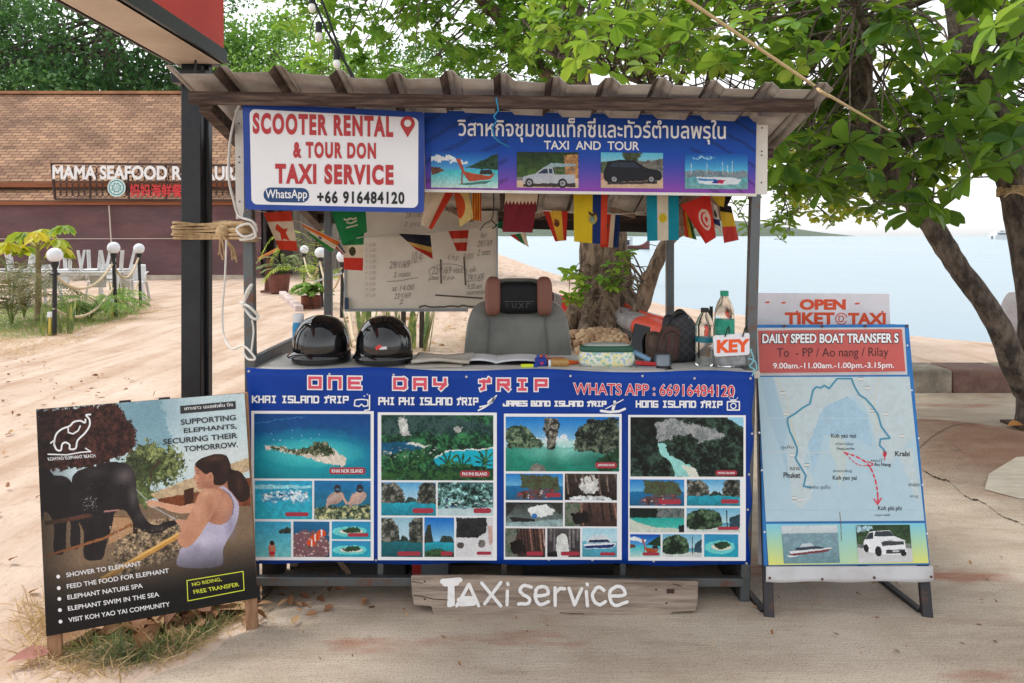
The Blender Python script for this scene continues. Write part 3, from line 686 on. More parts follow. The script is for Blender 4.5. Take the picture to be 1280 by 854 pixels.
def ph_pier(p):
    p.grad((20, 110, 200), (150, 205, 235), 0, .6); p.grad((40, 170, 195), (30, 120, 120), .6, 1, .2); p.poly([(.0, .5), (.08, .2), (.2, .16), (.3, .62), (0, .64)], (50, 58, 54), .6, .05); p.poly([(.5, .62), (.6, .44), (.9, .46), (1, .62)], (52, 70, 66), .5, .05); p.poly([(0, .85), (.5, .78), (1, .9), (1, 1), (0, 1)], (60, 90, 60), .8, .1, 3)
def ph_monkey(p):
    p.grad((215, 218, 222), (226, 226, 228), 0, 1, .06); p.poly([(0, 0), (.8, 0), (.85, .3), (.6, .5), (0, .5)], (42, 44, 46), .5, .08, 2); p.ell(.12, .7, .1, .08, (90, 84, 80), .3, .05); p.ell(.7, .66, .1, .1, (110, 104, 100), .3, .05); p.poly([(.85, .2), (.98, .2), (1, .6), (.9, .7)], (205, 170, 160))
def ph_cave(p, c=(60, 50, 46), hole=(200, 205, 200)):
    p.grad(c, tuple(int(x * .6) for x in c), 0, 1, .9, 3); p.ell(random.uniform(.45, .65), .4, .2, .34, hole, .3, .15, 2)
    for k in range(7): x = k / 6.5 + .03; p.line([(x, 0), (x + .04, random.uniform(.2, .8))], .03, (120, 104, 94), .5)
    p.poly([(.1, .88), (.6, .82), (.9, .9), (.9, 1), (.1, 1)], (214, 220, 224), .4, .06, 2)
def ph_cave2(p):
    p.grad((96, 70, 62), (60, 46, 44), 0, 1, .6); p.poly([(0, 0), (.35, 0), (.2, .5), (.3, 1), (0, 1)], (150, 152, 140), .6, .08, 2, (60, 80, 60))
    for k in range(9): x = .3 + k * .08; p.line([(x, 0), (x + .05, random.uniform(.6, 1))], .035, random.choice([(150, 110, 96), (190, 160, 146), (80, 56, 50), (44, 34, 34)]), .3)
    p.poly([(.1, .5), (.4, .35), (.5, .8), (.2, .9)], (30, 26, 28), .5, .1)
def ph_column(p):
    p.grad((84, 80, 82), (52, 50, 54), 0, 1, .5)
    for x in (.1, .22, .68, .8, .92): p.line([(x, 0), (x, random.uniform(.4, .9))], .06, (120, 116, 116), .4)
    p.poly(sm([(.3, 1), (.28, .4), (.36, .22), (.5, .18), (.6, .3), (.64, 1)]), (222, 226, 222), .12, .03); p.poly([(0, .85), (.3, .8), (.3, 1), (0, 1)], (30, 30, 34))
def ph_cove(p):
    p.grad((24, 34, 34), (24, 40, 36), 0, .45, .8); p.poly([(.5, .0), (1, 0), (1, .42), (.5, .4)], (150, 156, 156), .6, .06, 2, (60, 72, 70)); p.grad((40, 170, 160), (90, 200, 186), .4, 1, .1); p.poly([(0, .42), (.15, .6), (.5, .8), (1, .84), (1, 1), (0, 1)], (204, 214, 200), .1, .02); p.dots(9, .3, .62, .8, .74, .012, [(40, 40, 50), (150, 90, 80)]); p.poly([(.9, .7), (1, .7), (1, 1), (.9, 1)], (30, 36, 40))
def ph_bigtree(p):
    p.grad((110, 180, 214), (190, 222, 230), 0, .6); p.grad((60, 150, 180), (150, 190, 196), .6, .82); p.poly([(0, .82), (1, .76), (1, 1), (0, 1)], (210, 218, 214), .1); p.poly(sm([(0, .3), (.15, .08), (.4, .02), (.6, .2), (.66, .5), (.6, .8), (.04, .84)]), (28, 48, 36), .7, .05, 1, (70, 94, 70)); p.poly([(.8, .8), (.82, .4), (1, .2), (1, .8)], (44, 72, 84), .4, .05); p.line([(.75, .1), (.76, .9)], .02, (40, 40, 44))
def ph_canoe(p):
    p.grad((66, 70, 66), (120, 140, 140), 0, 1, .5, 2); p.ell(.62, .36, .24, .26, (232, 238, 238), .1, .08); p.poly([(.2, .1), (.5, .05), (.8, .1), (.95, .5), (1, 0), (0, 0), (0, .6)], (50, 54, 50), .6, .06, 2); p.poly([(.05, .6), (.5, .68), (.52, .8), (.15, .84)], (40, 40, 44), .3); p.ell(.5, .55, .05, .1, (60, 120, 190)); p.poly([(0, .84), (1, .7), (1, 1), (0, 1)], (150, 176, 178), .3)
def ph_speed(p, sea=(90, 180, 205)):
    p.grad((170, 218, 236), (200, 230, 240), 0, .5); p.grad(sea, tuple(int(x * .85) for x in sea), .45, 1, .25, 2)
    p.poly([(.02, .55), (.95, .48), (.98, .56), (.85, .68), (.1, .72)], (232, 236, 240)); p.poly([(.05, .62), (.93, .54), (.86, .66), (.1, .7)], (24, 50, 110)); p.poly([(.12, .52), (.2, .34), (.74, .32), (.85, .48)], (222, 228, 234)); p.poly([(.16, .5), (.22, .4), (.74, .38), (.8, .47)], (40, 56, 84)); p.poly([(.24, .33), (.3, .24), (.66, .22), (.74, .31)], (214, 220, 228))
def ph_village(p):
    p.grad((40, 130, 210), (120, 190, 225), 0, .5); p.grad((30, 120, 180), (20, 90, 130), .45, 1, .2); p.poly([(.25, 0), (.5, .05), (.9, .1), (.95, .6), (.6, .7), (.25, .5)], (96, 92, 70), .7, .08, 2, (60, 78, 56)); p.poly([(.15, .95), (.3, .6), (.7, .55), (.95, .65), (.7, .95)], (120, 90, 84), .9, .1, 4, (60, 70, 90)); p.dots(26, .2, .6, .85, .95, .025, [(180, 60, 50), (210, 205, 200), (60, 80, 110)])
def ph_longtail(p):
    p.grad((10, 80, 180), (90, 180, 230), 0, .52); p.ell(.15, .2, .22, .09, (235, 240, 245), .1, .1); p.ell(.4, .28, .15, .04, (220, 232, 240), .1, .1); p.grad((60, 190, 205), (200, 226, 218), .5, 1, .2, 3)
    p.poly([(.5, .46), (.7, .3), (.9, .1), (1, .05), (1, .5)], (34, 66, 44), .6, .04, 2); p.poly([(0, .42), (.12, .44), (.2, .56), (0, .62)], (120, 74, 60), .5, .05); p.poly([(.37, .22), (.43, .2), (.5, .56), (.86, .66), (.96, .58), (.88, .76), (.56, .82), (.48, .62)], (176, 76, 48), .15); p.poly([(.72, .62), (.74, .5), (.9, .5), (.92, .62)], (50, 44, 46)); p.poly([(.38, .9), (.6, .84), (.92, .78), (.8, .88), (.5, .92)], (70, 120, 110)); p.line([(.46, .55), (.46, .9)], .025, (130, 70, 50))
def wheel(p, x, y, r, asp): p.ell(x, y, r, r * asp, (22, 22, 24)); p.ell(x, y, r * .62, r * .62 * asp, (150, 152, 156)); p.ell(x, y, r * .2, r * .2 * asp, (60, 60, 64))
def ph_truck(p):
    p.grad((30, 54, 26), (70, 100, 44), 0, .7, .8, 3); p.poly([(.76, .1), (1, .05), (1, .8), (.8, .8)], (176, 130, 84), .5, .06, 3); p.poly([(0, .8), (1, .72), (1, 1), (0, 1)], (216, 190, 160), .1); p.poly([(.1, .9), (.95, .84), (.95, .97), (.1, .97)], (60, 52, 52))
    p.poly([(.08, .88), (.1, .7), (.3, .6), (.42, .43), (.58, .42), (.6, .62), (.94, .62), (.95, .86)], (178, 186, 196), .06); p.poly([(.34, .6), (.43, .47), (.5, .46), (.5, .6)], (40, 56, 80)); p.poly([(.52, .46), (.57, .46), (.57, .6), (.52, .6)], (40, 56, 80)); p.poly([(.42, .43), (.56, .3), (.95, .32), (.95, .38), (.6, .42)], (150, 176, 186)); p.line([(.92, .36), (.92, .62)], .015, (110, 120, 130)); p.line([(.62, .36), (.62, .62)], .015, (110, 120, 130)); p.line([(.6, .5), (.94, .5)], .015, (120, 110, 104))
    wheel(p, .2, .86, .07, 1.7); wheel(p, .74, .87, .075, 1.7)
def ph_suv(p):
    p.grad((90, 190, 225), (190, 220, 226), 0, .5); p.ell(.5, .05, .15, .22, (70, 84, 56), .6, .1, 2); p.poly([(.5, .25), (1, .18), (1, .5), (.6, .5)], (120, 118, 110), .5, .05, 3); p.poly([(0, .28), (.2, .25), (.2, .5), (0, .6)], (80, 96, 70), .6, .05, 3); p.poly([(0, .76), (1, .7), (1, 1), (0, 1)], (204, 176, 150), .08); p.poly([(0, .6), (.1, .55), (.1, .75), (0, .78)], (190, 140, 124))
    p.poly([(.04, .72), (.05, .5), (.12, .24), (.3, .2), (.55, .22), (.72, .42), (.95, .5), (.98, .66), (.96, .76), (.1, .84)], (22, 24, 32), .1); p.poly([(.14, .4), (.18, .27), (.52, .27), (.64, .42)], (44, 54, 70), .2); p.poly([(.1, .84), (.9, .78), (.9, .86), (.1, .9)], (60, 50, 52)); wheel(p, .21, .75, .07, 1.6); wheel(p, .81, .74, .07, 1.6)
def ph_marina(p):
    p.grad((6, 84, 180), (90, 190, 230), 0, .5); p.ell(.3, .12, .2, .03, (150, 205, 235), .1, .1); p.grad((80, 170, 190), (120, 170, 170), .5, 1, .4, 3); p.poly([(0, .52), (.2, .46), (.6, .5), (1, .48), (1, .68), (0, .68)], (176, 196, 206), .8, .06, 4, (70, 90, 100))
    for x in (.1, .35, .6, .68, .75): p.line([(x, .56), (x, random.uniform(.2, .4))], .008, (210, 220, 230))
    p.poly([(.18, .66), (.7, .66), (.9, .72), (.84, .86), (.4, .88), (.22, .84)], (216, 226, 234)); p.poly([(.2, .7), (.5, .72), (.5, .77), (.22, .77)], (60, 130, 190)); p.poly([(.5, .84), (.55, .74), (.64, .74), (.6, .84)], (190, 40, 80)); p.poly([(.42, .84), (.48, .74), (.55, .74), (.5, .84)], (30, 60, 150))
def ph_ferry(p):
    p.grad((205, 214, 218), (190, 204, 206), 0, .22); p.grad((128, 158, 168), (110, 146, 154), .2, 1, .3, 3); p.poly([(.1, .74), (.9, .6), (.78, .7), (.12, .8)], (120, 50, 60)); p.poly([(.1, .68), (.85, .59), (.9, .62), (.12, .75)], (220, 224, 226)); p.poly([(.2, .66), (.25, .58), (.65, .55), (.75, .61)], (52, 62, 76)); p.poly([(.3, .57), (.35, .48), (.5, .46), (.56, .54)], (196, 204, 208)); p.poly([(.05, .78), (.3, .8), (.1, .84)], (210, 220, 220))
def ph_whitecar(p):
    p.grad((36, 60, 34), (60, 84, 50), 0, .5, .9, 4, ); p.poly([(.0, .0), (.3, 0), (.3, .1), (0, .2)], (150, 180, 190), .5, .1, 3); p.grad((196, 196, 196), (206, 206, 206), .55, 1, .06); p.poly([(0, .5), (1, .52), (1, .62), (0, .6)], (110, 116, 110), .4, .03, 3)
    p.poly([(.13, .7), (.12, .45), (.24, .17), (.62, .14), (.7, .3), (.88, .42), (.9, .72), (.82, .8), (.42, .78)], (232, 234, 236)); p.poly([(.32, .3), (.36, .17), (.62, .16), (.7, .3)], (50, 60, 66)); p.poly([(.15, .38), (.24, .2), (.31, .2), (.3, .36)], (44, 50, 56)); p.poly([(.44, .46), (.6, .4), (.86, .44), (.86, .52), (.46, .56)], (60, 64, 68)); p.poly([(.52, .66), (.88, .66), (.86, .76), (.52, .76)], (58, 60, 64)); p.line([(.42, .42), (.9, .43)], .02, (214, 216, 218)); p.ell(.38, .7, .06, .14, (24, 24, 26)); p.ell(.16, .62, .045, .11, (24, 24, 26)); p.ell(.84, .76, .05, .08, (24, 24, 26)); p.poly([(.64, .68), (.76, .68), (.76, .72), (.64, .72)], (200, 200, 200))
_pn = [0]
def photo_mat(fn, w, h, *a):
    _pn[0] += 1; p = Pic(w, h); fn(p, *a); return imat('print_%02d' % _pn[0], detail(p.a, .05, .004 if fn in (ph_truck, ph_suv, ph_whitecar, ph_speed, ph_longtail, ph_marina, ph_ferry, ph_divers, ph_wade) else .008))

# ---------------------------------------------------------------- the taxi stall
STALL_Y = 3.2
steel = M('grey_steel', lin(96, 100, 102), .5, .6, col2=lin(110, 76, 56), scale=14, lo=.52, hi=.7, bump=.15, bscale=60)
rust = M('rusty_steel', lin(58, 42, 36), .75, .1, col2=lin(122, 104, 92), scale=9, lo=.45, hi=.75, stretch=(.5, 3, 6), bump=.4, bscale=40)
white_paint = M('chalky_white', lin(214, 212, 206), .6, col2=lin(188, 182, 170), scale=7, lo=.55, hi=.8)
wood_old = M('weathered_wood', lin(150, 126, 106), .85, col2=lin(112, 90, 74), scale=7, stretch=(.6, 6, 6), bump=.5, bscale=40)
stall = thing('taxi_stall', (0, 3.9, 0), 'roadside taxi and tour stall with narrow counter under a rusty tin roof', 'stall')
def roof_z(x, y): return 2.168 - (x + 1.33) * .0285 - (y - 3.0) * .247
def stall_parts():
    # four posts
    for a, b, w in [((1.066, 3.345, 2.03), (.972, 3.225, 0), .042), ((-1.150, 3.345, 2.06), (-1.085, 3.225, 0), .042), ((-1.10, 4.6, 1.72), (-1.10, 4.6, 0), .045), ((.945, 4.6, 1.66), (.945, 4.6, 0), .045)]:
        mb = MB(); mb.bar(a, b, w, w); mb.build('post', steel, stall, bevel=.004)
    # counter
    mb = MB(); mb.prism([(-1.1, 3.185, .97), (1.03, 3.185, .955), (1.03, 3.185, .985), (-1.1, 3.185, .998)], (0, .40, 0))
    mb.build('counter_top', M('counter_board', lin(196, 194, 188), .55, col2=lin(150, 138, 124), scale=3, lo=.5, hi=.75), stall, bevel=.004)
    mb = MB(); mb.bar((-1.085, 3.2, 1.01), (-1.09, 4.58, 1.01), .03, .06); mb.bar((.99, 3.2, .97), (.95, 4.58, .97), .03, .05)
    mb.bar((-1.08, 3.21, .108), (.965, 3.21, .104), .035, .036); mb.bar((-1.08, 3.24, .62), (-1.09, 4.6, .62), .03, .03)
    mb.build('rail', steel, stall, bevel=.003)
    mb = MB()
    for x in (475, 630, 779): p = at(x, 715, 3.215); mb.bar((p.x, 3.235, .96), (p.x, 3.235, .09), .026, .022)
    mb.build('strut', steel, stall, bevel=.003)
    mb = MB(); mb.bar(at(368, 600, 3.4), V(at(368, 700, 3.4).x, 3.4, .09), .03, .03); mb.bar(at(416, 690, 3.36), V(at(444, 750, 3.42).x, 3.42, .0), .034, .02)
    mb.build('batten', wood_old, stall)
    for x in (-1.052, .955): mb = MB(); mb.box((x, 3.41, .47), (.012, .32, .94)); mb.build('shade_panel', M('dark_plywood', lin(66, 56, 48), .9, col2=lin(40, 36, 33), scale=3), stall)  # added, unseen panels that shut light out from under the counter
    mb = MB(); mb.prism([(-1.03, 3.56, .0), (.94, 3.56, .0), (.94, 3.56, .95), (-1.03, 3.56, .95)], (0, .015, 0)); mb.build('back_panel', M('dark_plywood', lin(66, 56, 48), .9, col2=lin(40, 36, 33), scale=3), stall)
    # tin roof: bent front edge with ribs, then the sheet falling away to the back
    ribs = [at(x, 100, 3.0).x for x in (217, 285, 355, 428, 497, 565, 631, 695, 760, 825, 890, 957, 1021)]
    xs = []
    for r in ribs: xs += [(r - .043, 0), (r - .016, 1), (r + .010, 1), (r + .040, 0)]
    xs = [(x, h) for x, h in xs if -1.36 <= x <= 1.235]
    top = []; rows = [[], [], [], [], []]
    for x, h in xs:
        z0 = roof_z(x, 3.0); b = h * .028
        y0 = 2.955 + .012 * math.sin(x * 9)
        for r_, y in zip(rows, (y0, 3.2, 3.6, 4.2, 4.95)): r_.append((x, y, roof_z(x, y) + b + .003 * math.sin(x * 7 + y * 5)))
    mb = MB(); nn = len(rows[0])
    for j in range(4):
        for i in range(nn - 1): mb.add([rows[j][i], rows[j][i + 1], rows[j + 1][i + 1], rows[j + 1][i]], [(0, 1, 2, 3)], 1 if xs[i][1] < xs[i + 1][1] else 0)  # rising rib walls: rust tone that also paints their one-sided shade
    tin = M('weathered_tin', lin(164, 158, 152), .6, .1, col2=lin(126, 116, 108), scale=5, lo=.42, hi=.7, stretch=(1, 1, .4), bump=.2, bscale=50)
    o = mb.build('roof_sheet', [tin, M('rust_shaded_tin', lin(66, 52, 45), .8, .1, col2=lin(116, 102, 92), scale=7, lo=.45, hi=.75)], stall, smooth=12); so = o.modifiers.new('Solidify', 'SOLIDIFY'); so.thickness = .003; so.offset = -1
    mb = MB(); a, b = at(237, 122.5, 3.03), at(1017, 133, 3.03); mb.bar(a, b, .03, .05)
    mb.build('fascia', rust, stall, bevel=.004)
    for k, y in enumerate((3.55, 4.1, 4.72)):
        mb = MB(); mb.bar((-1.3, y, roof_z(-1.3, y) - .035), (1.2, y, roof_z(1.2, y) - .035), .05, .045); mb.build('purlin', wood_old if k == 1 else rust, stall)
    for x in (-1.22, .99):
        mb = MB(); mb.bar((x, 3.06 if x < 0 else 3.42, roof_z(x, 3.06 if x < 0 else 3.42) - .085), (x, 4.9, roof_z(x, 4.9) - .085), .05, .05); mb.build('rafter', rust if x < 0 else wood_old, stall)
    mb = MB(); mb.bar((-1.2, 4.76, roof_z(-1.2, 4.76) - .075), (1.0, 4.76, roof_z(1.0, 4.76) - .075), .04, .06); mb.build('rear_beam', M('dark_beam', lin(44, 36, 34), .8), stall)
    for a, b in ((at(655, 273, 4.0), at(700, 262, 3.5)), (at(766, 262, 3.8), at(792, 270, 4.3)), (at(562, 262, 3.8), at(590, 275, 4.3))): mb = MB(); mb.bar(a, b, .02, .022); mb.build('brace', wood_old, stall)
    mb = MB(); mb.prism([(1.0, 3.7, 1.62), (1.0, 4.7, 1.60), (1.0, 4.7, 1.71), (1.0, 3.7, 1.93)], (.012, 0, 0)); mb.build('side_board', M('brown_ply', lin(146, 116, 92), .8, col2=lin(120, 94, 74), scale=4), stall)
    # white sign rails beside the banners
    B = Board((0, 3.30, 0), (1, 3.30, 0), (0, 3.30, 1))
    for poly in ([(293, 134), (304, 133), (305, 272), (295, 274)], [(945, 145), (960, 146), (959, 243), (944, 243)]):
        mb = MB(); B.slab(mb, poly, 0, .03); 
        for t in (.15, .45, .5, .85):
            c = (np.array(poly[0]) * .5 + np.array(poly[1]) * .5) * (1 - t) + (np.array(poly[2]) * .5 + np.array(poly[3]) * .5) * t
            mb.add([B.on(c[0] + 1.1 * math.cos(a), c[1] + 1.1 * math.sin(a), .002) for a in np.linspace(0, 6.28, 9)[:-1]], [tuple(range(8))], 1)
        mb.build('sign_rail', [white_paint, M('screw_dark', lin(60, 50, 46), .6)], stall)
stall_parts()

# scooter rental signboard
def scooter_sign():
    q = [(303, 128.5), (530.5, 140.5), (530, 266), (306.5, 262)]
    B = Board(at(303, 128, 3.06), at(530, 141, 3.19), at(306, 262, 3.06))
    o = thing('rental_sign', B.on(415, 264), 'white scooter rental signboard with thick blue border and red capitals under the eave', 'sign')
    mb = MB(); B.slab(mb, rrect(q, 4), 0, .012); mb.build('panel', M('sign_blue', lin(18, 62, 150), .4, col2=lin(16, 54, 136), scale=5), o, smooth=30)
    mb = MB(); qi = [(312, 136.5), (523, 147.5), (522.5, 260), (314.5, 255.5)]; B.face(mb, rrect(qi, 7), .0015); mb.build('face', M('sign_face_white', lin(226, 228, 232), .38, col2=lin(216, 219, 224), scale=2), o, smooth=0)
    red = M('sign_letter_red', lin(176, 46, 50), .45); mb = MB(); k = .0032
    letter(mb, B, 'SCOOTER RENTAL', (316, 141, 491.5, 167.5), k, .05, dy=4.5, sp=1.22)
    # map pin
    pin = [(509.5 + 9 * math.cos(a), 154.5 + 9 * math.sin(a)) for a in np.linspace(R(155), R(385), 20)] + [(509.5, 172)]
    hole = [(509.5 + 4.6 * math.cos(a), 154.3 + 4.6 * math.sin(a)) for a in np.linspace(0, 6.283, 17)[:-1]]
    vv, ff = union_tris([pin, hole[::-1]]); mb.add([B.on(x, y, k) for x, y in vv], [tuple(f) for f in ff])
    letter(mb, B, '& TOUR DON', (366.5, 177, 470, 197.5), k, .05, dy=1.6, sp=1.22)
    letter(mb, B, 'TAXI SERVICE', (344, 204.5, 492, 230), k, .055, dy=1.6, sp=1.22)
    mb.build('lettering', red, o, smooth=0)
    mb = MB(); B.face(mb, rrect([(329.5, 234.3), (386.5, 235.3), (386.5, 253.5), (329.5, 252.7)], 9), .003); mb.build('lettering', M('pill_blue', lin(18, 62, 112), .45), o, smooth=0)
    mb = MB(); letter(mb, B, 'WhatsApp', (332, 237, 384, 251.5), .0045, .012); mb.build('lettering', M('print_white', lin(228, 230, 233), .5), o, smooth=0)
    mb = MB(); letter(mb, B, '+66 916484120', (396.5, 238.5, 505.5, 254.5), k, .04, dy=1.2, sp=1.18); mb.build('lettering', M('print_black', lin(24, 26, 30), .5), o, smooth=0)
scooter_sign()

pw = M('print_white', lin(228, 230, 233), .5)
def eyelets(mb, B, pts, off=.002, m=0, r=1.5):
    for x, y in pts: mb.add([B.on(x + r * math.cos(a), y + r * math.sin(a), off) for a in np.linspace(0, 6.283, 11)[:-1]], [tuple(range(10))], m)

def roof_banner():
    q = [(530, 138), (946, 145.5), (944, 243), (532, 237)]
    B = Board((0, 3.27, 0), (1, 3.27, 0), (0, 3.27, 1))
    o = thing('roof_banner', B.on(738, 240), 'blue to violet taxi and tour banner with four vehicle photos under the eave', 'banner')
    p = Pic(420, 100); p.grad((4, 56, 140), (6, 76, 180), 0, .45); p.grad((6, 76, 180), (150, 74, 178), .45, 1)
    n = FB[0][:100, :420][..., None]; stripe = (np.sin((p.X * 60 + p.Y * 26) + 5 * FB[1][:100, :420]) > .72)[..., None] & (np.abs(p.X - .05)[..., None] < .2); p.a = np.where(stripe, p.a * .82, p.a)
    stripe = (np.sin((p.X * 70 - p.Y * 30) + 5 * FB[1][100:200, :420]) > .8)[..., None] & (p.X > .8)[..., None]; p.a = np.where(stripe, p.a * .78, p.a)
    mb = MB(); nx = 26; top = []; rows = []
    uvr = []
    for j in range(7):
        v = j / 6; row = []; ur = []
        for i in range(nx):
            u = i / (nx - 1); x = (q[0][0] * (1 - u) + q[1][0] * u) * (1 - v) + (q[3][0] * (1 - u) + q[2][0] * u) * v; y = (q[0][1] * (1 - u) + q[1][1] * u) * (1 - v) + (q[3][1] * (1 - u) + q[2][1] * u) * v
            row.append(B.on(x, y, .0)); ur.append((u, 1 - v))
        rows.append(row); uvr.append(ur)
    for j in range(6):
        for i in range(nx - 1): mb.add([rows[j][i], rows[j][i + 1], rows[j + 1][i + 1], rows[j + 1][i]], [(3, 2, 1, 0)], 0, [uvr[j][i], uvr[j][i + 1], uvr[j + 1][i + 1], uvr[j + 1][i]])
    mb.build('sheet', imat('banner_print', p.a), o, smooth=0)
    mb = MB(); B.slab(mb, grow(q, -1), -.004, .02); mb.build('backing', white_paint, o)
    mb = MB(); mb.bar(B.on(531, 238.5, .004), B.on(945, 244, .004), .008, .012); mb.build('edge_strip', white_paint, o)
    for k, (fn, bx, dy) in enumerate([(ph_longtail, (539, 188.5, 622.5, 234.5), 1), (ph_truck, (646, 190, 723, 234.5), .6), (ph_suv, (751, 190.6, 828.7, 235), .8), (ph_marina, (856, 191.5, 934.5, 236), .8)]):
        mb = MB(); B.pic(mb, rect(*bx, dy), .0022); mb.build('photo', photo_mat(fn, 200, 112), o, smooth=0)
    mb = MB(); letter(mb, B, 'วิสาหกิจชุมชนแท็กซี่และทัวร์ตำบลพรุใน', (572, 146, 907, 177), .0028, .012, dy=4)
    letter(mb, B, 'TAXI  AND  TOUR', (680, 176, 799, 187), .0028, .016, dy=1.2); mb.build('lettering', pw, o, smooth=0)
roof_banner()

def counter_banner():
    q = [(307.5, 459.5), (943, 465.5), (936.5, 707), (320, 703.5)]
    B = Board((0, 3.165, 0), (1, 3.165, 0), (0, 3.165, 1))
    o = thing('trip_banner', B.on(630, 706), 'large deep blue vinyl trip banner with four white photo panels along the counter front', 'banner')
    vin = M('vinyl_blue', lin(2, 58, 150), .45, col2=lin(1, 48, 130), scale=2.2, bump=.12, bscale=9, spec=.25)
    rows = []
    for j in range(24):
        v = j / 23; row = []
        for i in range(80):
            u = i / 79; x = (q[0][0] * (1 - u) + q[1][0] * u) * (1 - v) + (q[3][0] * (1 - u) + q[2][0] * u) * v; y = (q[0][1] * (1 - u) + q[1][1] * u) * (1 - v) + (q[3][1] * (1 - u) + q[2][1] * u) * v
            e = max(0, (u - .965) / .035); y += (1.8 * math.sin(u * 19) * (1 - v) ** 8 + 1.4 * math.sin(u * 23 + 1) * v ** 8)
            x += e * 1.6 * math.sin(v * 21)
            row.append(B.on(x, y, -.001 - .006 * e * (1 + math.sin(v * 17)) + (.002 * math.sin(u * 40) if v > .97 or v < .03 else 0)))
        rows.append(row)
    mb = MB(); mb.loft(rows, closed=False, caps=False); sh = mb.build('sheet', vin, o, smooth=60); so = sh.modifiers.new('Solidify', 'SOLIDIFY'); so.thickness = .0015; so.offset = -1
    mb = MB(); eyelets(mb, B, [(311, 464), (412, 467.5), (492, 468.5), (583, 471), (713, 470), (803, 470), (868, 473), (938, 473), (312.5, 570), (322, 700), (470, 700), (686, 699.5), (740.5, 700), (817, 701.5), (933, 704), (936, 593), (934.5, 637), (940, 542)]); mb.build('eyelet', M('eyelet_metal', lin(190, 194, 200), .3, .8), o, smooth=0)
    mb = MB(); t = .0024
    block(mb, B, 'ONE', (384, 468.8, 453.5, 487.5), 6.6, t, dy=.6, gap=1.75); block(mb, B, 'DAY', (490, 470.2, 560, 488.6), 6.6, t, dy=.6, gap=1.75); block(mb, B, 'TRIP', (596, 471.5, 686, 489.8), 6.6, t, dy=.5, gap=1.75)
    letter(mb, B, 'WHATS APP : 66916484120', (716, 477.7, 918.5, 493.8), t, .042, dy=3); mb.build('lettering', pw, o, smooth=0)
    mb = MB(); t = .0034; pink = M('print_pink_red', lin(208, 74, 96), .5)
    block(mb, B, 'ONE', (385.6, 470.4, 451.9, 485.9), 3.6, t, dy=.6, gap=1.75); block(mb, B, 'DAY', (491.6, 471.8, 558.4, 487), 3.6, t, dy=.6, gap=1.75); block(mb, B, 'TRIP', (597.6, 473.1, 684.4, 488.2), 3.6, t, dy=.5, gap=1.75)
    letter(mb, B, 'WHATS APP : 66916484120', (717, 478.7, 917.5, 492.8), t, .008, dy=3, m=1); mb.build('lettering', [pink, M('print_crimson', lin(206, 52, 72), .5)], o, smooth=0)
    mb = MB(); t = .0024
    for s_, bx in [('KHAI ISLAND TRIP', (315, 494.3, 436, 503.8)), ('PHI PHI ISLAND TRIP', (473, 496.3, 598, 506.3)), ('JAMES BOND ISLAND TRIP', (628.5, 500.5, 758, 508)), ('HONG ISLAND TRIP', (794.5, 500.5, 903, 509.5))]:
        block(mb, B, s_, bx, 2.0, t, gap=.95, dy=.5)
    # little white pictograms: mask and snorkel, diver, kayak, camera
    mb.build('lettering', pw, o, smooth=0); mb = MB(); S = lambda ls, w: strokes(mb, B, ls, w, t); nx_ = lambda: mb.cuts.append(len(mb.f))
    S([[(444, 500), (452, 499), (460, 500), (460, 507), (455, 508), (452, 505), (449, 508), (443, 507), (444, 500)]], 1.5); S([[(462, 494), (462, 512), (456, 513)]], 1.6); S([[(455, 495), (456, 495)], [(459, 493), (459.6, 493)]], 1.3)
    nx_(); S([[(598, 513), (606, 509), (613, 504), (619, 497)], [(600, 508.5), (608, 507), (615, 503)]], 2); S([[(611, 503), (616, 499)]], 4); S([[(616, 499), (620.5, 494.5)]], 1.8)
    nx_(); nx_(); S([[(751, 513.5), (762, 515), (774, 514), (781, 511)]], 3); S([[(766, 512), (768, 505)]], 3.5); S([[(768, 502.2), (768.6, 502.2)]], 3.4); S([[(757, 511), (779, 499.5)]], 1.2)
    nx_(); S([[(909, 502), (924, 502), (924, 512.5), (909, 512.5), (909, 502)]], 1.6); S([[(916.5 + 3.4 * math.cos(a), 507.3 + 3.4 * math.sin(a)) for a in np.linspace(0, 6.283, 12)]], 1.3); S([[(913, 500), (920, 500)]], 1.6); S([[(916.5, 495.5), (916.5, 497.5)], [(911, 497), (912, 498.3)], [(922, 497), (921, 498.3)]], .9)
    mb.build('pictogram', pw, o, smooth=0)
    pill = M('pill_red', lin(158, 44, 62), .5)
    P1 = [(ph_island, 318, 517, 463.4, 597.8), (ph_snorkel, 319, 600.5, 390.5, 648.5), (ph_divers, 393, 600.5, 463.4, 649), (ph_wade, 319, 651.5, 364, 695.7), (ph_coral, 367, 651.5, 412, 695.7), (ph_isle2, 415, 651.5, 463.4, 673.6), (ph_isle2, 415, 675.7, 463.4, 695.7)]
    P2 = [(ph_bay, 476.8, 518.6, 616.6, 600), (ph_cliffs, 476.8, 602.5, 545, 644), (ph_beachtrees, 547.3, 602.5, 616.6, 644), (ph_cliffs, 476.8, 646.5, 528.5, 695.7), (ph_pier, 530.6, 646.5, 567.6, 695.7), (ph_monkey, 570.3, 646.5, 616, 695.7)]
    P3 = [(ph_pillar, 632.2, 520.7, 773.8, 588.8), (ph_village, 632.2, 591.8, 703.6, 624.7), (ph_cave, 706, 591.8, 771, 624.7), (ph_canoe, 632.2, 627.6, 703.6, 657.5), (ph_cave2, 706, 627.6, 771, 657.5), (ph_cave2, 631.6, 660, 681.5, 695.7), (ph_column, 684, 660, 725, 695.7), (ph_speed, 727.8, 660, 771, 695.7)]
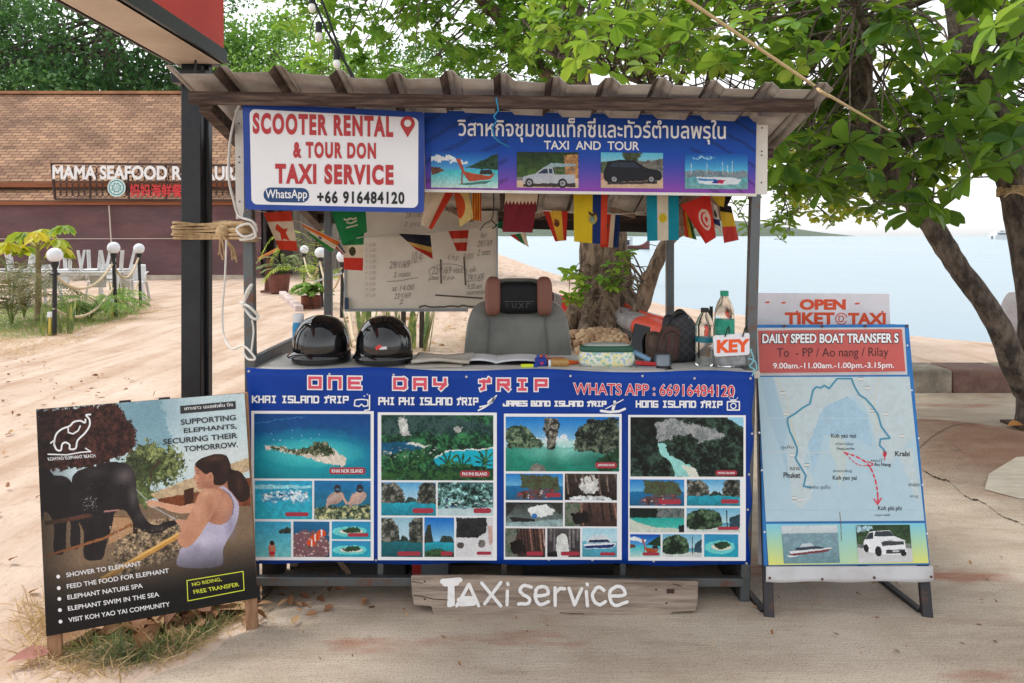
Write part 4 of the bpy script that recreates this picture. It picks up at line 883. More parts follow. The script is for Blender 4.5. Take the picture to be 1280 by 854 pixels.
    P4 = [(ph_hong, 787.9, 521.3, 929, 595.4), (ph_village, 787, 599, 855, 631.8), (ph_cliffs, 858.4, 599, 924.7, 631.8), (ph_cove, 787, 634.8, 855, 664.7), (ph_bigtree, 858, 634.8, 924.7, 664.7), (ph_longtail, 787.5, 667.4, 825.5, 695.7), (ph_bigtree, 828, 667.4, 877, 695.7), (ph_isle2, 880, 667.4, 922.6, 695.7)]
    extra = {('c', 1): ((70, 120, 190), (30, 120, 130)), ('v', 0): ()}
    for fr, ps, caps in [((314.3, 513.5, 467.3, 700), P1, [('KHAI NOK ISLAND', 412, 584, 457, 592.5), ('', 357, 640, 386, 645), ('', 435, 666, 461, 670.5)]), ((472.3, 515.3, 621, 700), P2, [('PHI PHI ISLAND', 575, 588, 612, 596), ('', 516, 635, 542, 641), ('', 592, 635, 614, 641), ('', 497, 689, 526, 694), ('', 551, 689, 566, 694), ('', 596, 689, 614, 693)]), ((629.9, 517, 777, 699.3), P3, [('JAMES BOND ISLAND', 744, 577.5, 771, 585), ('', 682, 616, 701, 621), ('', 658, 689, 679, 694), ('', 701, 689, 724, 694), ('', 750, 690, 769, 694)]), ((785.2, 518.6, 932, 700.5), P4, [('HONG ISLAND', 894, 587.5, 921, 594), ('', 823, 624, 851, 630), ('', 901, 624, 923, 629), ('', 897, 658, 923, 662), ('', 803, 690, 824, 694)])]:
        mb = MB(); B.face(mb, rect(*fr, .4), .0022); f = mb.build('photo_panel', pw, o, smooth=0)
        for k, (fn, x0, y0, x1, y1) in enumerate(ps):
            a = ()
            if fn is ph_cave: a = [((64, 54, 50), (210, 212, 208)), ((84, 66, 56), (150, 150, 140)), ((96, 78, 74), (216, 222, 214)), ((74, 62, 60), (222, 224, 224))][(k * 7 + int(x0)) % 4]
            if fn is ph_cliffs and y0 > 640: a = ((150, 195, 215), (30, 110, 120))
            mb = MB(); B.pic(mb, rect(x0, y0, x1, y1, .4), .0034); mb.build('photo', photo_mat(fn, int((x1 - x0) * 2.4), int((y1 - y0) * 2.4), *a), f, smooth=0)
        for s_, x0, y0, x1, y1 in caps:
            mb = MB(); B.face(mb, rrect(rect(x0, y0, x1, y1), (y1 - y0) * .4, 3), .0046, 0)
            if s_: letter(mb, B, s_, (x0 + 3, y0 + 2, x1 - 3, y1 - 2), .0058, .02, 1)
            mb.build('caption', [pill, pw], f, smooth=0)
counter_banner()
# ---------------------------------------------------------------- signs standing around the stall
def elephant_sign():
    Zp = lambda x, y: (30 + x / 2.4387, 480 + y / 2.44)
    qz = [(37, 78), (672, 28), (712, 652), (68, 770)]; q = [Zp(*p) for p in qz]
    B = Board(at(*q[3], 2.80), at(*q[2], 3.02), at(*q[0], 2.86))
    o = thing('elephant_sign', gnd(190, 800), 'dark elephant beach signboard with woman and elephant print on two short wooden legs', 'sign')
    mb = MB(); B.slab(mb, q, 0, .012); mb.build('board', M('board_edge', lin(30, 28, 28), .6), o)
    H = homog(qz, UNIT); p = Pic(620, 640, (20, 20, 22), H)
    P = p.poly
    P([(37, 78), (672, 28), (712, 652), (68, 770)], (200, 222, 228), .02)
    P([(280, 60), (420, 45), (460, 200), (340, 200)], (140, 180, 194), .02, .05, .5); p.glow(380, 80, 160, 130, (120, 160, 176), .8); p.glow(600, 220, 220, 80, (226, 232, 230), .8)
    P([(40, 380), (712, 330), (712, 652), (60, 770)], (150, 126, 100), .35, .02, 3, (112, 92, 74))
    P([(300, 420), (480, 400), (480, 520), (260, 600)], (96, 82, 68), .7, .06, 4, (150, 130, 104))
    p.ell(398, 240, 95, 62, (70, 86, 50), .6, .12, 2, (120, 128, 80)); p.ell(345, 260, 60, 50, (62, 74, 46), .6, .12, 2); p.line([(380, 330), (392, 260), (420, 230)], 9, (70, 60, 44)); p.ell(350, 330, 50, 40, (90, 105, 60), .5, .1, 2)
    P([(400, 330), (690, 285), (690, 372), (425, 372)], (122, 66, 38), .3, 0, 2); P([(385, 333), (470, 298), (690, 222), (690, 262), (560, 322), (470, 336), (405, 346)], (196, 172, 138), .25, .01, 3)
    P([(490, 320), (520, 312), (520, 360), (492, 366)], (70, 40, 28))
    P([(37, 78), (285, 58), (340, 130), (352, 172), (318, 208), (240, 244), (100, 262), (38, 262)], (48, 30, 28), .45, .05, 3, (74, 44, 38))
    PS = lambda pts, *a: P(sm(pts), *a)
    E = lambda pts: [((15 + x / 5.694) * 2.4387, (80 + y / 5.694) * 2.44) for x, y in pts]; Wm = lambda pts: [((140 + x / 5.026) * 2.4387, (70 + y / 5.023) * 2.44) for x, y in pts]
    eg = lambda f, x, y, rx, ry, k, c, a: p.glow(*f([(x, y)])[0], rx * k, ry * k, c, a)
    P(E([(560, 470), (690, 470), (700, 590), (520, 680)]), (186, 146, 108), .1, .01, 1); p.line(E([(715, 500), (715, 600)]), 14, (50, 36, 30))
    PS(E([(20, 140), (90, 150), (130, 190), (200, 198), (250, 230), (270, 300), (262, 420), (222, 540), (216, 640), (204, 742), (132, 742), (130, 560), (112, 500), (62, 450), (40, 520), (24, 400)]), (34, 30, 32), .15, .005)
    PS(E([(258, 225), (290, 170), (340, 145), (420, 128), (480, 105), (560, 93), (650, 105), (700, 150), (720, 220), (724, 290), (738, 380), (762, 450), (800, 508), (850, 538), (900, 528), (950, 508), (1000, 512), (1008, 535), (950, 562), (890, 590), (830, 598), (770, 580), (718, 540), (680, 490), (650, 440), (605, 432), (566, 460), (552, 530), (535, 600), (505, 690), (475, 782), (352, 775), (345, 600), (312, 520), (322, 600), (312, 702), (252, 702), (250, 560), (238, 480), (246, 380)]), (38, 34, 36), .15, .004)
    for x, y, rx, ry, c, a in ((640, 190, 110, 90, (124, 116, 116), .75), (700, 330, 50, 120, (112, 104, 104), .7), (760, 470, 60, 60, (92, 86, 86), .5), (880, 560, 90, 26, (90, 84, 84), .5), (430, 170, 120, 50, (74, 68, 70), .6), (470, 300, 90, 140, (22, 20, 22), .7), (400, 640, 60, 140, (20, 18, 20), .6), (170, 230, 90, 40, (70, 62, 64), .5)): eg(E, x, y, rx, ry, .428, c, a)
    p.ell(*E([(612, 262)])[0], 4, 2.4, (12, 10, 10)); p.line(E([(490, 446), (545, 438), (600, 432)]), 5, (176, 128, 120))
    p.line(E([(60, 536), (230, 505), (400, 470)]), 13, (88, 58, 48), .2); p.line(E([(60, 772), (340, 682), (500, 630), (690, 530)]), 8, (150, 96, 60), .2); p.line(E([(560, 478), (680, 478)]), 4, (120, 84, 60))
    qd = E([(330, 340), (440, 440)]); p.dots(60, *qd[0], *qd[1], 1.6, [(150, 150, 152), (104, 104, 108)]); qd = E([(280, 200), (640, 760)]); p.dots(60, *qd[0], *qd[1], 1.0, [(110, 108, 108), (80, 78, 80)])
    p.dots(160, 250, 430, 480, 540, 2.0, [(190, 180, 165), (70, 60, 50), (140, 126, 108)]); p.line([(240, 592), (478, 456)], 17, (206, 152, 74), .1); p.line([(240, 588), (478, 451)], 6, (232, 190, 116)); p.line(E([(722, 285), (800, 360)]), 3, (180, 186, 178))
    # woman in profile: far arm, neck, face, hair with ponytail, back, near arm, vest
    sk = (204, 148, 118)
    PS(Wm([(75, 378), (110, 368), (190, 385), (290, 405), (372, 390), (385, 442), (300, 454), (225, 440), (150, 408), (118, 418), (82, 402)]), (222, 168, 138), .03); p.line(Wm([(96, 400), (262, 492)]), 3.4, (176, 184, 190))
    P(Wm([(462, 240), (570, 250), (585, 310), (440, 315)]), (176, 120, 96), .03)
    P(sm(Wm([(384, 145), (470, 165), (495, 230), (474, 285), (410, 302), (392, 294), (389, 272), (381, 262), (386, 248), (362, 234), (379, 205), (374, 178)]), 3), (188, 130, 104), .03)
    for x, y, rx, ry, c, a in ((385, 225, 22, 50, (222, 168, 140), .8), (400, 285, 30, 24, (206, 150, 124), .5), (450, 280, 50, 40, (140, 92, 74), .5)): eg(Wm, x, y, rx, ry, .485, c, a)
    p.line(Wm([(384, 186), (402, 184)]), 2.2, (60, 36, 32)); p.line(Wm([(384, 200), (400, 203)]), 2.4, (44, 26, 26)); p.line(Wm([(383, 262), (402, 266)]), 2.2, (150, 74, 70))
    PS(Wm([(374, 150), (402, 118), (450, 95), (520, 82), (570, 97), (594, 140), (602, 182), (660, 200), (700, 260), (716, 330), (702, 372), (654, 386), (612, 332), (582, 300), (577, 255), (560, 272), (520, 278), (492, 266), (492, 220), (472, 196), (440, 208), (412, 182)]), (46, 29, 26), .15, .004)
    for x, y, rx, ry, c, a in ((500, 110, 90, 30, (104, 72, 56), .7), (560, 170, 30, 60, (84, 54, 44), .5), (650, 270, 30, 90, (96, 58, 44), .6), (600, 195, 14, 20, (16, 12, 12), .9)): eg(Wm, x, y, rx, ry, .485, c, a)
    p.ell(*Wm([(468, 224)])[0], 8, 12, (196, 138, 112)); eg(Wm, 470, 226, 10, 16, .485, (140, 90, 72), .8)
    PS(Wm([(440, 330), (480, 296), (545, 296), (600, 345), (616, 420), (602, 480), (560, 522), (500, 528), (455, 505)]), (186, 130, 104), .03)
    for x, y, rx, ry, c, a in ((560, 400, 60, 90, (212, 158, 128), .8), (480, 470, 50, 60, (150, 98, 76), .7)): eg(Wm, x, y, rx, ry, .485, c, a)
    PS(Wm([(455, 505), (490, 524), (540, 528), (582, 508), (606, 470), (613, 420), (606, 372), (580, 330), (545, 304), (524, 294), (556, 288), (602, 328), (632, 370), (648, 412), (642, 480), (612, 570), (572, 632), (548, 690), (530, 790), (278, 790), (278, 700), (300, 668), (350, 655), (400, 600), (440, 540)]), (190, 184, 208), .03)
    for x, y, rx, ry, c, a in ((430, 620, 90, 60, (216, 212, 228), .6), (600, 540, 50, 120, (136, 128, 158), .6), (380, 680, 60, 70, (148, 140, 168), .5)): eg(Wm, x, y, rx, ry, .485, c, a)
    P(Wm([(610, 380), (606, 372), (580, 330), (545, 304), (550, 300), (590, 332), (614, 376), (618, 420), (610, 470), (604, 466), (612, 420)]), (120, 120, 150))
    PS(Wm([(272, 606), (288, 545), (268, 520), (254, 502), (282, 490), (322, 500), (318, 540), (300, 600)]), (208, 154, 126), .03)
    PS(Wm([(398, 335), (428, 306), (490, 300), (540, 335), (512, 420), (474, 484), (440, 540), (402, 600), (352, 655), (306, 670), (272, 636), (272, 592), (300, 540), (330, 480), (364, 420), (384, 368)]), sk, .03)
    for x, y, rx, ry, c, a in ((440, 330, 60, 40, (230, 176, 146), .7), (390, 430, 40, 110, (222, 168, 138), .7), (470, 430, 40, 110, (164, 110, 86), .6), (340, 600, 50, 70, (180, 124, 98), .5)): eg(Wm, x, y, rx, ry, .485, c, a)
    # the design fades to black at its foot (part of the printed design)
    n = 1 - np.clip(((p.Y - .70) / .2), 0, 1)[..., None]; p.a = p.a * n + c8(20, 20, 22) * (1 - n)
    e = np.clip(1 - p.X / .16, 0, 1)[..., None] * .55; p.a = p.a * (1 - e) + c8(20, 20, 22) * e
    mb = MB(); B.pic(mb, q, .0015); mb.build('print', imat('elephant_print', detail(p.a, .05, .001), .4), o, smooth=0)
    w = M('print_white', lin(228, 230, 233), .5); dk = M('print_charcoal', lin(40, 42, 46), .5)
    L = lambda mb, s, x0, y0, x1, y1, dy, bold=.012, m=0, sh=4: letter(mb, B, s, (*Zp(x0, y0), *Zp(x1, y1)), .0042, bold, m, dy=dy / 2.44, sh=sh / 2.44)
    mb = MB(); SZ = lambda pts: [Zp(*a) for a in pts]
    lg = [(92, 182), (100, 200), (113, 202), (117, 184), (128, 178), (140, 186), (140, 198), (158, 196), (164, 172), (186, 150), (200, 128), (200, 108), (190, 95), (203, 93)]
    strokes(mb, B, [SZ(smoothpath([(a, b, 0) for a, b in lg], 4) and [(v.x, v.y) for v in smoothpath([(a, b, 0) for a, b in lg], 4)])], 2.2, .003)
    bk = [(92, 182), (98, 155), (115, 138), (140, 128), (152, 116), (172, 112), (186, 118), (188, 108)]
    strokes(mb, B, [SZ([(v.x, v.y) for v in smoothpath([(a, b, 0) for a, b in bk], 4)])], 2.2, .003)
    strokes(mb, B, [SZ([(135, 132), (136, 148), (150, 152), (166, 142), (172, 128)]), SZ([(82, 180), (92, 172), (92, 188)])], 1.8, .003)
    strokes(mb, B, [SZ([(74, 214), (130, 216), (175, 208), (204, 206), (188, 196), (204, 206)])], 1.6, .003)
    L(mb, 'KOHYAO ELEPHANT BEACH', 72, 224, 216, 234, -11, .012)
    for k, (s_, x1, y) in enumerate([('SHOWER TO ELEPHANT', 356, 577), ('FEED THE FOOD FOR ELEPHANT', 441, 612), ('ELEPHANT NATURE SPA', 361, 645), ('ELEPHANT SWIM IN THE SEA', 411, 679), ('VISIT KOH YAO YAI COMMUNITY', 444, 714)]):
        x0 = 129 + k * 1.6; dy = -(x1 - x0) * .158
        L(mb, s_, x0, y - 2, x1, y + 12, dy, .012, sh=2)
        cx, cy = Zp(105 + k * 1.7, y + 10); mb.add([B.on(cx + 2.4 * math.cos(a), cy + 2.4 * math.sin(a), .003) for a in np.linspace(0, 6.283, 13)[:-1]], [tuple(range(12))])
    mb.build('lettering', w, o, smooth=0)
    mb = MB(); B.face(mb, [Zp(476, 67), Zp(645, 52), Zp(646, 76), Zp(477, 91)], .003, 0); L(mb, 'เกาะยาว เอเลฟเฟ่น บีช', 487, 68, 634, 80, -13, .01, 1)
    mb.build('lettering', [dk, w], o, smooth=0)
    mb = MB()
    for s_, x0, x1, y0 in [('SUPPORTING', 478, 645, 108), ('ELEPHANTS,', 487, 648, 135), ('SECURING THEIR', 424, 650, 168), ('TOMORROW.', 487, 652, 190)]: L(mb, s_, x0, y0, x1, y0 + 17, -(x1 - x0) * .088, .02, sh=1)
    mb.build('lettering', dk, o, smooth=0)
    mb = MB(); yl = M('print_yellow', lin(206, 214, 60), .5)
    strokes(mb, B, [SZ([(497, 599), (668, 571), (671, 628), (500, 661), (497, 599)])], 1.1, .003); L(mb, 'NO RIDING,', 511, 606, 600, 618, -17, .012); L(mb, 'FREE TRANSFER', 515, 628, 653, 640, -24, .012); mb.build('lettering', yl, o, smooth=0)
    lw = M('sign_leg_wood', lin(160, 122, 92), .85, col2=lin(130, 96, 70), scale=7, stretch=(6, 6, .7), bump=.4, bscale=30)
    for bx, by, d in ((67, 823, None), (315, 782, None)):
        g = gnd(bx, by); n = B.n; top = B.on(bx - (16 if bx < 100 else 17), by - 290, -.014)
        a = V(*g); a = a - n * 0
        mb = MB(); foot = B.on(bx, by, -.028); foot = foot + (B.on(bx, by, -.028) - B.on(bx - 1, by - 20, -.028)).normalized() * .03
        tp = B.on(bx - 13, by - 290, -.028); mb.bar(foot, tp, .047, .03, up=n); mb.build('leg', lw, o, bevel=.003)
    mb = MB()
    for x in (290, 410): mb.bar(B.on(*Zp(x, 57 - (x - 290) * .075), -.006), B.on(*Zp(x + 34, 54 - (x - 290) * .075), -.006), .012, .012)
    mb.build('clip', M('dark_clip', lin(46, 32, 30), .6), o)
elephant_sign()

def a_frame():
    B = Board(at(957, 728, 3.10), at(1169, 727, 3.10), at(946, 406, 3.44))
    o = thing('map_sign', gnd(1065, 785), 'blue framed standing sandwich board with speed boat timetable and route map', 'sign')
    fr = M('frame_steel_dark', lin(58, 56, 58), .55, .5, col2=lin(104, 72, 56), scale=16, lo=.52, hi=.68, bump=.2, bscale=60)
    fb = M('frame_blue', lin(22, 110, 176), .45, col2=lin(18, 96, 160), scale=6)
    mb = MB(); L0, L1 = [(946, 406), (953, 727)], [(1136, 406), (1169, 727)]
    lt, rt_ = B.on(950, 408, -.02), B.on(1134, 408, -.02)
    lt, rt_ = B.on(953, 409, -.034), B.on(1132, 408, -.034); ext = lambda t, q: t + (q - t) * (t.z / (t.z - q.z))
    lf, rf = ext(lt, B.on(964, 760, -.034)), ext(rt_, B.on(1163, 760, -.034))
    mb = MB(); mb.bar(lt, lf, .04, .035); mb.build('leg', fr, o, bevel=.003)
    mb = MB(); mb.bar(rt_, rf, .04, .035); mb.build('leg', fr, o, bevel=.003)
    for f, t in ((lf, lt), (rf, rt_)):
        bk = V(f.x - .09, 4.0, .018); mb = MB(); mb.bar(t + V(0, .03, -.03), bk, .035, .03); mb.build('leg', fr, o, bevel=.003)
        mb = MB(); mb.bar(f + V(-.01, .03, .018), bk, .03, .032); mb.build('foot_rail', fr, o, bevel=.003)
    mb = MB(); mb.bar(lt + V(.02, .005, 0), rt_ + V(-.02, .005, 0), .03, .03); mb.build('top_bar', fr, o, bevel=.003)
    q = [(946, 406), (1136, 405.5), (1164.5, 727), (957, 727.5)]
    # blue backing with the printed sheets on it
    mb = MB(); B.slab(mb, [(946, 406), (1136, 405.5), (1162.6, 706.5), (955.0, 707.5)], 0, .012); mb.build('backing', fb, o, bevel=.002)
    w = M('print_white', lin(228, 230, 233), .5); ww = M('vinyl_white', lin(190, 190, 192), .5, col2=lin(172, 170, 170), scale=5)
    rows = []
    for j in range(5):
        v = j / 4; rows.append([B.on(957 + u * 208.5 + 1.2 * v * u, 708 + v * (19.5 + .8 * math.sin(u * 16)) - .4 * u, .0035 + .0015 * math.sin(u * 13 + v * 4)) for u in np.linspace(0, 1, 40)])
    mb = MB(); mb.loft(rows, closed=False, caps=False); s = mb.build('hem', ww, o, smooth=60); so = s.modifiers.new('Solidify', 'SOLIDIFY'); so.thickness = .001; so.offset = -1
    # header
    mb = MB(); B.face(mb, [(946, 410), (1130.5, 409.5), (1134, 468.5), (947.5, 470)], .0015); mb.build('header', ww, o, smooth=0)
    mb = MB(); B.face(mb, [(947.5, 413.5), (1127, 411.5), (1131.5, 464.5), (949.5, 466.5)], .0028); mb.build('header_panel', M('header_red', lin(186, 84, 78), .5, col2=lin(174, 76, 72), scale=5), o, smooth=0)
    mb = MB(); letter(mb, B, 'DAILY SPEED BOAT TRANSFER S', (951.5, 416.5, 1123.5, 430.5), .004, .075, dy=-.6); mb.build('lettering', M('print_black', lin(24, 26, 30), .5), o, smooth=0)
    mb = MB(); letter(mb, B, 'DAILY SPEED BOAT TRANSFER S', (952.5, 417.6, 1122.5, 429.6), .005, .03, dy=-.6); letter(mb, B, '9.00am.-11.00am.-1.00pm.-3.15pm.', (966, 454, 1117, 463.2), .004, .012, dy=-1); mb.build('lettering', w, o, smooth=0)
    mb = MB(); letter(mb, B, 'To  - PP / Ao nang / Rilay', (971, 435.5, 1110, 450), .004, .0, dy=-1); mb.build('lettering', M('print_maroon', lin(66, 26, 28), .5), o, smooth=0)
    # map sheet, painted in photo pixels through the sheet's own plane
    qm = [(947, 471.5), (1136.5, 471), (1155, 651), (957, 652)]
    p = Pic(520, 500, (186, 214, 226), homog(qm, UNIT)); P = p.poly
    p.a = p.a * (1 + .05 * (p.nz(0, .6)[..., None] - .5)); land = (200, 216, 220)
    Zq = lambda pts: [(940 + x / 4.067, 530 + y / 4.067) for x, y in pts]
    P([(950, 471), (966, 471), (974, 500), (984, 528), (980, 560), (990, 600), (1000, 640), (985, 600), (974, 560), (960, 520)], (176, 206, 222))
    P([(966, 471), (1136, 471), (1143, 545), (1120, 572), (1112, 580), (1104, 572), (1096, 560), (1086, 520), (1078, 505), (1066, 494), (1052, 500), (1030, 510), (1020, 540), (1010, 556), (1004, 580), (1016, 600), (1014, 625), (1002, 636), (990, 628), (984, 580), (986, 540), (976, 508)], land, .05, .012, 1)
    P([(1120, 566), (1140, 560), (1150, 628), (1142, 620), (1136, 600)], land, .05, .01); P([(1038, 540), (1052, 548), (1060, 566), (1056, 590), (1048, 610), (1044, 580), (1036, 560)], (200, 216, 214), .05, .02)
    P([(1030, 508), (1060, 496), (1084, 520), (1090, 560), (1060, 545), (1030, 545), (1016, 590), (1010, 556), (1020, 530)], (172, 205, 224), .06, .02)
    p.line([(970, 471), (984, 500), (988, 530), (998, 560)], 1.2, (214, 214, 190)); p.line([(1100, 471), (1092, 500), (1096, 540)], 1.2, (214, 214, 190)); p.line([(947, 523), (1140, 524)], .8, (196, 220, 226)); p.line([(952, 566), (1145, 567)], 1.2, (204, 214, 216)); p.line([(952, 638), (1150, 638)], .8, (176, 200, 214))
    for x, y in ((978, 492), (982, 518), (990, 570), (1008, 582), (1000, 625), (1084, 485), (1090, 514), (1106, 518), (1127, 546), (992, 623), (1076, 474)): P(rect(x - 3, y - 1.8, x + 3, y + 1.8), (226, 228, 224)); p.line([(x - 3, y - 1.8), (x + 3, y - 1.8)], .5, (110, 120, 124)); p.line([(x - 3, y + 1.8), (x + 3, y + 1.8)], .5, (110, 120, 124))
    mb = MB(); B.pic(mb, qm, .0028); mb.build('map', imat('route_map', p.a, .5, .8), o, smooth=0)
    T = lambda pts: pts
    mb = MB(); teal = M('print_teal', lin(58, 136, 164), .5)
    strokes(mb, B, [[(1013, 609.5), (1004, 608), (1007, 595), (994, 573), (996, 566), (996, 560), (990, 546), (987, 540), (984, 528), (984, 523), (994, 517), (1003, 510), (1012, 505), (1016, 488), (1020, 484), (1026, 485), (1030, 482), (1036, 486), (1046, 473.5), (1064, 473.5), (1068, 484), (1074, 494), (1082, 499), (1090, 508), (1097, 518), (1101, 533), (1106, 540), (1112, 548), (1100, 549), (1099, 557), (1104, 562), (1107, 567)]], 2.2, .004)
    mb.build('route_line', teal, o, smooth=0)
    mb = MB(); rd = M('print_crimson', lin(160, 34, 60), .5)
    def dash(pts, w_, seg, gp):
        pts = [np.array((v.x, v.y)) for v in smoothpath([(a, b, 0) for a, b in pts], 10)]; acc = 0; cur = []; ls = []
        for a, b in zip(pts[:-1], pts[1:]):
            on = (acc % (seg + gp)) < seg
            if on: cur += [tuple(a), tuple(b)]
            elif cur: ls.append(cur); cur = []
            acc += np.linalg.norm(b - a)
        if cur: ls.append(cur)
        strokes(mb, B, ls, w_, .004)
    dash([(1055, 566), (1070, 571), (1084, 580), (1092, 595), (1096, 612), (1097, 628)], 2.0, 4.4, 3.4); dash([(1057, 567), (1066, 577), (1076, 582), (1090, 582)], 1.2, 3, 2.4)
    strokes(mb, B, [[(1092, 624), (1096.5, 630.5), (1101, 623)]], 1.8, .004); strokes(mb, B, [[(1084, 577), (1091, 580), (1086, 584)]], 1.3, .004); strokes(mb, B, [[(1105.5, 566), (1105.5, 569)]], 4.6, .004); strokes(mb, B, [[(1105.5, 566), (1105.5, 575)]], 1.2, .004)
    mb.build('route_line', rd, o, smooth=0)
    mb = MB(); bk = M('print_black', lin(24, 26, 30), .5)
    for s_, x0, y0, x1, y1, b in [('Koh yao noi', 1038.5, 542, 1069.5, 549, .012), ('Koh yao yai', 1040.5, 594.5, 1070.5, 601.5, .012), ('Krabi', 1118.5, 564, 1136.5, 570.5, .02), ('Ao Nang', 1092, 578.5, 1113, 584, .015), ('Phuket', 979, 590.5, 1000, 597.5, .02), ('Koh phi phi', 1097, 632.5, 1126.5, 639.5, .012), ('ทุ่งคิด ภูเก็ต', 1009, 606.5, 1037.5, 612.5, .0), ('เกาะยาวน้อย', 1044, 552.5, 1066, 556.5, 0), ('เกาะยาวใหญ่', 1041, 586.5, 1064, 591, 0), ('หมู่เกาะพีพี', 1093, 642, 1112, 646, 0), ('กระบี่', 1088, 573.5, 1102, 577.5, 0), ('ภูเก็ต', 976, 557, 992, 562, 0), ('ถลาง', 987, 584, 999, 588, 0), ('เกาะลันตา', 1135, 603, 1149, 608, 0), ('เกาะปู', 1137, 618.5, 1147, 623, 0), ('Chong Land Pier', 1045, 559.5, 1068, 563, .015)]:
        letter(mb, B, s_, (x0, y0, x1, y1), .004, b, dy=.2)
    mb.build('lettering', bk, o, smooth=0)
    # foot panel with the two pictures
    qf = [(957, 655), (1155.5, 654), (1160.5, 704), (960.5, 706.5)]
    p = Pic(300, 80, (140, 205, 225)); p.grad((130, 205, 228), (226, 226, 120), 0, 1); e = np.clip(np.abs(p.X - .48) * 2.2, 0, 1)[..., None]; p.a = p.a * (.45 + .55 * e) + c8(150, 205, 215) * (.55 - .55 * e)
    mb = MB(); B.pic(mb, qf, .0028); fp = mb.build('foot_panel', imat('foot_print', p.a), o, smooth=0)
    for fn, qq in ((ph_ferry, [(976, 657.5), (1046, 656.5), (1049.5, 703.5), (979.5, 704.5)]), (ph_whitecar, [(1069, 656.5), (1136.5, 656), (1140.5, 702.5), (1072.5, 703.5)])):
        mb = MB(); B.pic(mb, qq, .004); mb.build('photo', photo_mat(fn, 190, 130), fp, smooth=0)
    mb = MB(); rs = M('rusty_nail', lin(84, 44, 34), .7)
    eyelets(mb, B, [(961.5, 722.5), (1027, 724), (1092, 722), (1163, 721)], .0070, 0, 1.8); eyelets(mb, B, [(980, 408), (1027, 408.5), (1081, 408), (1133, 408)], .0055, 0, 1.8); mb.build('nail', rs, o, smooth=0)
    mb = MB(); eyelets(mb, B, [(1133.8, 432), (1139.3, 488), (1148, 548), (1153, 606), (1158.5, 667), (949, 541), (952, 588), (955.5, 665)], .003, 0, 1.3); mb.build('eyelet', M('eyelet_metal', lin(190, 194, 200), .3, .8), o, smooth=0)
    mb = MB(); strokes(mb, B, [[(1049, 640), (1051, 662)], [(1050.5, 664), (1051.5, 676)], [(1043, 690), (1043.3, 694)]], .7, .0056); mb.build('stain', M('rust_stain', lin(120, 84, 60), .8), o, smooth=0)
a_frame()

def open_sign():
    B = Board(at(945, 366, 3.56), at(1112, 367.5, 3.56), V(1.1, 3.575, .2))
    mb = MB(); q = [(944, 366.5), (1111.5, 367.5)]
    a, b = B.on(*q[0]), B.on(*q[1]); c, d = V(b.x + .05, B.on(1118, 470).y, 0.0), V(a.x + .02, B.on(948, 470).y, 0.0)
    o = thing('open_sign', (a.x / 2 + b.x / 2, 3.57, 0), 'white hand painted open ticket board with orange capitals behind the map sign', 'sign')
    mb.prism([a, b, c, d], (0, .01, 0)); mb.build('board', M('board_white', lin(214, 214, 222), .5, col2=lin(200, 198, 204), scale=6), o)
    mb = MB(); og = M('paint_orange', lin(208, 74, 36), .5)
    letter(mb, B, 'OPEN', (999.5, 374, 1057, 387.5), .002, .05); letter(mb, B, 'TIKET', (981, 390.5, 1043, 405.5), .002, .045); letter(mb, B, 'TAXI', (1060, 391, 1107, 406), .002, .045)
    strokes(mb, B, [[(1051.5 + 7 * math.cos(t), 398.5 + 7 * math.sin(t)) for t in np.linspace(.5, 6.0, 22)], [(1048.5, 395), (1048.5, 402), (1053, 402), (1054.5, 398.5), (1053, 395), (1048.5, 395)]], 1.3, .002)
    strokes(mb, B, [[(957.5, 378), (961, 377.7)], [(977.5, 378.6), (981, 378.4)], [(1069.5, 379.7), (1073.5, 379.4)]], 2, .002); strokes(mb, B, [[(996, 389.5), (996.5, 389.5)], [(1102.5, 389.8), (1103, 389.8)]], 2.4, .002)
    mb.build('lettering', og, o, smooth=0)
open_sign()

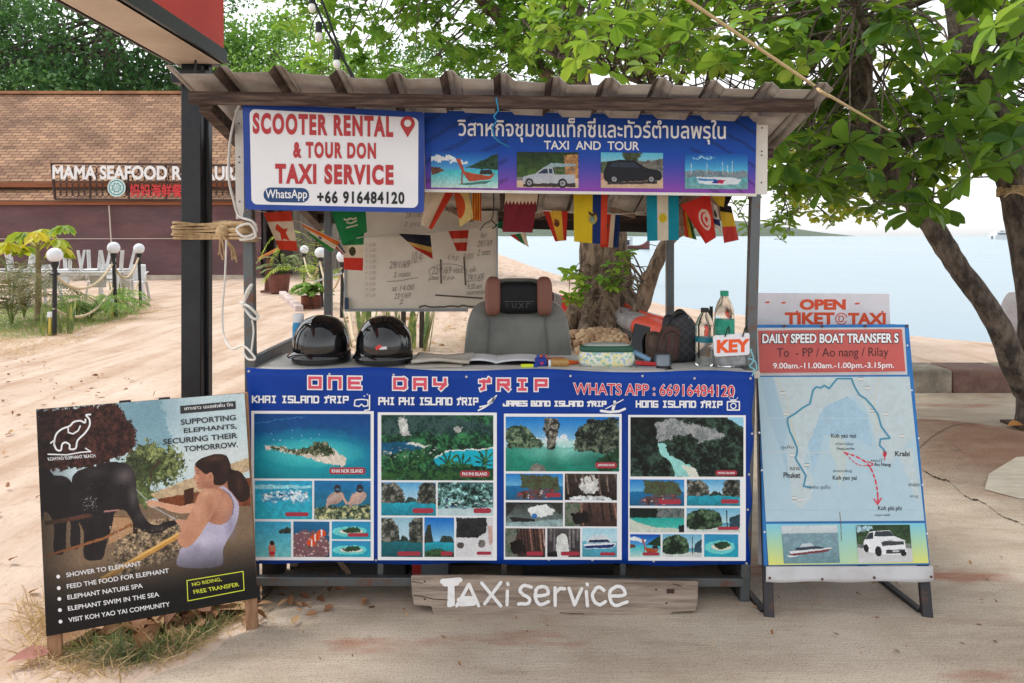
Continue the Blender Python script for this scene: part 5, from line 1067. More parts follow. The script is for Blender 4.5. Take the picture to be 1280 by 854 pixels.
def plank():
    B = Board(at(540, 775, 3.085), at(838, 776, 3.085), at(514, 720, 3.14))
    o = thing('taxi_plank', gnd(690, 776), 'thick weathered plank hand painted with white taxi service lettering on the ground', 'sign')
    out = [(513.5, 719.5), (600, 719), (700, 722), (800, 725.5), (873, 727), (872.5, 752), (870, 764), (840, 766), (837.5, 775.5), (700, 776.5), (546, 774.5), (541, 768), (539.5, 758.5), (517, 756.5), (514.5, 740)]
    wm_ = M('driftwood', lin(168, 151, 136), .9, col2=lin(118, 102, 90), scale=6, stretch=(.6, 6, 9), lo=.36, hi=.66, bump=.7, bscale=34)
    mb = MB(); B.slab(mb, out, 0, .055); mb.build('plank', wm_, o, smooth=30, bevel=.005)
    mb = MB(); ls = []
    ls += [[(553, 725.5), (574, 724)], [(563, 725), (561, 757)], [(566, 726), (567, 756)], [(571, 757), (586, 730), (598, 757)], [(578, 747), (594, 747)], [(602, 729), (626, 757)], [(626, 728), (606, 755)], [(634, 739), (634, 756)], [(634.5, 729.5), (635, 731)], [(664, 734), (655, 732), (650, 738), (655, 744), (662, 748), (660, 754), (648, 755)]]
    ls += [[(670, 745), (684, 743), (684, 736), (677, 733), (670, 738), (670, 750), (676, 756), (686, 752)], [(694, 735), (694, 757)], [(694, 741), (700, 735), (706, 736)], [(711, 735), (718, 756), (727, 736)], [(733, 739), (734, 757)], [(733.5, 730), (734, 731)], [(755, 738), (748, 734), (741, 742), (743, 752), (750, 756), (757, 752)], [(762, 745), (780, 744), (779, 736), (771, 733), (763, 739), (763, 750), (770, 757), (784, 752)]]
    ls2 = []
    for ln in ls:
        v = smoothpath([(x, y, 0) for x, y in ln], 5) if len(ln) > 3 else [V(x, y, 0) for x, y in ln]
        ls2.append([(p.x + random.uniform(-.4, .4), p.y + random.uniform(-.4, .4)) for p in v])
    strokes(mb, B, ls2, 4.2, .0022); strokes(mb, B, [[(553, 727), (575, 725)], [(556, 730), (571, 729)], [(563, 727), (563, 756)], [(574, 750), (590, 752)], [(576, 755), (592, 754)]], 6.5, .0024)
    mb.build('lettering', M('chalk_paint', lin(226, 224, 222), .8, col2=lin(206, 198, 190), scale=30, lo=.5, hi=.75), o, smooth=0)
    mb = MB()
    for x, y in ((531, 727), (531, 749), (820, 737), (833, 754)): mb.add([B.on(x + 1.5 * math.cos(a), y + 1.1 * math.sin(a), .0025) for a in np.linspace(0, 6.28, 9)[:-1]], [tuple(range(8))])
    mb.add([B.on(838 + 5 * math.cos(a), 739 + 3.4 * math.sin(a * 1.0) + math.sin(3 * a), .0026) for a in np.linspace(0, 6.28, 15)[:-1]], [tuple(range(14))])
    strokes(mb, B, [[(517, 744), (530, 746), (542, 749), (560, 750)], [(841, 730), (852, 733)], [(700, 766), (730, 767.5)], [(515, 727), (528, 729)]], .9, .0025)
    mb.build('knot', M('knot_dark', lin(58, 42, 34), .9), o, smooth=0)
plank()

# ---------------------------------------------------------------- the counter's clutter
CT = .994
def on_counter(px, d=3.36): return V((px - CX) / F * d, d, CT - (px - 310) / 635 * .012)
blk_gloss = M('black_gloss', lin(14, 15, 17), .08, coat=.6, col2=lin(20, 20, 22), scale=3)
blk = M('black_plastic', lin(24, 24, 26), .5)
def helmet(px, d, label, logo, rz=0):
    c = on_counter(px, d); o = thing('helmet', c, label, 'helmet', 'helmets on the counter')
    rot = Matrix.Rotation(rz, 3, 'Z')
    prof = [(.118, .035), (.121, .06), (.121, .085), (.117, .115), (.107, .145), (.09, .172), (.066, .192), (.036, .204), (.001, .208)]
    mb = MB(); mb.lathe([(.112, .03)] + prof, c, 40, 0, 1.0, 1.12, rot); mb.build('shell', blk_gloss, o, smooth=60)
    mb = MB(); mb.lathe([(.120, .012), (.1245, .014), (.1245, .052), (.1195, .054), (.1195, .05), (.120, .012)], c, 40, 0, 1, 1.12, rot); mb.build('rim', M('black_rubber', lin(30, 30, 31), .45), o, smooth=40)
    mb = MB(); rows = []
    for r, z in ((.121, .056), (.132, .050), (.143, .036), (.143, .033), (.132, .046), (.121, .051)):
        rows.append([c + rot @ V(r * math.cos(a), 1.12 * r * math.sin(a), z) for a in np.linspace(R(205), R(335), 18)])
    mb.loft(rows, closed=False, caps=False); mb.build('peak', blk_gloss, o, smooth=50)
    mb = MB(); mb.lathe([(.121, .0), (.113, .002), (.108, .03), (.115, .032)], c, 32, 0, .98, 1.1, rot); mb.build('lining', M('grey_lining', lin(70, 70, 72), .9), o)
    if logo:
        mb = MB(); c2 = c + V(.01, -.132, .083); B = Board(c2, c2 + V(1, .08, 0), c2 + V(0, .22, 1)); pc = lambda dx, dz: (CX + (c2.x + dx) / (c2.y) * F, HY - (c2.z + dz - CZ) / c2.y * F)
        strokes(mb, B, [[pc(-.022, 0), pc(-.008, .012), pc(.004, .008)], [pc(-.018, -.004), pc(-.004, .004)]], 2.2, .004, 0); B.face(mb, [pc(-.008, -.006), pc(.026, -.004), pc(.022, .008), pc(-.003, .006)], .004, 1)
        mb.build('emblem', [M('emblem_red', lin(196, 48, 36), .4), M('emblem_white', lin(200, 200, 204), .4)], o, smooth=0)
    return o
helmet(402, 3.37, 'bigger plain glossy black half helmet beside the blue spray can', False, R(-8))
helmet(480, 3.36, 'glossy black half helmet with small red and white emblem beside the papers', True, R(5))

def spray_can():
    c = on_counter(373, 3.42); o = thing('spray_bottle', c, 'bright blue bottle with white cap standing behind the helmet', 'bottle')
    mb = MB(); mb.lathe([(.001, 0), (.024, 0), (.026, .006), (.026, .15), (.022, .17), (.001, .17)], c, 20); mb.build('body', M('can_blue', lin(20, 150, 200), .3, col2=lin(24, 120, 190), scale=6), o)
    mb = MB(); mb.lathe([(.001, .17), (.024, .17), (.024, .198), (.021, .207), (.001, .208)], c, 20); mb.build('cap', M('cap_white', lin(222, 226, 230), .4), o)
spray_can()

paper = M('paper_white', lin(214, 214, 214), .8, col2=lin(200, 200, 202), scale=12)
kraft = M('kraft_grey', lin(176, 170, 160), .85, col2=lin(160, 152, 140), scale=5)
def sheet(name, px0, px1, d0, d1, z, th, mat, label, cat, rz=0, wav=.004, group=None):
    a = on_counter(px0, d0); b = on_counter(px1, d0); mb = MB(); rows = []
    for j in range(7):
        v = j / 6; rows.append([V(a.x + (b.x - a.x) * u + rz * v, d0 + (d1 - d0) * v - rz * u * .4, a.z + z + wav * math.sin(u * 6 + v * 3 + px0) + wav) for u in np.linspace(0, 1, 14)])
    mb.loft(rows, closed=False, caps=False); o = mb.build(name, mat, smooth=60); s = o.modifiers.new('Solidify', 'SOLIDIFY'); s.thickness = th; s.offset = 1
    return tag(o, label, cat, group)
sheet('envelope', 506, 577, 3.22, 3.40, .0, .008, kraft, 'lower grey paper bag folded flat on the counter edge', 'paper bag', .0, .002)
sheet('envelope', 514, 586, 3.26, 3.44, .014, .012, M('kraft_pale', lin(190, 184, 172), .85, col2=lin(170, 160, 146), scale=6), 'crumpled pale paper bag on top of the grey one', 'paper bag', .012, .005)
sheet('document', 577, 604, 3.24, 3.36, .0, .001, paper, 'small loose white slip beside the paper bags', 'paper', 0, .001)
def notebook():
    o = thing('notebook', on_counter(630, 3.38), 'open notebook with white pages in front of the office chair', 'notebook')
    for a, b, nm in ((575, 622, -1), (618, 682, 1)):
        p0, p1 = on_counter(a, 3.36), on_counter(b, 3.34); mb = MB(); rows = []
        for j in range(6):
            v = j / 5; rows.append([V(p0.x + (p1.x - p0.x) * u, 3.30 + v * .19 + (.02 * u if nm < 0 else .02 * (1 - u)), p0.z + .008 + .018 * (math.sin((u if nm > 0 else 1 - u) * 2.8) ** .7) * (1 - .2 * v)) for u in np.linspace(0.001, .999, 14)])
        mb.loft(rows, closed=False, caps=False); s = mb.build('page', paper, o, smooth=60); so = s.modifiers.new('Solidify', 'SOLIDIFY'); so.thickness = .006; so.offset = -1
    mb = MB(); a, b = on_counter(572, 3.36), on_counter(684, 3.36); mb.box(((a.x + b.x) / 2, 3.4, a.z + .003), (b.x - a.x, .21, .004)); mb.build('cover', M('cover_black', lin(40, 40, 46), .6), o)
notebook()
def pens():
    c = on_counter(660, 3.25); o = thing('highlighter', c, 'yellow highlighter pen lying near the counter edge', 'pen'); mb = MB(); mb.tube([c + V(-.03, 0, .0085), c + V(.022, .004, .0085)], .0085, 10); mb.build('barrel', M('neon_yellow', lin(214, 226, 40), .4), o)
    mb = MB(); mb.tube([c + V(.022, .004, .0085), c + V(.04, .006, .0085)], .0095, 10); mb.build('cap', M('cap_blue', lin(24, 60, 150), .4), o)
    c = on_counter(676, 3.29); o = thing('tape_dispenser', c, 'blue tape roll stamp beside the yellow highlighter', 'stamp'); mb = MB(); mb.box(c + V(0, 0, .02), (.052, .04, .034)); mb.build('body', M('stamp_blue', lin(26, 52, 136), .4), o, bevel=.006)
    mb = MB(); mb.box(c + V(.004, -.0205, .018), (.012, .002, .01)); mb.build('mark', M('stamp_pink', lin(206, 40, 90), .5), o)
    mb = MB(); mb.tube([c + V(-.014, .0, .034), c + V(-.01, .0, .052)], [.009, .006], 10); mb.tube([c + V(.014, .0, .034), c + V(.012, .0, .048)], [.008, .006], 10); mb.build('knob', M('stamp_blue', lin(26, 52, 136), .4), o)
    c = on_counter(700, 3.28); o = thing('roll', c, 'golden brown tape roll lying on its side beside the blue stamp', 'tape roll'); mb = MB(); mb.tube([c + V(-.038, 0, .0185), c + V(.036, 0, .0185)], .0185, 18); mb.build('body', M('gold_tape', lin(176, 140, 82), .35, col2=lin(150, 112, 60), scale=60, stretch=(4, 1, 1)), o)
    mb = MB(); mb.tube([c + V(-.05, 0, .016), c + V(-.039, 0, .016)], .016, 14); mb.build('cap', M('cap_white', lin(222, 226, 230), .4), o)
    c = on_counter(688, 3.37); mb = MB(); mb.box(c + V(.0, 0, .012), (.13, .05, .022), R(6)); mb.box(c + V(-.03, -.01, .031), (.03, .03, .016), R(-10)); o = mb.build('pen_box', M('orange_box', lin(204, 84, 32), .5, col2=lin(150, 50, 30), scale=9, lo=.48, hi=.52), bevel=.004); tag(o, 'low orange and brown box behind the tape roll', 'box')
    c = on_counter(718, 3.33); mb = MB(); mb.tube([c + V(-.03, -.01, .012), c + V(.03, .012, .012)], [.013, .004], 8); o = mb.build('marker', M('orange_marker', lin(214, 92, 30), .5)); tag(o, 'short orange marker beside the pencil case', 'pen')
pens()
def pencil_case():
    c = on_counter(758, 3.31); o = thing('pencil_case', c, 'pastel patterned pencil case with dark green zip on the counter', 'pencil case')
    m = bpy.data.materials.new('pastel_print'); m.use_nodes = True; nt = m.node_tree; p = nt.nodes['Principled BSDF']; tc = nt.nodes.new('ShaderNodeTexCoord'); vo = nt.nodes.new('ShaderNodeTexVoronoi'); vo.inputs['Scale'].default_value = 95; nt.links.new(tc.outputs['Object'], vo.inputs['Vector'])
    rp = nt.nodes.new('ShaderNodeValToRGB'); cols = [(214, 216, 190), (150, 190, 170), (222, 214, 150), (214, 218, 206), (150, 180, 206), (226, 226, 216)]
    e = rp.color_ramp.elements; rp.color_ramp.interpolation = 'CONSTANT'
    while len(e) < 6: e.new(.5)
    for k, co in enumerate(cols): e[k].position = k / 6; e[k].color = (*lin(*co), 1)
    sx = nt.nodes.new('ShaderNodeSeparateColor'); nt.links.new(vo.outputs['Color'], sx.inputs[0]); nt.links.new(sx.outputs[0], rp.inputs[0]); nt.links.new(rp.outputs[0], p.inputs['Base Color']); p.inputs['Roughness'].default_value = .75
    wv = lambda q: (q[0] * (1 - .12 * max(0, q[2]) / .05), q[1] * (1 - .2 * max(0, q[2]) / .05), q[2])
    mb = MB(); mb.blob(c + V(0, 0, .042), (.12, .05, .043), .4, .5, 32, 16, 0, wv); mb.build('body', m, o, smooth=60)
    gz = M('zip_green', lin(40, 84, 66), .6); mb = MB(); mb.blob(c + V(0, -.004, .076), (.117, .043, .017), .5, .5, 32, 12); mb.build('zip', gz, o, smooth=60)
    mb = MB(); mb.blob(c + V(.0, -.004, .088), (.098, .034, .014), .6, .6); mb.build('lining', M('case_lining', lin(150, 156, 150), .8), o)
pencil_case()
def right_clutter():
    c = on_counter(799, 3.47); o = thing('phone', c, 'black smartphone propped upright against the backpack', 'phone'); rm = Matrix.Rotation(R(-14), 3, 'X') @ Matrix.Rotation(R(14), 3, 'Y')
    mb = MB(); mb.box(c + V(0, 0, .082), (.075, .009, .158), rm); mb.build('body', blk_gloss, o, bevel=.004)
    mb = MB(); mb.box(c + V(0, 0, .082) + rm @ V(0, -.0052, 0), (.067, .0012, .146), rm); mb.build('screen', M('screen_glass', lin(10, 11, 14), .06), o)
    c = on_counter(803, 3.30); o = thing('stapler', c, 'pale blue stapler leaning on the red one', 'stapler'); a = c + V(-.05, .03, .068); b = c + V(.035, -.01, .03); bl = M('stapler_blue', lin(118, 158, 190), .4)
    mb = MB(); mb.bar(a, b, .03, .016); mb.build('arm', bl, o, bevel=.003); mb = MB(); mb.bar(a + V(0, 0, -.02), a + V(.01, 0, -.062), .026, .02); mb.build('base', bl, o, bevel=.003)
    c = on_counter(808, 3.25); o = thing('stapler', c, 'small red stapler lying under the pale blue one', 'stapler'); rd = M('stapler_red', lin(170, 34, 36), .35); mb = MB(); mb.bar(c + V(-.045, .0, .026), c + V(.045, .01, .018), .022, .016); mb.build('arm', rd, o, bevel=.003)
    mb = MB(); mb.box(c + V(0, .005, .006), (.08, .026, .01)); mb.build('base', M('steel_bright', lin(150, 150, 154), .3, .8), o)
    c = on_counter(828, 3.27); o = thing('speaker', c, 'small grey metal cup shaped speaker in front of the backpack', 'speaker')
    mb = MB(); mb.lathe([(.001, 0), (.034, 0), (.036, .004), (.0335, .012)], c, 28); mb.build('base', blk, o); mb = MB(); mb.lathe([(.0325, .012), (.038, .014), (.0335, .058), (.031, .061), (.001, .061)], c, 28); mb.build('shell', M('speaker_grey', lin(110, 118, 126), .35, .7), o)
    mb = MB(); mb.tube([c + V(.02, -.02, .006), c + V(.03, -.05, .003), c + V(-.0, -.062, .003)], .004, 6); mb.build('cable', blk, o)
    c = on_counter(842, 3.42); o = thing('backpack', c, 'dark checked backpack with brown front pocket slumped on the counter', 'backpack')
    ck = bpy.data.materials.new('checked_cloth'); ck.use_nodes = True; nt = ck.node_tree; p = nt.nodes['Principled BSDF']; tc = nt.nodes.new('ShaderNodeTexCoord'); ch = nt.nodes.new('ShaderNodeTexChecker'); ch.inputs['Scale'].default_value = 55; ch.inputs['Color1'].default_value = (*lin(44, 46, 52), 1); ch.inputs['Color2'].default_value = (*lin(26, 27, 31), 1); nt.links.new(tc.outputs['Object'], ch.inputs[0]); nt.links.new(ch.outputs[0], p.inputs[0]); p.inputs['Roughness'].default_value = .6
    wv = lambda q: (q[0] * (1 - .32 * (q[2] + .11) / .22) - .012 * (q[2] / .11), q[1] * (1 - .25 * (q[2] + .1) / .2), q[2] + .006 * math.sin(q[0] * 50))
    mb = MB(); mb.blob(c + V(.035, .02, .108), (.098, .07, .108), .5, .55, 32, 18, 0, wv); mb.build('body', ck, o, smooth=60)
    bn = M('brown_cloth', lin(74, 60, 52), .8, col2=lin(54, 42, 38), scale=26)
    mb = MB(); mb.blob(c + V(-.032, -.05, .092), (.056, .035, .08), .5, .55, 28, 16, 0, lambda q: (q[0] * (1 - .25 * (q[2] + .08) / .16) + q[2] * .14, q[1], q[2])); mb.build('pocket', bn, o, smooth=60)
    mb = MB(); mb.blob(c + V(-.088, .0, .07), (.035, .05, .066), .5, .6, 20, 12, 0); mb.build('side_pocket', M('tan_cloth', lin(96, 78, 64), .8, col2=lin(66, 52, 46), scale=20), o, smooth=60)
    mb = MB(); 
    rows = []
    for t in np.linspace(0, 1, 14):
        pc = c + V(-.05 + .11 * t, -.025 + .04 * t, .14 + .09 * math.sin(t * 2.2)); rows.append([pc + V(.0, -.022, .0), pc + V(.004, .022, .006), pc + V(.004, .022, -.002), pc + V(0, -.022, -.008)])
    mb.loft(rows); mb.build('strap', blk, o, smooth=60)
    mb = MB(); mb.tube(smoothpath([c + V(-.075, -.085, .09), c + V(-.06, -.088, .14), c + V(-.02, -.088, .155), c + V(.012, -.085, .13)], 5), .0035, 6); mb.tube([c + V(-.045, -.089, .05), c + V(-.033, -.087, .13)], .0045, 6); mb.tube([c + V(-.012, -.088, .05), c + V(-.004, -.086, .125)], .004, 6); mb.build('piping', M('piping_maroon', lin(84, 46, 44), .6), o)
    mb = MB(); mb.tube([c + V(.062, -.02, .205), c + V(.105, -.02, .06)], .004, 6); mb.build('trim', M('trim_grey', lin(150, 152, 156), .5), o)
    glass = M('bottle_plastic', (.93, .96, .96), .04, trans=1.0, ior=1.2)
    water = M('bottle_water', (.85, .95, .95), .02, trans=1.0, ior=1.33)
    def bottle(px, d, r, h, label, capm, bandm, band, ribs):
        c = on_counter(px, d); o = thing('water_bottle', c, label, 'bottle'); mb = MB(); prof = [(.001, .001), (r * .85, 0), (r, .008)]
        zs = np.linspace(.02, h * .62, 16)
        for k, z in enumerate(zs): prof.append((r * (1 - (.05 if (k % 2 and ribs) else 0)), z))
        prof += [(r, h * .66), (r * .93, h * .74), (r * .7, h * .84), (r * .38, h * .92), (r * .34, h * .95), (r * .001, h * .951)]
        mb.lathe(prof, c, 28); mb.build('body', glass, o, smooth=50)
        mb = MB(); cr = r * .42; mb.lathe([(.001, h * .93), (cr, h * .93), (cr, h), (cr * .9, h * 1.005), (.001, h * 1.005)], c, 20); mb.build('cap', capm, o)
        mb = MB(); z0, z1 = band; mb.lathe([(r * 1.012, h * z0), (r * 1.014, h * z0), (r * 1.014, h * z1), (r * 1.012, h * z1)], c, 28); mb.build('wrapper', bandm, o)
        return o, c
    bottle(905.5, 3.46, .044, .315, 'tall clear water bottle with green cap and green wrapper', M('cap_green', lin(20, 150, 116), .4), M('label_green', lin(40, 160, 130), .45, col2=lin(90, 190, 165), scale=14, lo=.5, hi=.6), (.38, .60), False)
    bottle(881, 3.33, .041, .25, 'shorter clear ribbed bottle with black cap beside the tall one', blk, M('label_teal', lin(16, 110, 124), .45), (.42, .50), True)
    c = on_counter(889, 3.52); mb = MB(); mb.tube([c, c + V(.0, 0, .24)], .008, 8); mb.box(c + V(-.012, 0, .21), (.03, .02, .03)); o = mb.build('torch', blk); tag(o, 'slim black torch standing between the two bottles', 'torch')
    c = on_counter(913, 3.30); o = thing('key_tray', c, 'clear plastic box of keys under the key sign', 'box')
    clear = M('clear_plastic', (.88, .9, .92), .15, trans=.85, ior=1.2)
    wv = lambda q: (q[0] * (1 + .1 * (q[2] / .035)), q[1] * (1 + .1 * q[2] / .035), q[2])
    mb = MB(); mb.blob(c + V(0, .01, .04), (.078, .055, .038), .25, .3, 28, 12, 0, wv); mb.build('tub', clear, o, smooth=50)
    mb = MB(); mb.box(c + V(0, .01, .082), (.165, .122, .008)); mb.build('lid', clear, o, bevel=.003)
    mb = MB(); mb.box(c + V(.0, .01, .036), (.12, .08, .05), R(8)); mb.build('contents', M('crumpled_grey', lin(150, 152, 156), .5, .3, col2=lin(196, 198, 200), scale=22, bump=.8, bscale=30), o, bevel=.008)
    B = Board(V(0, 3.215, 1.0), V(1, 3.215, 1.0), V(0, 3.23, 1.2)); q = [(891, 420), (937, 416), (937, 443.5), (893, 446)]
    o = thing('key_sign', B.on(914, 446), 'white key card with orange capitals clipped to the plastic box', 'sign'); mb = MB(); B.slab(mb, rrect(q, 3), 0, .003); mb.build('card', M('card_white', lin(222, 222, 228), .45), o, smooth=0)
    mb = MB(); letter(mb, B, 'KEY', (896, 425, 937.5, 441.5), .0015, .05, dy=-1.5); mb.build('lettering', M('paint_orange_key', lin(226, 84, 30), .5), o, smooth=0)
    for x, y in ((908, 408), (930, 408)):
        mb = MB(); mb.tube([B.on(x - 2, y + 13, .004), B.on(x + 1, y + 2, .004), B.on(x + 3, y, .0), B.on(x + 4, y + 8, -.004)], .003, 6); mb.build('clip', blk, o)
right_clutter()

# ---------------------------------------------------------------- office chair behind the counter
def office_chair():
    Y = 4.05; X = at(647, 400, Y).x
    o = thing('office_chair', (X, Y, 0), 'grey padded swivel office chair with black and salmon head cushion behind the counter', 'chair')
    g = M('grey_leatherette', lin(134, 134, 126), .42, col2=lin(116, 116, 110), scale=7, bump=.2, bscale=30); ln = M('seam_grey', lin(120, 122, 120), .6)
    # back: rounded slab wider at the bottom, side wings and puckered centre
    def warp(q):
        t = (q[2] + .3) / .6; x = q[0] * (1.03 - .16 * max(0, t) ** 2.2)
        y = q[1] + .05 * (abs(q[0]) / .28) ** 2 * -1 + (.006 * math.sin(q[0] * 95) * max(0, 1 - abs(q[2] + .12) / .1) if abs(q[0]) < .14 and q[1] < 0 else 0) + .05 * t
        if q[1] < 0 and abs(abs(q[0]) - .155) < .012: y += .012
        return (x, y, q[2])
    mb = MB(); mb.blob((X, Y, .905), (.285, .055, .30), .32, .34, 88, 40, 0, warp); mb.build('backrest', g, o, smooth=70)
    mb = MB(); mb.blob((X, Y + .06, 1.21), (.155, .04, .11), .5, .5, 32, 16); mb.build('head_panel', g, o, smooth=70)
    hb = M('cushion_black', lin(22, 23, 26), .7); sal = M('cushion_salmon', lin(140, 94, 80), .65)
    mb = MB(); mb.blob((X + .005, Y - .045, 1.225), (.115, .06, .095), .6, .45, 32, 16, 0, lambda q: (q[0], q[1] + .04 * (q[0] / .11) ** 2 * 0, q[2] * (1 - .12 * (1 - (q[0] / .115) ** 2)))); mb.build('head_cushion', hb, o, smooth=70)
    for s in (-1, 1):
        mb = MB(); mb.blob((X + .005 + s * .133, Y - .05, 1.232), (.042, .07, .102), .6, .5, 24, 16); mb.build('cushion_wing', sal, o, smooth=70)
    mb = MB(); B = Board(V(0, Y - .108, 1.2), V(1, Y - .108, 1.2), V(0, Y - .106, 1.4)); strokes(mb, B, [[(630, 377), (668, 377)], [(634, 379), (634, 384)], [(640, 379), (641, 384), (645, 384), (645, 379)], [(649, 379), (654, 385)], [(654, 379), (648, 386)], [(658, 385), (659, 379), (663, 380)]], .6); mb.build('lettering', M('thread_grey', lin(96, 96, 98), .6), o, smooth=0)
    mb = MB()
    for s in (-1, 1): mb.tube([V(X + s * .158, Y - .062 + .02, .66), V(X + s * .156, Y - .052, .9), V(X + s * .135, Y - .02, 1.18)], .003, 5)
    mb.build('seam', ln, o)
    mb = MB(); mb.blob((X, Y - .22, .50), (.26, .25, .06), .5, .4, 32, 14); mb.build('seat', g, o, smooth=70)
    mb = MB(); mb.tube([V(X, Y - .2, .1), V(X, Y - .2, .46)], .03, 12); mb.build('column', blk, o)
    for k in range(5):
        a = k * 2 * math.pi / 5 + .3; e = V(X + .3 * math.cos(a), Y - .2 + .3 * math.sin(a), .075)
        mb = MB(); mb.bar(V(X, Y - .2, .1), e, .045, .03); s = mb.build('leg', blk, o, bevel=.006)
        mb = MB(); mb.tube([e + V(-.025 * math.sin(a), .025 * math.cos(a), -.045), e - V(-.025 * math.sin(a), .025 * math.cos(a), .045)], .03, 14); mb.build('caster', blk, s)
    for s in (-1, 1):
        mb = MB(); mb.tube(smoothpath([V(X + s * .27, Y - .36, .48), V(X + s * .31, Y - .36, .62), V(X + s * .31, Y - .28, .69), V(X + s * .30, Y - .02, .70)], 5), .02, 8); mb.build('armrest', blk, o)
office_chair()

# ---------------------------------------------------------------- whiteboard
def whiteboard():
    B = Board(at(432, 388, 4.54), at(622, 388, 4.54), at(432, 265, 4.56))
    o = thing('whiteboard', B.on(527, 388), 'stained whiteboard covered in faint handwritten bookings under the roof', 'whiteboard')
    m = M('dirty_white', lin(226, 216, 200), .55, col2=lin(208, 196, 178), scale=4, lo=.35, hi=.75)
    q = [(432, 262), (622, 264), (621, 386), (431, 387)]
    mb = MB(); B.slab(mb, q, 0, .014); mb.build('panel', m, o)
    mb = MB(); B.face(mb, [(452, 262.5), (621.5, 264), (621.5, 284), (560, 289), (500, 296), (452, 297.5)], .003); mb.build('paper', M('paper_aged', lin(206, 198, 184), .8, col2=lin(190, 180, 164), scale=5), o, smooth=0)
    al = M('aluminium', lin(150, 152, 154), .4, .7); mb = MB(); mb.bar(B.on(431, 387.5, .0), B.on(585, 387.5, 0), .02, .018); mb.bar(B.on(431.5, 330), B.on(431.5, 387), .01, .016); mb.bar(B.on(621.5, 264), B.on(621.5, 387), .01, .016); mb.build('frame', al, o)
    ink = M('marker_ink', lin(142, 134, 127), .6); fd = M('marker_faded', lin(172, 162, 150), .7); mb = MB()
    hw = lambda s, x0, y0, x1, y1, m=0, dy=-1.5: letter(mb, B, s, (x0, y0, x1, y1), .004, 0, m, dy=dy, sh=-1.5)
    hw('28/1/69', 508, 265, 530, 273); hw('2 pops', 506, 277, 532, 285); hw('29/1/69', 488, 327, 513, 336); hw('2 mats', 493, 340, 514, 347); strokes(mb, B, [[(484, 352), (500, 351), (522, 347)]], .8, .004)
    hw('at 14.00', 491, 357, 518, 364); hw('23/1/69', 494, 367, 514, 374); hw('2', 500, 375, 505, 381); hw('22/1/69 visit', 541, 334, 580, 343); hw('paid 10 p.p.', 537, 345, 570, 352); strokes(mb, B, [[(536 + 24 + 24 * math.cos(a), 340 + 10 * math.sin(a)) for a in np.linspace(2.2, 6.6, 20)]], .7, .004)
    hw('for', 602, 291, 610, 298); hw('29/1/69', 598, 301, 616, 309); hw('2 seat', 598, 312, 614, 320); hw('ok.', 588, 334, 597, 341); hw('29/1/69', 585, 343, 605, 353); hw('9.30 am', 585, 355, 603, 362); hw('reservation', 584, 363, 607, 369)
    for k in range(10): hw('%d  3.30' % (k + 1), 458, 304 + k * 7, 470, 308 + k * 7, 1, 0)
    hw('4 h.p.  9.00', 560, 318, 592, 328, 1); hw('10.4', 516, 315, 528, 330, 1)
    strokes(mb, B, [[(551, 325), (551.5, 354)], [(580, 322), (582, 356)], [(545, 369), (575, 371), (603, 373)]], 2.0, .004, 2)
    ed = [(525, 384.5)] + [(525 + k * 6, 384 - random.uniform(0, 2.5)) for k in range(15)]
    strokes(mb, B, [ed], 2.0, .004, 2)
    mb.build('handwriting', [ink, fd, M('grime', lin(96, 86, 76), .8)], o, smooth=0)
    mb = MB(); mb.bar(B.on(434, 372, .02), B.on(434, 386, .02), .02, .02); mb.build('eraser', M('eraser_blue', lin(40, 64, 90), .6), o)
whiteboard()

# ---------------------------------------------------------------- bunting of small national flags
def flag(label, q, d, fn, wave=.012, n=14, w=64, h=64):
    p = Pic(w, h); fn(p); rows = []; uv = []
    for j in range(n + 1):
        v = j / n; r = []; ur = []
        for i in range(n + 1):
            u = i / n; x = (q[0][0] * (1 - u) + q[1][0] * u) * (1 - v) + (q[3][0] * (1 - u) + q[2][0] * u) * v; y = (q[0][1] * (1 - u) + q[1][1] * u) * (1 - v) + (q[3][1] * (1 - u) + q[2][1] * u) * v
            r.append(at(x, y, d + wave * math.sin(u * 5.5 + q[0][0]) * (.3 + v) + wave * .5 * math.sin(u * 9 + v * 4))); ur.append((u, 1 - v))
        rows.append(r); uv.append(ur)
    mb = MB()
    for j in range(n):
        for i in range(n): mb.add([rows[j][i], rows[j][i + 1], rows[j + 1][i + 1], rows[j + 1][i]], [(3, 2, 1, 0)], 0, [uv[j][i], uv[j][i + 1], uv[j + 1][i + 1], uv[j + 1][i]])
    m = imat('flag_print', p.a, .8, .75); nt = m.node_tree; pb = nt.nodes['Principled BSDF']; out = nt.nodes['Material Output']
    tr = nt.nodes.new('ShaderNodeBsdfTranslucent'); mx = nt.nodes.new('ShaderNodeMixShader'); mx.inputs[0].default_value = .3
    nt.links.new(nt.nodes['Vector Math'].outputs[0], tr.inputs[0]); nt.links.new(pb.outputs[0], mx.inputs[1]); nt.links.new(tr.outputs[0], mx.inputs[2]); nt.links.new(mx.outputs[0], out.inputs[0])
    o = mb.build('flag', m, smooth=0, origin=rows[0][0]); o.data.polygons.foreach_set('use_smooth', [True] * len(o.data.polygons))
    tag(o, label, 'flag', 'bunting flags under the eave')
cream = (226, 206, 178); fr_ = (206, 62, 36)
def hs_(*cs):
    def f(p):
        for k, c in enumerate(cs): p.put((p.Y >= k / len(cs)) & (p.Y <= (k + 1) / len(cs)), c, .04)
    return f
def vs_(*cs, ws=None):
    ws = ws or [1] * len(cs); e = np.cumsum([0] + ws) / sum(ws)
    def f(p):
        for k, c in enumerate(cs): p.put((p.X >= e[k]) & (p.X <= e[k + 1]), c, .04)
    return f
def f_canada(p): hs_(fr_, cream, cream, fr_)(p); p.poly([(.35, .3), (.55, .45), (.75, .42), (.6, .55), (.7, .75), (.45, .7), (.3, .75), (.35, .55), (.2, .45)], fr_)
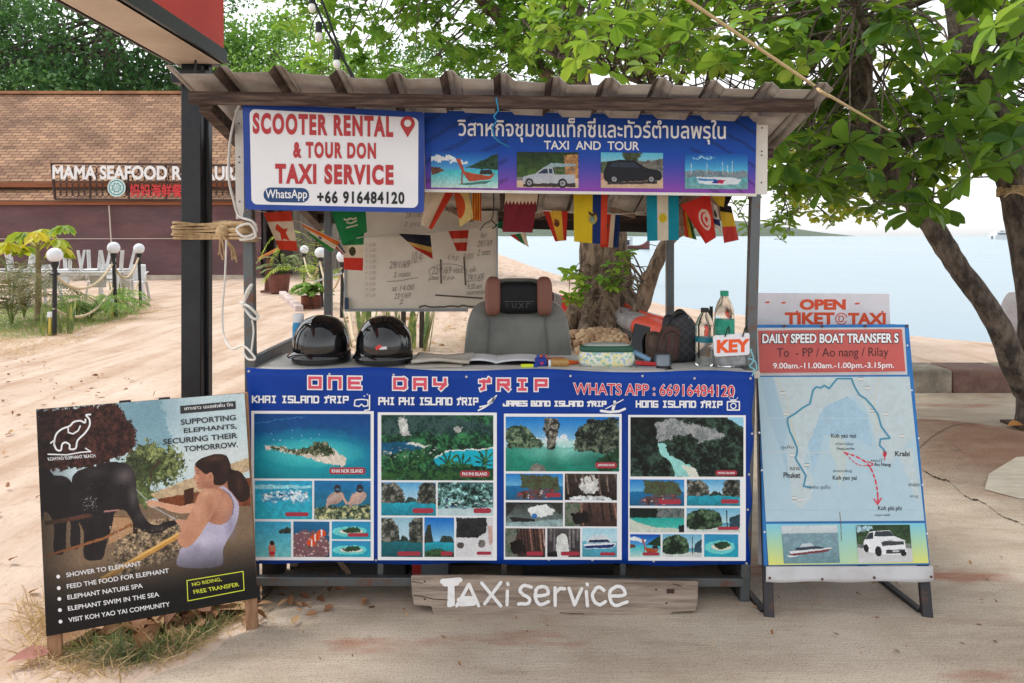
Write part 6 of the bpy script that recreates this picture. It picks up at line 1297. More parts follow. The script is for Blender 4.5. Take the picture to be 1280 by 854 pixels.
def f_saudi(p): p.put(p.X >= -1, (34, 128, 70), .04); p.line([(.3, .3), (.4, .36), (.5, .3), (.62, .36), (.7, .3)], .06, cream); p.line([(.35, .42), (.5, .48), (.7, .42)], .05, cream); p.line([(.3, .58), (.7, .58)], .05, cream)
def f_mexico(p): hs_((34, 120, 66), cream, (208, 58, 42))(p); p.ell(.45, .5, .17, .13, (70, 66, 40), .6, .05, 4)
def f_india(p): hs_((226, 112, 40), cream, (48, 128, 62))(p); p.ell(.5, .5, .05, .12, (60, 70, 140))
def f_japan(p): p.put(p.X >= -1, (232, 206, 132), .05); p.ell(.15, .4, .45, .38, (214, 84, 40))
def f_qatar(p):
    p.put(p.X >= -1, (124, 36, 46), .05); p.poly([(0, 0), (1, 0), (1, .32)] + [(1 - k / 18, .32 if k % 2 == 0 else .22) for k in range(19)] + [(0, .32)], cream)
def f_spain(p): vs_((190, 50, 36), (228, 180, 60), (228, 180, 60), (190, 50, 36), ws=[1, 1, 1, 1])(p); p.ell(.45, .4, .16, .13, (150, 84, 40), .9, .06, 5)
def f_ecuador(p): vs_((226, 196, 36), (24, 50, 110), (210, 70, 44), ws=[24, 11, 8])(p); p.ell(.56, .5, .14, .12, (190, 160, 60)); p.ell(.56, .52, .08, .08, (130, 150, 130), .3, .04, 4); p.line([(.44, .38), (.56, .44), (.7, .38)], .05, (70, 50, 40))
def f_trip(p): vs_((206, 58, 40), cream, (20, 44, 90), ws=[9, 5, 6])(p); p.ell(.3, .36, .09, .08, (110, 80, 50))
def f_arg(p): vs_((22, 146, 170), (232, 220, 196), (22, 146, 170))(p); p.ell(.5, .52, .13, .1, (226, 200, 50)); [p.ell(.5 + .05 * math.cos(a), .52 + .04 * math.sin(a), .016, .012, (150, 120, 30)) for a in (0, 2.1, 4.2)]
def f_tunisia(p): p.put(p.X >= -1, (208, 50, 36), .04); p.ell(.6, .52, .27, .25, (232, 200, 184)); p.ell(.6, .52, .19, .18, (208, 50, 36)); p.ell(.65, .52, .15, .15, (232, 200, 184)); p.poly([(.66 + (.1 if k % 2 == 0 else .045) * math.cos(k * .628), .52 + (.1 if k % 2 == 0 else .045) * math.sin(k * .628)) for k in range(10)], (208, 50, 36))
def f_cat(p): vs_(*[(226, 170, 60), (200, 56, 36)] * 4)(p)
def f_denmark(p): hs_((206, 60, 44), (206, 60, 44), (226, 200, 180), (206, 60, 44), (206, 60, 44))(p)
def f_emb(p): p.put(p.X >= -1, (226, 214, 200), .05); p.ell(.5, .4, .2, .14, (70, 62, 60), .5, .08, 4); p.poly([(0, .7), (1, .5), (1, .75), (0, .9)], (40, 44, 90))
FL = [('red and cream maple leaf flag hanging slanted beside the rope knot', [(329, 266), (364, 264), (372.5, 314), (349, 312)], 3.36, f_canada),
      ('narrow slanted orange, cream and green flag beside the green one', [(376, 279), (425, 303), (414, 316), (385, 292)], 3.42, f_india),
      ('tiny navy striped flag tip beside the orange cream green one', [(421, 302), (432, 316), (428, 319), (419, 309)], 3.44, hs_((30, 44, 96), cream, (196, 60, 44))),
      ('dark green flag with cream script under the white signboard', [(413, 262), (457, 262), (459, 290), (428, 306)], 3.40, f_saudi),
      ('green cream and red flag with brown emblem below the script flag', [(428, 292), (455, 290), (453.5, 338.5), (430, 337)], 3.45, f_mexico),
      ('dark, gold and red striped flag crumpled against the whiteboard', [(498, 292), (538, 294), (541, 324), (520, 312)], 4.30, hs_((40, 40, 50), (44, 44, 58), (224, 178, 96), (190, 50, 36))),
      ('red flag with one cream cross stripe against the whiteboard', [(560, 288), (586, 287), (583, 314), (571, 314)], 4.35, f_denmark),
      ('cream flag with red edge hanging slanted beside the signboard corner', [(533, 238), (569, 238), (540, 287), (526, 281)], 3.38, vs_(cream, cream, fr_, ws=[5, 4, 4])),
      ('pale yellow flag with big orange disc', [(567, 238), (586, 240), (592, 272), (575, 284)], 3.42, f_japan),
      ('narrow flag of thin red and yellow stripes', [(590, 239), (601.5, 238), (601.5, 276.5), (590, 275)], 3.45, f_cat),
      ('maroon flag with cream zigzag top', [(632, 240), (673, 240), (665.5, 291), (628, 290)], 3.36, f_qatar),
      ('green cream and red flag tip hanging under the maroon one', [(637, 294), (657, 291), (661, 309), (647, 301)], 3.44, vs_((190, 46, 40), (40, 120, 66), cream)),
      ('small dark green flag corner poking out beside the maroon flag', [(619, 281), (629, 275), (629, 288), (624, 284)], 3.46, hs_((36, 110, 70), (30, 100, 62))),
      ('red and gold striped flag with brown crest', [(679, 263.5), (709.5, 264), (708, 300.5), (694, 302)], 3.44, f_spain),
      ('wide yellow, navy and red flag with bird crest', [(717, 241.5), (759.5, 242), (758, 306), (717.5, 302)], 3.37, f_ecuador),
      ('red, cream and navy upright striped flag tucked behind the yellow one', [(754, 267), (775.5, 268), (773, 309.5), (750, 309)], 3.47, f_trip),
      ('teal and cream flag with yellow sun', [(808, 242), (848.5, 242), (848.5, 300), (809, 301.5)], 3.37, f_arg),
      ('narrow folded green, yellow and red flag beside the crescent flag', [(853, 259), (861, 268), (871, 300), (856, 296)], 3.43, vs_((200, 60, 36), (220, 180, 50), (40, 100, 60))),
      ('red flag with crescent and star in a pale disc', [(851, 256), (887, 242), (895, 297), (882, 305)], 3.38, f_tunisia),
      ('yellow flag corner with black edge under the banner end', [(888, 243), (916, 244), (908, 260), (898, 257)], 3.40, vs_((226, 190, 50), (226, 190, 50), (36, 30, 28))),
      ('cream flag with small dark emblem folded behind the crescent flag', [(888, 251), (897, 258), (902, 292), (892, 282)], 3.42, f_emb),
      ('yellow over red flag with black top band nearest the stall post', [(899, 254), (914, 258), (923.5, 300), (905, 304)], 3.44, hs_((36, 30, 28), (228, 190, 60), (228, 190, 60), (214, 74, 66), (214, 74, 66)))]
for a in FL: flag(*a)
def strings():
    s = M('thin_string', lin(200, 192, 180), .8)
    for pts, lab in [([at(309, 262, 3.3), at(330, 265, 3.37), at(375, 278, 3.42), at(424, 302, 3.44), at(455, 296, 3.45), at(498, 292, 4.3), at(587, 287, 4.35), at(630, 277, 4.0), at(680, 263.5, 3.44), at(775, 268, 3.47), at(836, 262, 4.5)], 'long sagging bunting string running from the front post to the whiteboard and back'), ([at(533, 237, 3.40), at(740, 241, 3.40), at(850, 242, 3.4), at(941, 244, 3.4)], 'taut bunting string tied along the underside of the blue banner')]:
        mb = MB(); mb.tube(pts, .0022, 5); o = mb.build('bunting_string', s); tag(o, lab, 'string')
strings()

# ---------------------------------------------------------------- black gate post with red sign box, ropes
def gate():
    bm = M('black_steel', lin(34, 36, 40), .42, .3, col2=lin(48, 50, 54), scale=5, bump=.1, bscale=40)
    x0, x1 = at(226, 300, 3.55).x, at(251, 300, 3.55).x
    o = thing('gate_post', ((x0 + x1) / 2, 3.6, 0), 'tall black steel gate post carrying a red sided sign box', 'gate post')
    mb = MB(); mb.box(((x0 + x1) / 2, 3.60, 1.9), (x1 - x0, .10, 3.8)); mb.box(((x0 + x1) / 2 + .052, 3.63, 1.9), (.016, .05, 3.8)); mb.build('post', bm, o, bevel=.004)
    zb = 2.335
    xl, xr = -1.555, -1.32
    mb = MB(); mb.prism([(xl, 3.52, zb), (xl + .08, 1.2, zb), (xr + .03, 1.2, zb), (xr, 3.52, zb)], (0, 0, .02)); mb.build('soffit', M('soffit_beige', lin(206, 190, 172), .6, col2=lin(190, 172, 152), scale=3), o)
    mb = MB(); mb.prism([(xr + .006, 3.50, zb + .06), (xr + .036, 1.2, zb + .06), (xr + .036, 1.2, 3.2), (xr + .006, 3.50, 3.2)], (-.02, 0, 0)); mb.build('red_panel', M('panel_red', lin(190, 40, 34), .45, col2=lin(176, 34, 30), scale=2), o)
    mb = MB(); mb.bar((xr + .0, 3.52, zb + .03), (xr + .03, 1.2, zb + .03), .03, .06); mb.bar((xl, 3.52, zb + .03), (xl + .08, 1.2, zb + .03), .025, .06); mb.build('frame', bm, o)
    mb = MB(); mb.box(((x0 + x1) / 2 + .012, 3.56, zb + .02), (.19, .14, .025)); mb.box(((x0 + x1) / 2 + .01, 3.56, zb - .06), (.16, .13, .06)); mb.build('bracket', bm, o, bevel=.004)
    mb = MB(); mb.tube(smoothpath([(xr - .08, 3.40, zb - .01), (xr - .085, 3.4, zb - .1), (xr - .07, 3.42, zb - .17)], 4), .006, 6); mb.build('cable', bm, o)
gate()
def ropes():
    rm = M('coir_rope', lin(190, 164, 124), .9, col2=lin(150, 122, 86), scale=30, bump=.6, bscale=120); wc = M('white_cable', lin(206, 204, 198), .55)
    c = at(238, 288, 3.6); xa, xb = at(223, 288, 3.55).x, at(262, 288, 3.55).x
    o = thing('rope_lashing', at(265, 288, 3.5), 'coarse tan rope lashing tying the stall post to the black gate post', 'rope')
    mb = MB(); po = at(310, 288, 3.22)
    for k in range(8):
        z = c.z + .036 - k * .010 + random.uniform(-.006, .006); zz = po.z + .03 - k * .009; jz = lambda: V(random.uniform(-.006, .006), random.uniform(-.004, .002), random.uniform(-.012, .012))
        mb.tube(smoothpath([Vector(q) + jz() for q in [(po.x + .03, 3.24, zz), (po.x - .0, 3.19, zz), (po.x - .05, 3.24, zz * .4 + z * .6), (xb + .01, 3.535, z), (xa - .012, 3.53, z), (xa - .014, 3.67, z), (xb + .02, 3.68, z), (po.x - .02, 3.27, zz), (po.x + .03, 3.24, zz)]], 5), .0062, 6)
    mb.build('loops', rm, o)
    mb = MB(); k = at(280, 290, 3.35); mb.blob(k, (.035, .03, .03), .9, .9, 14, 10)
    for a in range(7):
        x = random.uniform(-.03, .07); mb.tube(smoothpath([k + V(random.uniform(-.02, .02), -.02, 0), k + V(x * .5, -.03, -.04), k + V(x, -.02, -.08), k + V(x + random.uniform(-.01, .02), -.02, -.09 - random.uniform(0, .05))], 4), .004, 5)
    mb.build('knot', rm, o)
    o = thing('cable', at(300, 300, 3.2), 'loose white electric cable coiled down the stall corner post', 'cable')
    mb = MB(); pz = lambda x, y, d=3.2: at(x, y, d)
    mb.tube(smoothpath([pz(309, 128, 3.06), pz(298, 134, 3.15), pz(288, 175), pz(286, 220), pz(292, 250), pz(299, 270), pz(316, 277, 3.14), pz(320, 290, 3.16), pz(305, 296, 3.15), pz(296, 286, 3.18), pz(312, 280, 3.14), pz(319, 296, 3.15), pz(300, 300, 3.17)], 6), .0055, 6)
    mb.build('loop', wc, o); mb = MB(); mb.tube(smoothpath([pz(283, 300, 3.3), pz(281, 350, 3.3), pz(278, 390, 3.3), pz(280, 420, 3.28), pz(290, 436, 3.2), pz(305, 433, 3.17), pz(319, 448, 3.14), pz(310, 449, 3.16), pz(304, 440, 3.19)], 6), .0045, 6)
    mb.build('drop', wc, o); mb = MB(); mb.tube(smoothpath([pz(304, 385, 3.15), pz(308, 366, 3.13), pz(315, 356, 3.14), pz(308, 372, 3.2), pz(304, 382, 3.17), pz(316, 398, 3.13), pz(323, 396, 3.14), pz(312, 384, 3.12), pz(300, 378, 3.17)], 6), .0058, 6)
    mb.tube(smoothpath([pz(315, 400, 3.14), pz(317, 415, 3.15), pz(314, 440, 3.15)], 4), .004, 6)
    mb.build('coil', wc, o)
    mb = MB(); mb.tube([at(620, 122, 3.0), at(623, 138, 3.02), at(617, 146, 3.02), at(621, 151, 3.02), at(615, 160, 3.02), at(618, 172, 3.05), at(625, 178, 3.1), at(637, 184, 3.2)], .003, 5); o = mb.build('twine', M('blue_twine', lin(40, 140, 190), .7)); tag(o, 'short frayed blue twine dangling over the banner', 'twine')
    mb = MB(); mb.tube(smoothpath([at(617, 240, 3.35), at(617, 262, 3.4), at(614, 275, 3.6), at(606, 280, 3.8), at(600, 288, 3.9)], 4), .003, 5); mb.tube(smoothpath([at(614, 275, 3.6), at(620, 282, 3.6), at(615, 286, 3.6)], 4), .003, 5); o = mb.build('wire', M('black_wire', lin(26, 24, 24), .6)); tag(o, 'thin black wire knotted beside the maroon flag', 'wire')
    mb = MB(); mb.tube(smoothpath([at(938, 436, 3.16), at(942, 450, 3.15), at(937, 458, 3.15), at(943, 462, 3.15), at(940, 470, 3.15)], 4), .003, 5); mb.tube(smoothpath([at(935, 448, 3.16), at(944, 452, 3.15), at(946, 462, 3.15)], 4), .003, 5); o = mb.build('twine', M('cyan_twine', lin(120, 180, 190), .7)); tag(o, 'pale blue twine knotted round the post at the banner corner', 'twine')
ropes()

# ---------------------------------------------------------------- under the counter
def under():
    c = at(537, 715, 3.36); mb = MB(); o = thing('carton', V(c.x, 3.42, 0), 'grey carton with red corner stored under the counter', 'carton')
    mb = MB(); mb.box((c.x, 3.45, .17), (.16, .14, .34)); mb.build('box', M('carton_grey', lin(120, 124, 128), .7, col2=lin(100, 104, 108), scale=5), o, bevel=.003)
    B = Board(V(0, 3.379, 0), V(1, 3.379, 0), V(0, 3.379, 1)); mb = MB(); x = c.x; pc = lambda xx, zz: (CX + xx / 3.379 * F, HY + (CZ - zz) / 3.379 * F)
    mb.add([V(x - .079, 3.3785, .005), V(x - .04, 3.3785, .005), V(x - .04, 3.3785, .335), V(x - .079, 3.3785, .335)], [(3, 2, 1, 0)]); mb.build('stripe', M('carton_red', lin(170, 40, 40), .6), o, smooth=0)
    mb = MB(); a, b = pc(x - .005, .175), pc(x + .06, .145); letter(mb, B, 'GEAR', (a[0], a[1], b[0], b[1]), .002, .01); mb.build('lettering', M('carton_ink', lin(36, 38, 42), .6), o, smooth=0)
    for xx, w, h, col, lab in ((-.62, .30, .26, (40, 40, 44), 'black crate stored behind the counter leg'), (.25, .4, .3, (52, 48, 46), 'dark brown crate stored under the counter middle')):
        o = thing('crate', V(xx, 3.46, 0), lab, 'crate'); m = M('crate_%d' % col[0], lin(*col), .6)
        mb = MB(); mb.box((xx, 3.46, h / 2), (w, .14, h)); mb.build('body', m, o, bevel=.008); mb = MB(); mb.box((xx, 3.46, h + .008), (w + .02, .16, .02)); mb.build('rim', m, o, bevel=.004)
under()
# ---------------------------------------------------------------- leaves, trunks, crowns
def leaf_mat(name, c0, c1, c2, trans=.4, tcol=(.35, .5, .04), rough=.45):
    if name in _MC: return _MC[name]
    m = bpy.data.materials.new(name); m.use_nodes = True; nt = m.node_tree; N = nt.nodes; L = nt.links; p = N['Principled BSDF']; out = N['Material Output']
    at_ = N.new('ShaderNodeAttribute'); at_.attribute_name = 'rnd'
    rp = N.new('ShaderNodeValToRGB'); e = rp.color_ramp.elements; e.new(.5)
    for k, (po, co) in enumerate(((.05, c0), (.5, c1), (.95, c2))): e[k].position = po; e[k].color = (*co, 1)
    L.new(at_.outputs['Fac'], rp.inputs[0]); L.new(rp.outputs[0], p.inputs['Base Color']); p.inputs['Roughness'].default_value = rough; p.inputs['Specular IOR Level'].default_value = .35
    t = N.new('ShaderNodeBsdfTranslucent'); mx = N.new('ShaderNodeMixShader'); mx.inputs[0].default_value = trans
    m2 = N.new('ShaderNodeMix'); m2.data_type = 'RGBA'; m2.inputs[0].default_value = .5; L.new(rp.outputs[0], m2.inputs[6]); m2.inputs[7].default_value = (*tcol, 1); L.new(m2.outputs[2], t.inputs[0])
    L.new(p.outputs[0], mx.inputs[1]); L.new(t.outputs[0], mx.inputs[2]); L.new(mx.outputs[0], out.inputs[0]); _MC[name] = m; return m
# templates: x along the leaf (0..1), y across, z bend
def tmpl_obovate():
    xs = [0, .1, .35, .62, .86, 1.0]; w = [.012, .05, .17, .245, .18, .03]; v = []; f = []
    for x, a in zip(xs, w):
        z = -.16 * x * x + .02; v += [(x, -a, z + a * .38), (x, 0, z), (x, a, z + a * .38)]
    for i in range(5):
        b = i * 3; f += [(b, b + 3, b + 4, b + 1), (b + 1, b + 4, b + 5, b + 2)]
    return np.array(v), f
def tmpl_oval():
    xs = [0, .3, .7, 1.0]; w = [.02, .22, .22, .02]; v = []; f = []
    for x, a in zip(xs, w):
        z = -.18 * x * x; v += [(x, -a, z + a * .3), (x, 0, z), (x, a, z + a * .3)]
    for i in range(3):
        b = i * 3; f += [(b, b + 3, b + 4, b + 1), (b + 1, b + 4, b + 5, b + 2)]
    return np.array(v), f
def tmpl_diamond(): return np.array([(0, 0, 0), (.5, -.28, .06), (1, 0, -.08), (.5, .28, .06)]), [(0, 1, 2, 3)]
def tmpl_grass():
    v, f = tmpl_blade(); v = np.array(v); v[:, 1] *= .5; return v, f
def tmpl_blade():
    v = []; f = []
    for k, (x, a) in enumerate(((0, .03), (.4, .04), (.75, .028), (1, .003))): v += [(x, -a, -.25 * x * x), (x, a, -.25 * x * x)]
    for i in range(3): f.append((2 * i, 2 * i + 2, 2 * i + 3, 2 * i + 1))
    return np.array(v), f
def leaves(name, P, D, S, tmpl, mat, parent=None, rnd=None, up=None, origin=(0, 0, 0), rng=RNG):
    P = np.asarray(P, float); D = np.asarray(D, float); S = np.asarray(S, float); n = len(P); tv, tf = tmpl
    D = D / (np.linalg.norm(D, axis=1)[:, None] + 1e-9)
    U = np.tile([0, 0, 1.0], (n, 1)) + rng.normal(0, .45, (n, 3)) if up is None else np.asarray(up, float)
    Y = np.cross(U, D); Y /= np.linalg.norm(Y, axis=1)[:, None] + 1e-9; Z = np.cross(D, Y)
    vs_ = P[:, None, :] + S[:, None, None] * (tv[None, :, 0:1] * D[:, None, :] + tv[None, :, 1:2] * Y[:, None, :] + tv[None, :, 2:3] * Z[:, None, :])
    k = len(tv); vs_ = vs_.reshape(-1, 3)
    o0 = np.array(wloc(parent)) if parent is not None else np.array(origin, float); vs_ = vs_ - o0
    nf = len(tf); fl = len(tf[0]); faces = (np.array(tf)[None] + (np.arange(n) * k)[:, None, None]).reshape(-1)
    me = bpy.data.meshes.new(name); me.vertices.add(n * k); me.vertices.foreach_set('co', vs_.ravel()); me.loops.add(len(faces)); me.loops.foreach_set('vertex_index', faces)
    me.polygons.add(n * nf); me.polygons.foreach_set('loop_start', np.arange(n * nf) * fl); me.polygons.foreach_set('use_smooth', np.ones(n * nf, bool))
    a = me.attributes.new('rnd', 'FLOAT', 'POINT'); r = rng.random(n) if rnd is None else np.asarray(rnd); a.data.foreach_set('value', np.repeat(r, k).astype(np.float32))
    me.materials.append(mat); me.update(calc_edges=True); me.validate()
    o = bpy.data.objects.new(name, me); COL.objects.link(o)
    if parent is not None: o.parent = parent
    else: o.location = origin
    return o
def ellipsoid_pts(c, r, n, rng=RNG, shell=.0):
    d = rng.normal(size=(n, 3)); d /= np.linalg.norm(d, axis=1)[:, None]; q = rng.random(n) ** (1 / 3); q = shell + (1 - shell) * q
    return np.array(c) + d * np.array(r) * q[:, None]
def rosettes(C, k, size, droop=.25, spread=1.0, rng=RNG, out=None):
    """k leaves radiating from each twig tip"""
    C = np.asarray(C, float); n = len(C); P = np.repeat(C, k, 0); ang = np.tile(np.arange(k) * 2 * np.pi / k, n) + np.repeat(rng.random(n) * 6.28, k) + rng.normal(0, .25, n * k)
    ax = rng.normal(0, .35, (n, 3)) + np.array([0, 0, 1.0])
    if out is not None: ax += np.asarray(out)
    ax /= np.linalg.norm(ax, axis=1)[:, None]; t = np.cross(ax, np.array([.3, .9, .1])); t /= np.linalg.norm(t, axis=1)[:, None]; b = np.cross(ax, t)
    ax, t, b = (np.repeat(q, k, 0) for q in (ax, t, b))
    D = spread * (t * np.cos(ang)[:, None] + b * np.sin(ang)[:, None]) + ax * rng.uniform(-.15, .6, (n * k, 1)); D[:, 2] -= droop * rng.random(n * k)
    S = np.repeat(size * rng.uniform(.8, 1.2, n), k) * rng.uniform(.65, 1.1, n * k)
    R_ = np.clip(np.repeat(rng.random(n), k) * .7 + rng.random(n * k) * .3, 0, 1)
    return P, D, S, R_, ax + rng.normal(0, .2, ax.shape)
bark_d = M('bark_dark', lin(116, 104, 92), .95, col2=lin(58, 50, 45), scale=11, stretch=(1, 1, .5), lo=.38, hi=.6, bump=1.0, bscale=22, bdist=.05)
bark_l = M('bark_light', lin(134, 114, 94), .95, col2=lin(72, 58, 48), scale=12, stretch=(1, 1, .3), lo=.38, hi=.6, bump=1.0, bscale=20, bdist=.06)
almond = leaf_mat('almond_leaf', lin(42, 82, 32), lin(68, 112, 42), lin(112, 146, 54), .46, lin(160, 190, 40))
almond_y = leaf_mat('backlit_leaf', lin(104, 128, 44), lin(142, 154, 56), lin(176, 176, 66), .5, lin(180, 190, 50))  # backlight put into the colour: yellower, brighter leaves for the back layers
almond_s = leaf_mat('sunny_leaf', lin(80, 130, 46), lin(114, 158, 58), lin(164, 188, 74), .42, lin(165, 195, 50))  # paler copy of the almond leaf with sunlight put into its colour
def twigs_to(mb, limb_pts, C, r0=.012, rng=RNG, every=3):
    L_ = np.array([tuple(p) for p in limb_pts])
    for i in range(0, len(C), every):
        c = C[i]; k = np.argmin(((L_ - c) ** 2).sum(1) + 2.0 * np.maximum(0, L_[:, 2] - c[2]) ** 2 * 0); a = L_[k]; mid = (a + c) / 2 + rng.normal(0, .12, 3) + np.array([0, 0, .10])
        mb.tube(smoothpath([a, mid, c], 4), lerp_list([r0, r0 * .35], 9), 5)

def shore_tree():
    rng = np.random.default_rng(21)
    o = thing('almond_tree', (3.98, 6.08, 0), 'big leaved sea almond tree by the kerb with dark forked trunk and low spreading crown', 'tree')
    trunk = smoothpath([(4.17, 6.08, -.05), (4.15, 6.07, .4), (4.12, 6.05, 1.0), (3.99, 6.05, 1.83), (3.80, 6.0, 2.35), (3.60, 6.0, 2.8), (3.45, 6.0, 3.5), (3.2, 6.1, 4.2), (3.1, 6.3, 5.0)], 6)
    n = len(trunk); mb = MB(); mb.tube(trunk, lerp_list([.17, .135, .125, .12, .12, .115, .10, .08, .05], n), 16, jit=.06); mb.build('trunk', bark_d, o, smooth=70)
    limb = smoothpath([V(4.12, 6.05, .25)] + [at(x, y, d) for x, y, d in ((1273, 466, 6.0), (1241, 395, 5.98), (1194, 329, 5.96), (1166, 282, 5.95), (1145, 253, 5.94), (1112, 215, 5.92), (1089, 163, 5.9), (1078, 118, 5.88), (1062, 78, 5.85), (1028, 50, 5.82), (1000, 15, 5.8), (960, -40, 5.85))], 6)
    mb = MB(); mb.tube(limb, lerp_list([.12, .10, .085, .08, .085, .085, .09, .09, .085, .08, .07, .06, .03], len(limb)), 14, jit=.06); mb.build('limb', bark_d, o, smooth=70)
    l2 = smoothpath([(2.95, 5.9, 2.22), (2.72, 6.3, 2.2), (2.3, 6.7, 2.45), (1.7, 6.9, 2.7), (1.0, 6.8, 2.95), (.4, 6.7, 3.1)], 6)
    l3 = smoothpath([(3.9, 6.05, 1.9), (4.3, 6.4, 2.5), (5.0, 6.8, 3.0), (5.8, 7.2, 3.4)], 6); l4 = smoothpath([(2.7, 5.85, 2.62), (2.4, 5.2, 2.9), (2.0, 4.5, 3.0), (1.9, 3.9, 3.1)], 6); l5 = smoothpath([(3.6, 6.0, 2.85), (3.9, 5.2, 3.0), (3.6, 4.4, 2.9), (2.9, 3.7, 2.8)], 6); l6 = smoothpath([(3.4, 6.0, 3.5), (3.0, 7.5, 3.3), (2.9, 8.8, 2.6), (2.6, 9.6, 2.0)], 6)
    allb = trunk[18:] + limb[18:] + l2 + l3 + l4 + l5 + l6
    mb = MB()
    for l_, r in ((l2, .05), (l3, .07), (l4, .045), (l5, .05), (l6, .06)): mb.tube(l_, lerp_list([r, r * .3], len(l_)), 8, jit=.05)
    C = []
    def add(c, r, n, sh=.2): C.append(ellipsoid_pts(c, r, n, rng, sh))
    add((3.1, 6.6, 3.5), (2.3, 1.6, 1.25), 370)         # main mass overhead
    add((1.9, 6.3, 3.1), (1.0, 1.0, .65), 140); add((1.0, 6.5, 3.25), (.95, .8, .55), 130)
    add((2.45, 5.9, 2.25), (.5, .5, .5), 40); add((3.1, 6.4, 2.35), (.6, .8, .5), 46); add((3.75, 5.7, 2.5), (.6, .5, .5), 40)
    add((4.9, 6.8, 3.0), (1.0, 1.0, .9), 70)
    add((2.05, 4.7, 2.95), (.8, .6, .4), 34); add((2.9, 4.4, 2.85), (.8, .6, .35), 34)
    add((3.3, 5.2, 2.05), (.38, .3, .32), 20); add((3.35, 6.2, 1.95), (.5, .5, .35), 30); add((3.3, 7.2, 2.3), (1.0, .6, .5), 60)
    add((3.5, 8.7, 2.15), (1.0, 1.1, .7), 130); add((4.4, 8.5, 2.4), (1.0, 1.0, .6), 60); add((3.6, 8.9, 2.7), (1.2, 1.0, .6), 80); add((3.0, 9.0, 3.6), (2.4, 1.0, 1.0), 130)
    C = np.concatenate(C)
    # keep the gap of sky between the forked stems and the water view clear
    px = CX + C[:, 0] / C[:, 1] * F; py = HY - (C[:, 2] - CZ) / C[:, 1] * F
    low = np.interp(px, [690, 960, 975, 1000, 1050, 1100, 1130, 1180, 1195, 1225, 1260, 1300], [92, 96, 225, 285, 285, 272, 262, 258, 205, 225, 210, 200])
    keep = (py < low) | (C[:, 1] < 2.5)
    C = C[keep]
    twigs_to(mb, allb, C, .011, rng, 2); mb.build('branch', bark_d, o, smooth=60)
    P, D, S, R_, U = rosettes(C, 8, .165, .75, 1.0, rng)
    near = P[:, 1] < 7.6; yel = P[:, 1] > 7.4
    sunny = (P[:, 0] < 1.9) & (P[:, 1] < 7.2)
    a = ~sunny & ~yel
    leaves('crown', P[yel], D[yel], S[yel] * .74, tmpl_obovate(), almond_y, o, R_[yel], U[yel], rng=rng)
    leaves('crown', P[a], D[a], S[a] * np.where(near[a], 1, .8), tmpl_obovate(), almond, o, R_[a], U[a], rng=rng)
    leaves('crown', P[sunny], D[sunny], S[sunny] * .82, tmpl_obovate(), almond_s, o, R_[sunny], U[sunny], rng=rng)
    # the low hanging spray and the bright tips nearest the camera
    T = [at(1062, 180, 4.7), at(1100, 170, 4.9), at(1150, 205, 4.8), at(1010, 170, 5.0), at(985, 205, 5.1), at(1130, 240, 5.0), at(1185, 150, 4.6), at(1225, 190, 4.9), at(1085, 215, 5.2), at(1020, 225, 5.3), at(1165, 175, 5.1), at(1160, 255, 4.8), at(1135, 265, 4.9), at(1178, 262, 5.1), at(1240, 205, 4.7), at(1215, 215, 4.6), at(975, 175, 5.0), at(990, 235, 5.4), at(965, 210, 5.3)]
    mb = MB(); twigs_to(mb, allb, np.array([tuple(t) for t in T]), .010, rng, 1); mb.build('branch', bark_d, o, smooth=60)
    P, D, S, R_, U = rosettes(np.array([tuple(t) for t in T]), 9, .2, .9, 1.0, rng); leaves('crown', P, D, S, tmpl_obovate(), almond, o, R_ * .5, U, rng=rng)
    T = [at(1245, 32, 3.9), at(1270, 60, 4.3), at(735, 52, 5.2), at(800, 70, 5.4), at(860, 40, 5.3), at(770, 30, 5.4), at(720, 75, 5.6), at(930, 22, 5.0), at(900, 78, 5.6), at(840, 92, 5.7), at(760, 92, 5.8)]
    mb = MB(); twigs_to(mb, allb, np.array([tuple(t) for t in T]), .010, rng, 1); mb.build('branch', bark_d, o, smooth=60)
    P, D, S, R_, U = rosettes(np.array([tuple(t) for t in T]), 8, .19, .35, 1.0, rng); leaves('crown', P, D, S, tmpl_obovate(), almond_s, o, R_, U, rng=rng)
    # thin drooping outer twigs with small far leaves over the water
    mb = MB(); Q = []
    for k in range(16):
        a = Vector((rng.uniform(2.3, 4.4), rng.uniform(8.4, 9.6), rng.uniform(1.95, 2.4))); b = a + Vector((rng.uniform(-.5, .3), rng.uniform(-.2, .2), -rng.uniform(.25, .6)))
        pts = smoothpath([a + V(.2, 0, .35), a, (a + b) / 2 + V(.05, 0, -.03), b], 4); mb.tube(pts, .006, 4); Q += [pts[i] for i in range(4, len(pts), 2)]
    mb.build('branch', bark_d, o, smooth=60)
    Q = np.array([tuple(q) for q in Q]); P, D, S, R_, U = rosettes(Q, 4, .13, .4, 1.0, rng); leaves('crown', P, D, S, tmpl_obovate(), almond, o, np.clip(R_ + .3, 0, 1), U, rng=rng)
    return o
shore_tree()
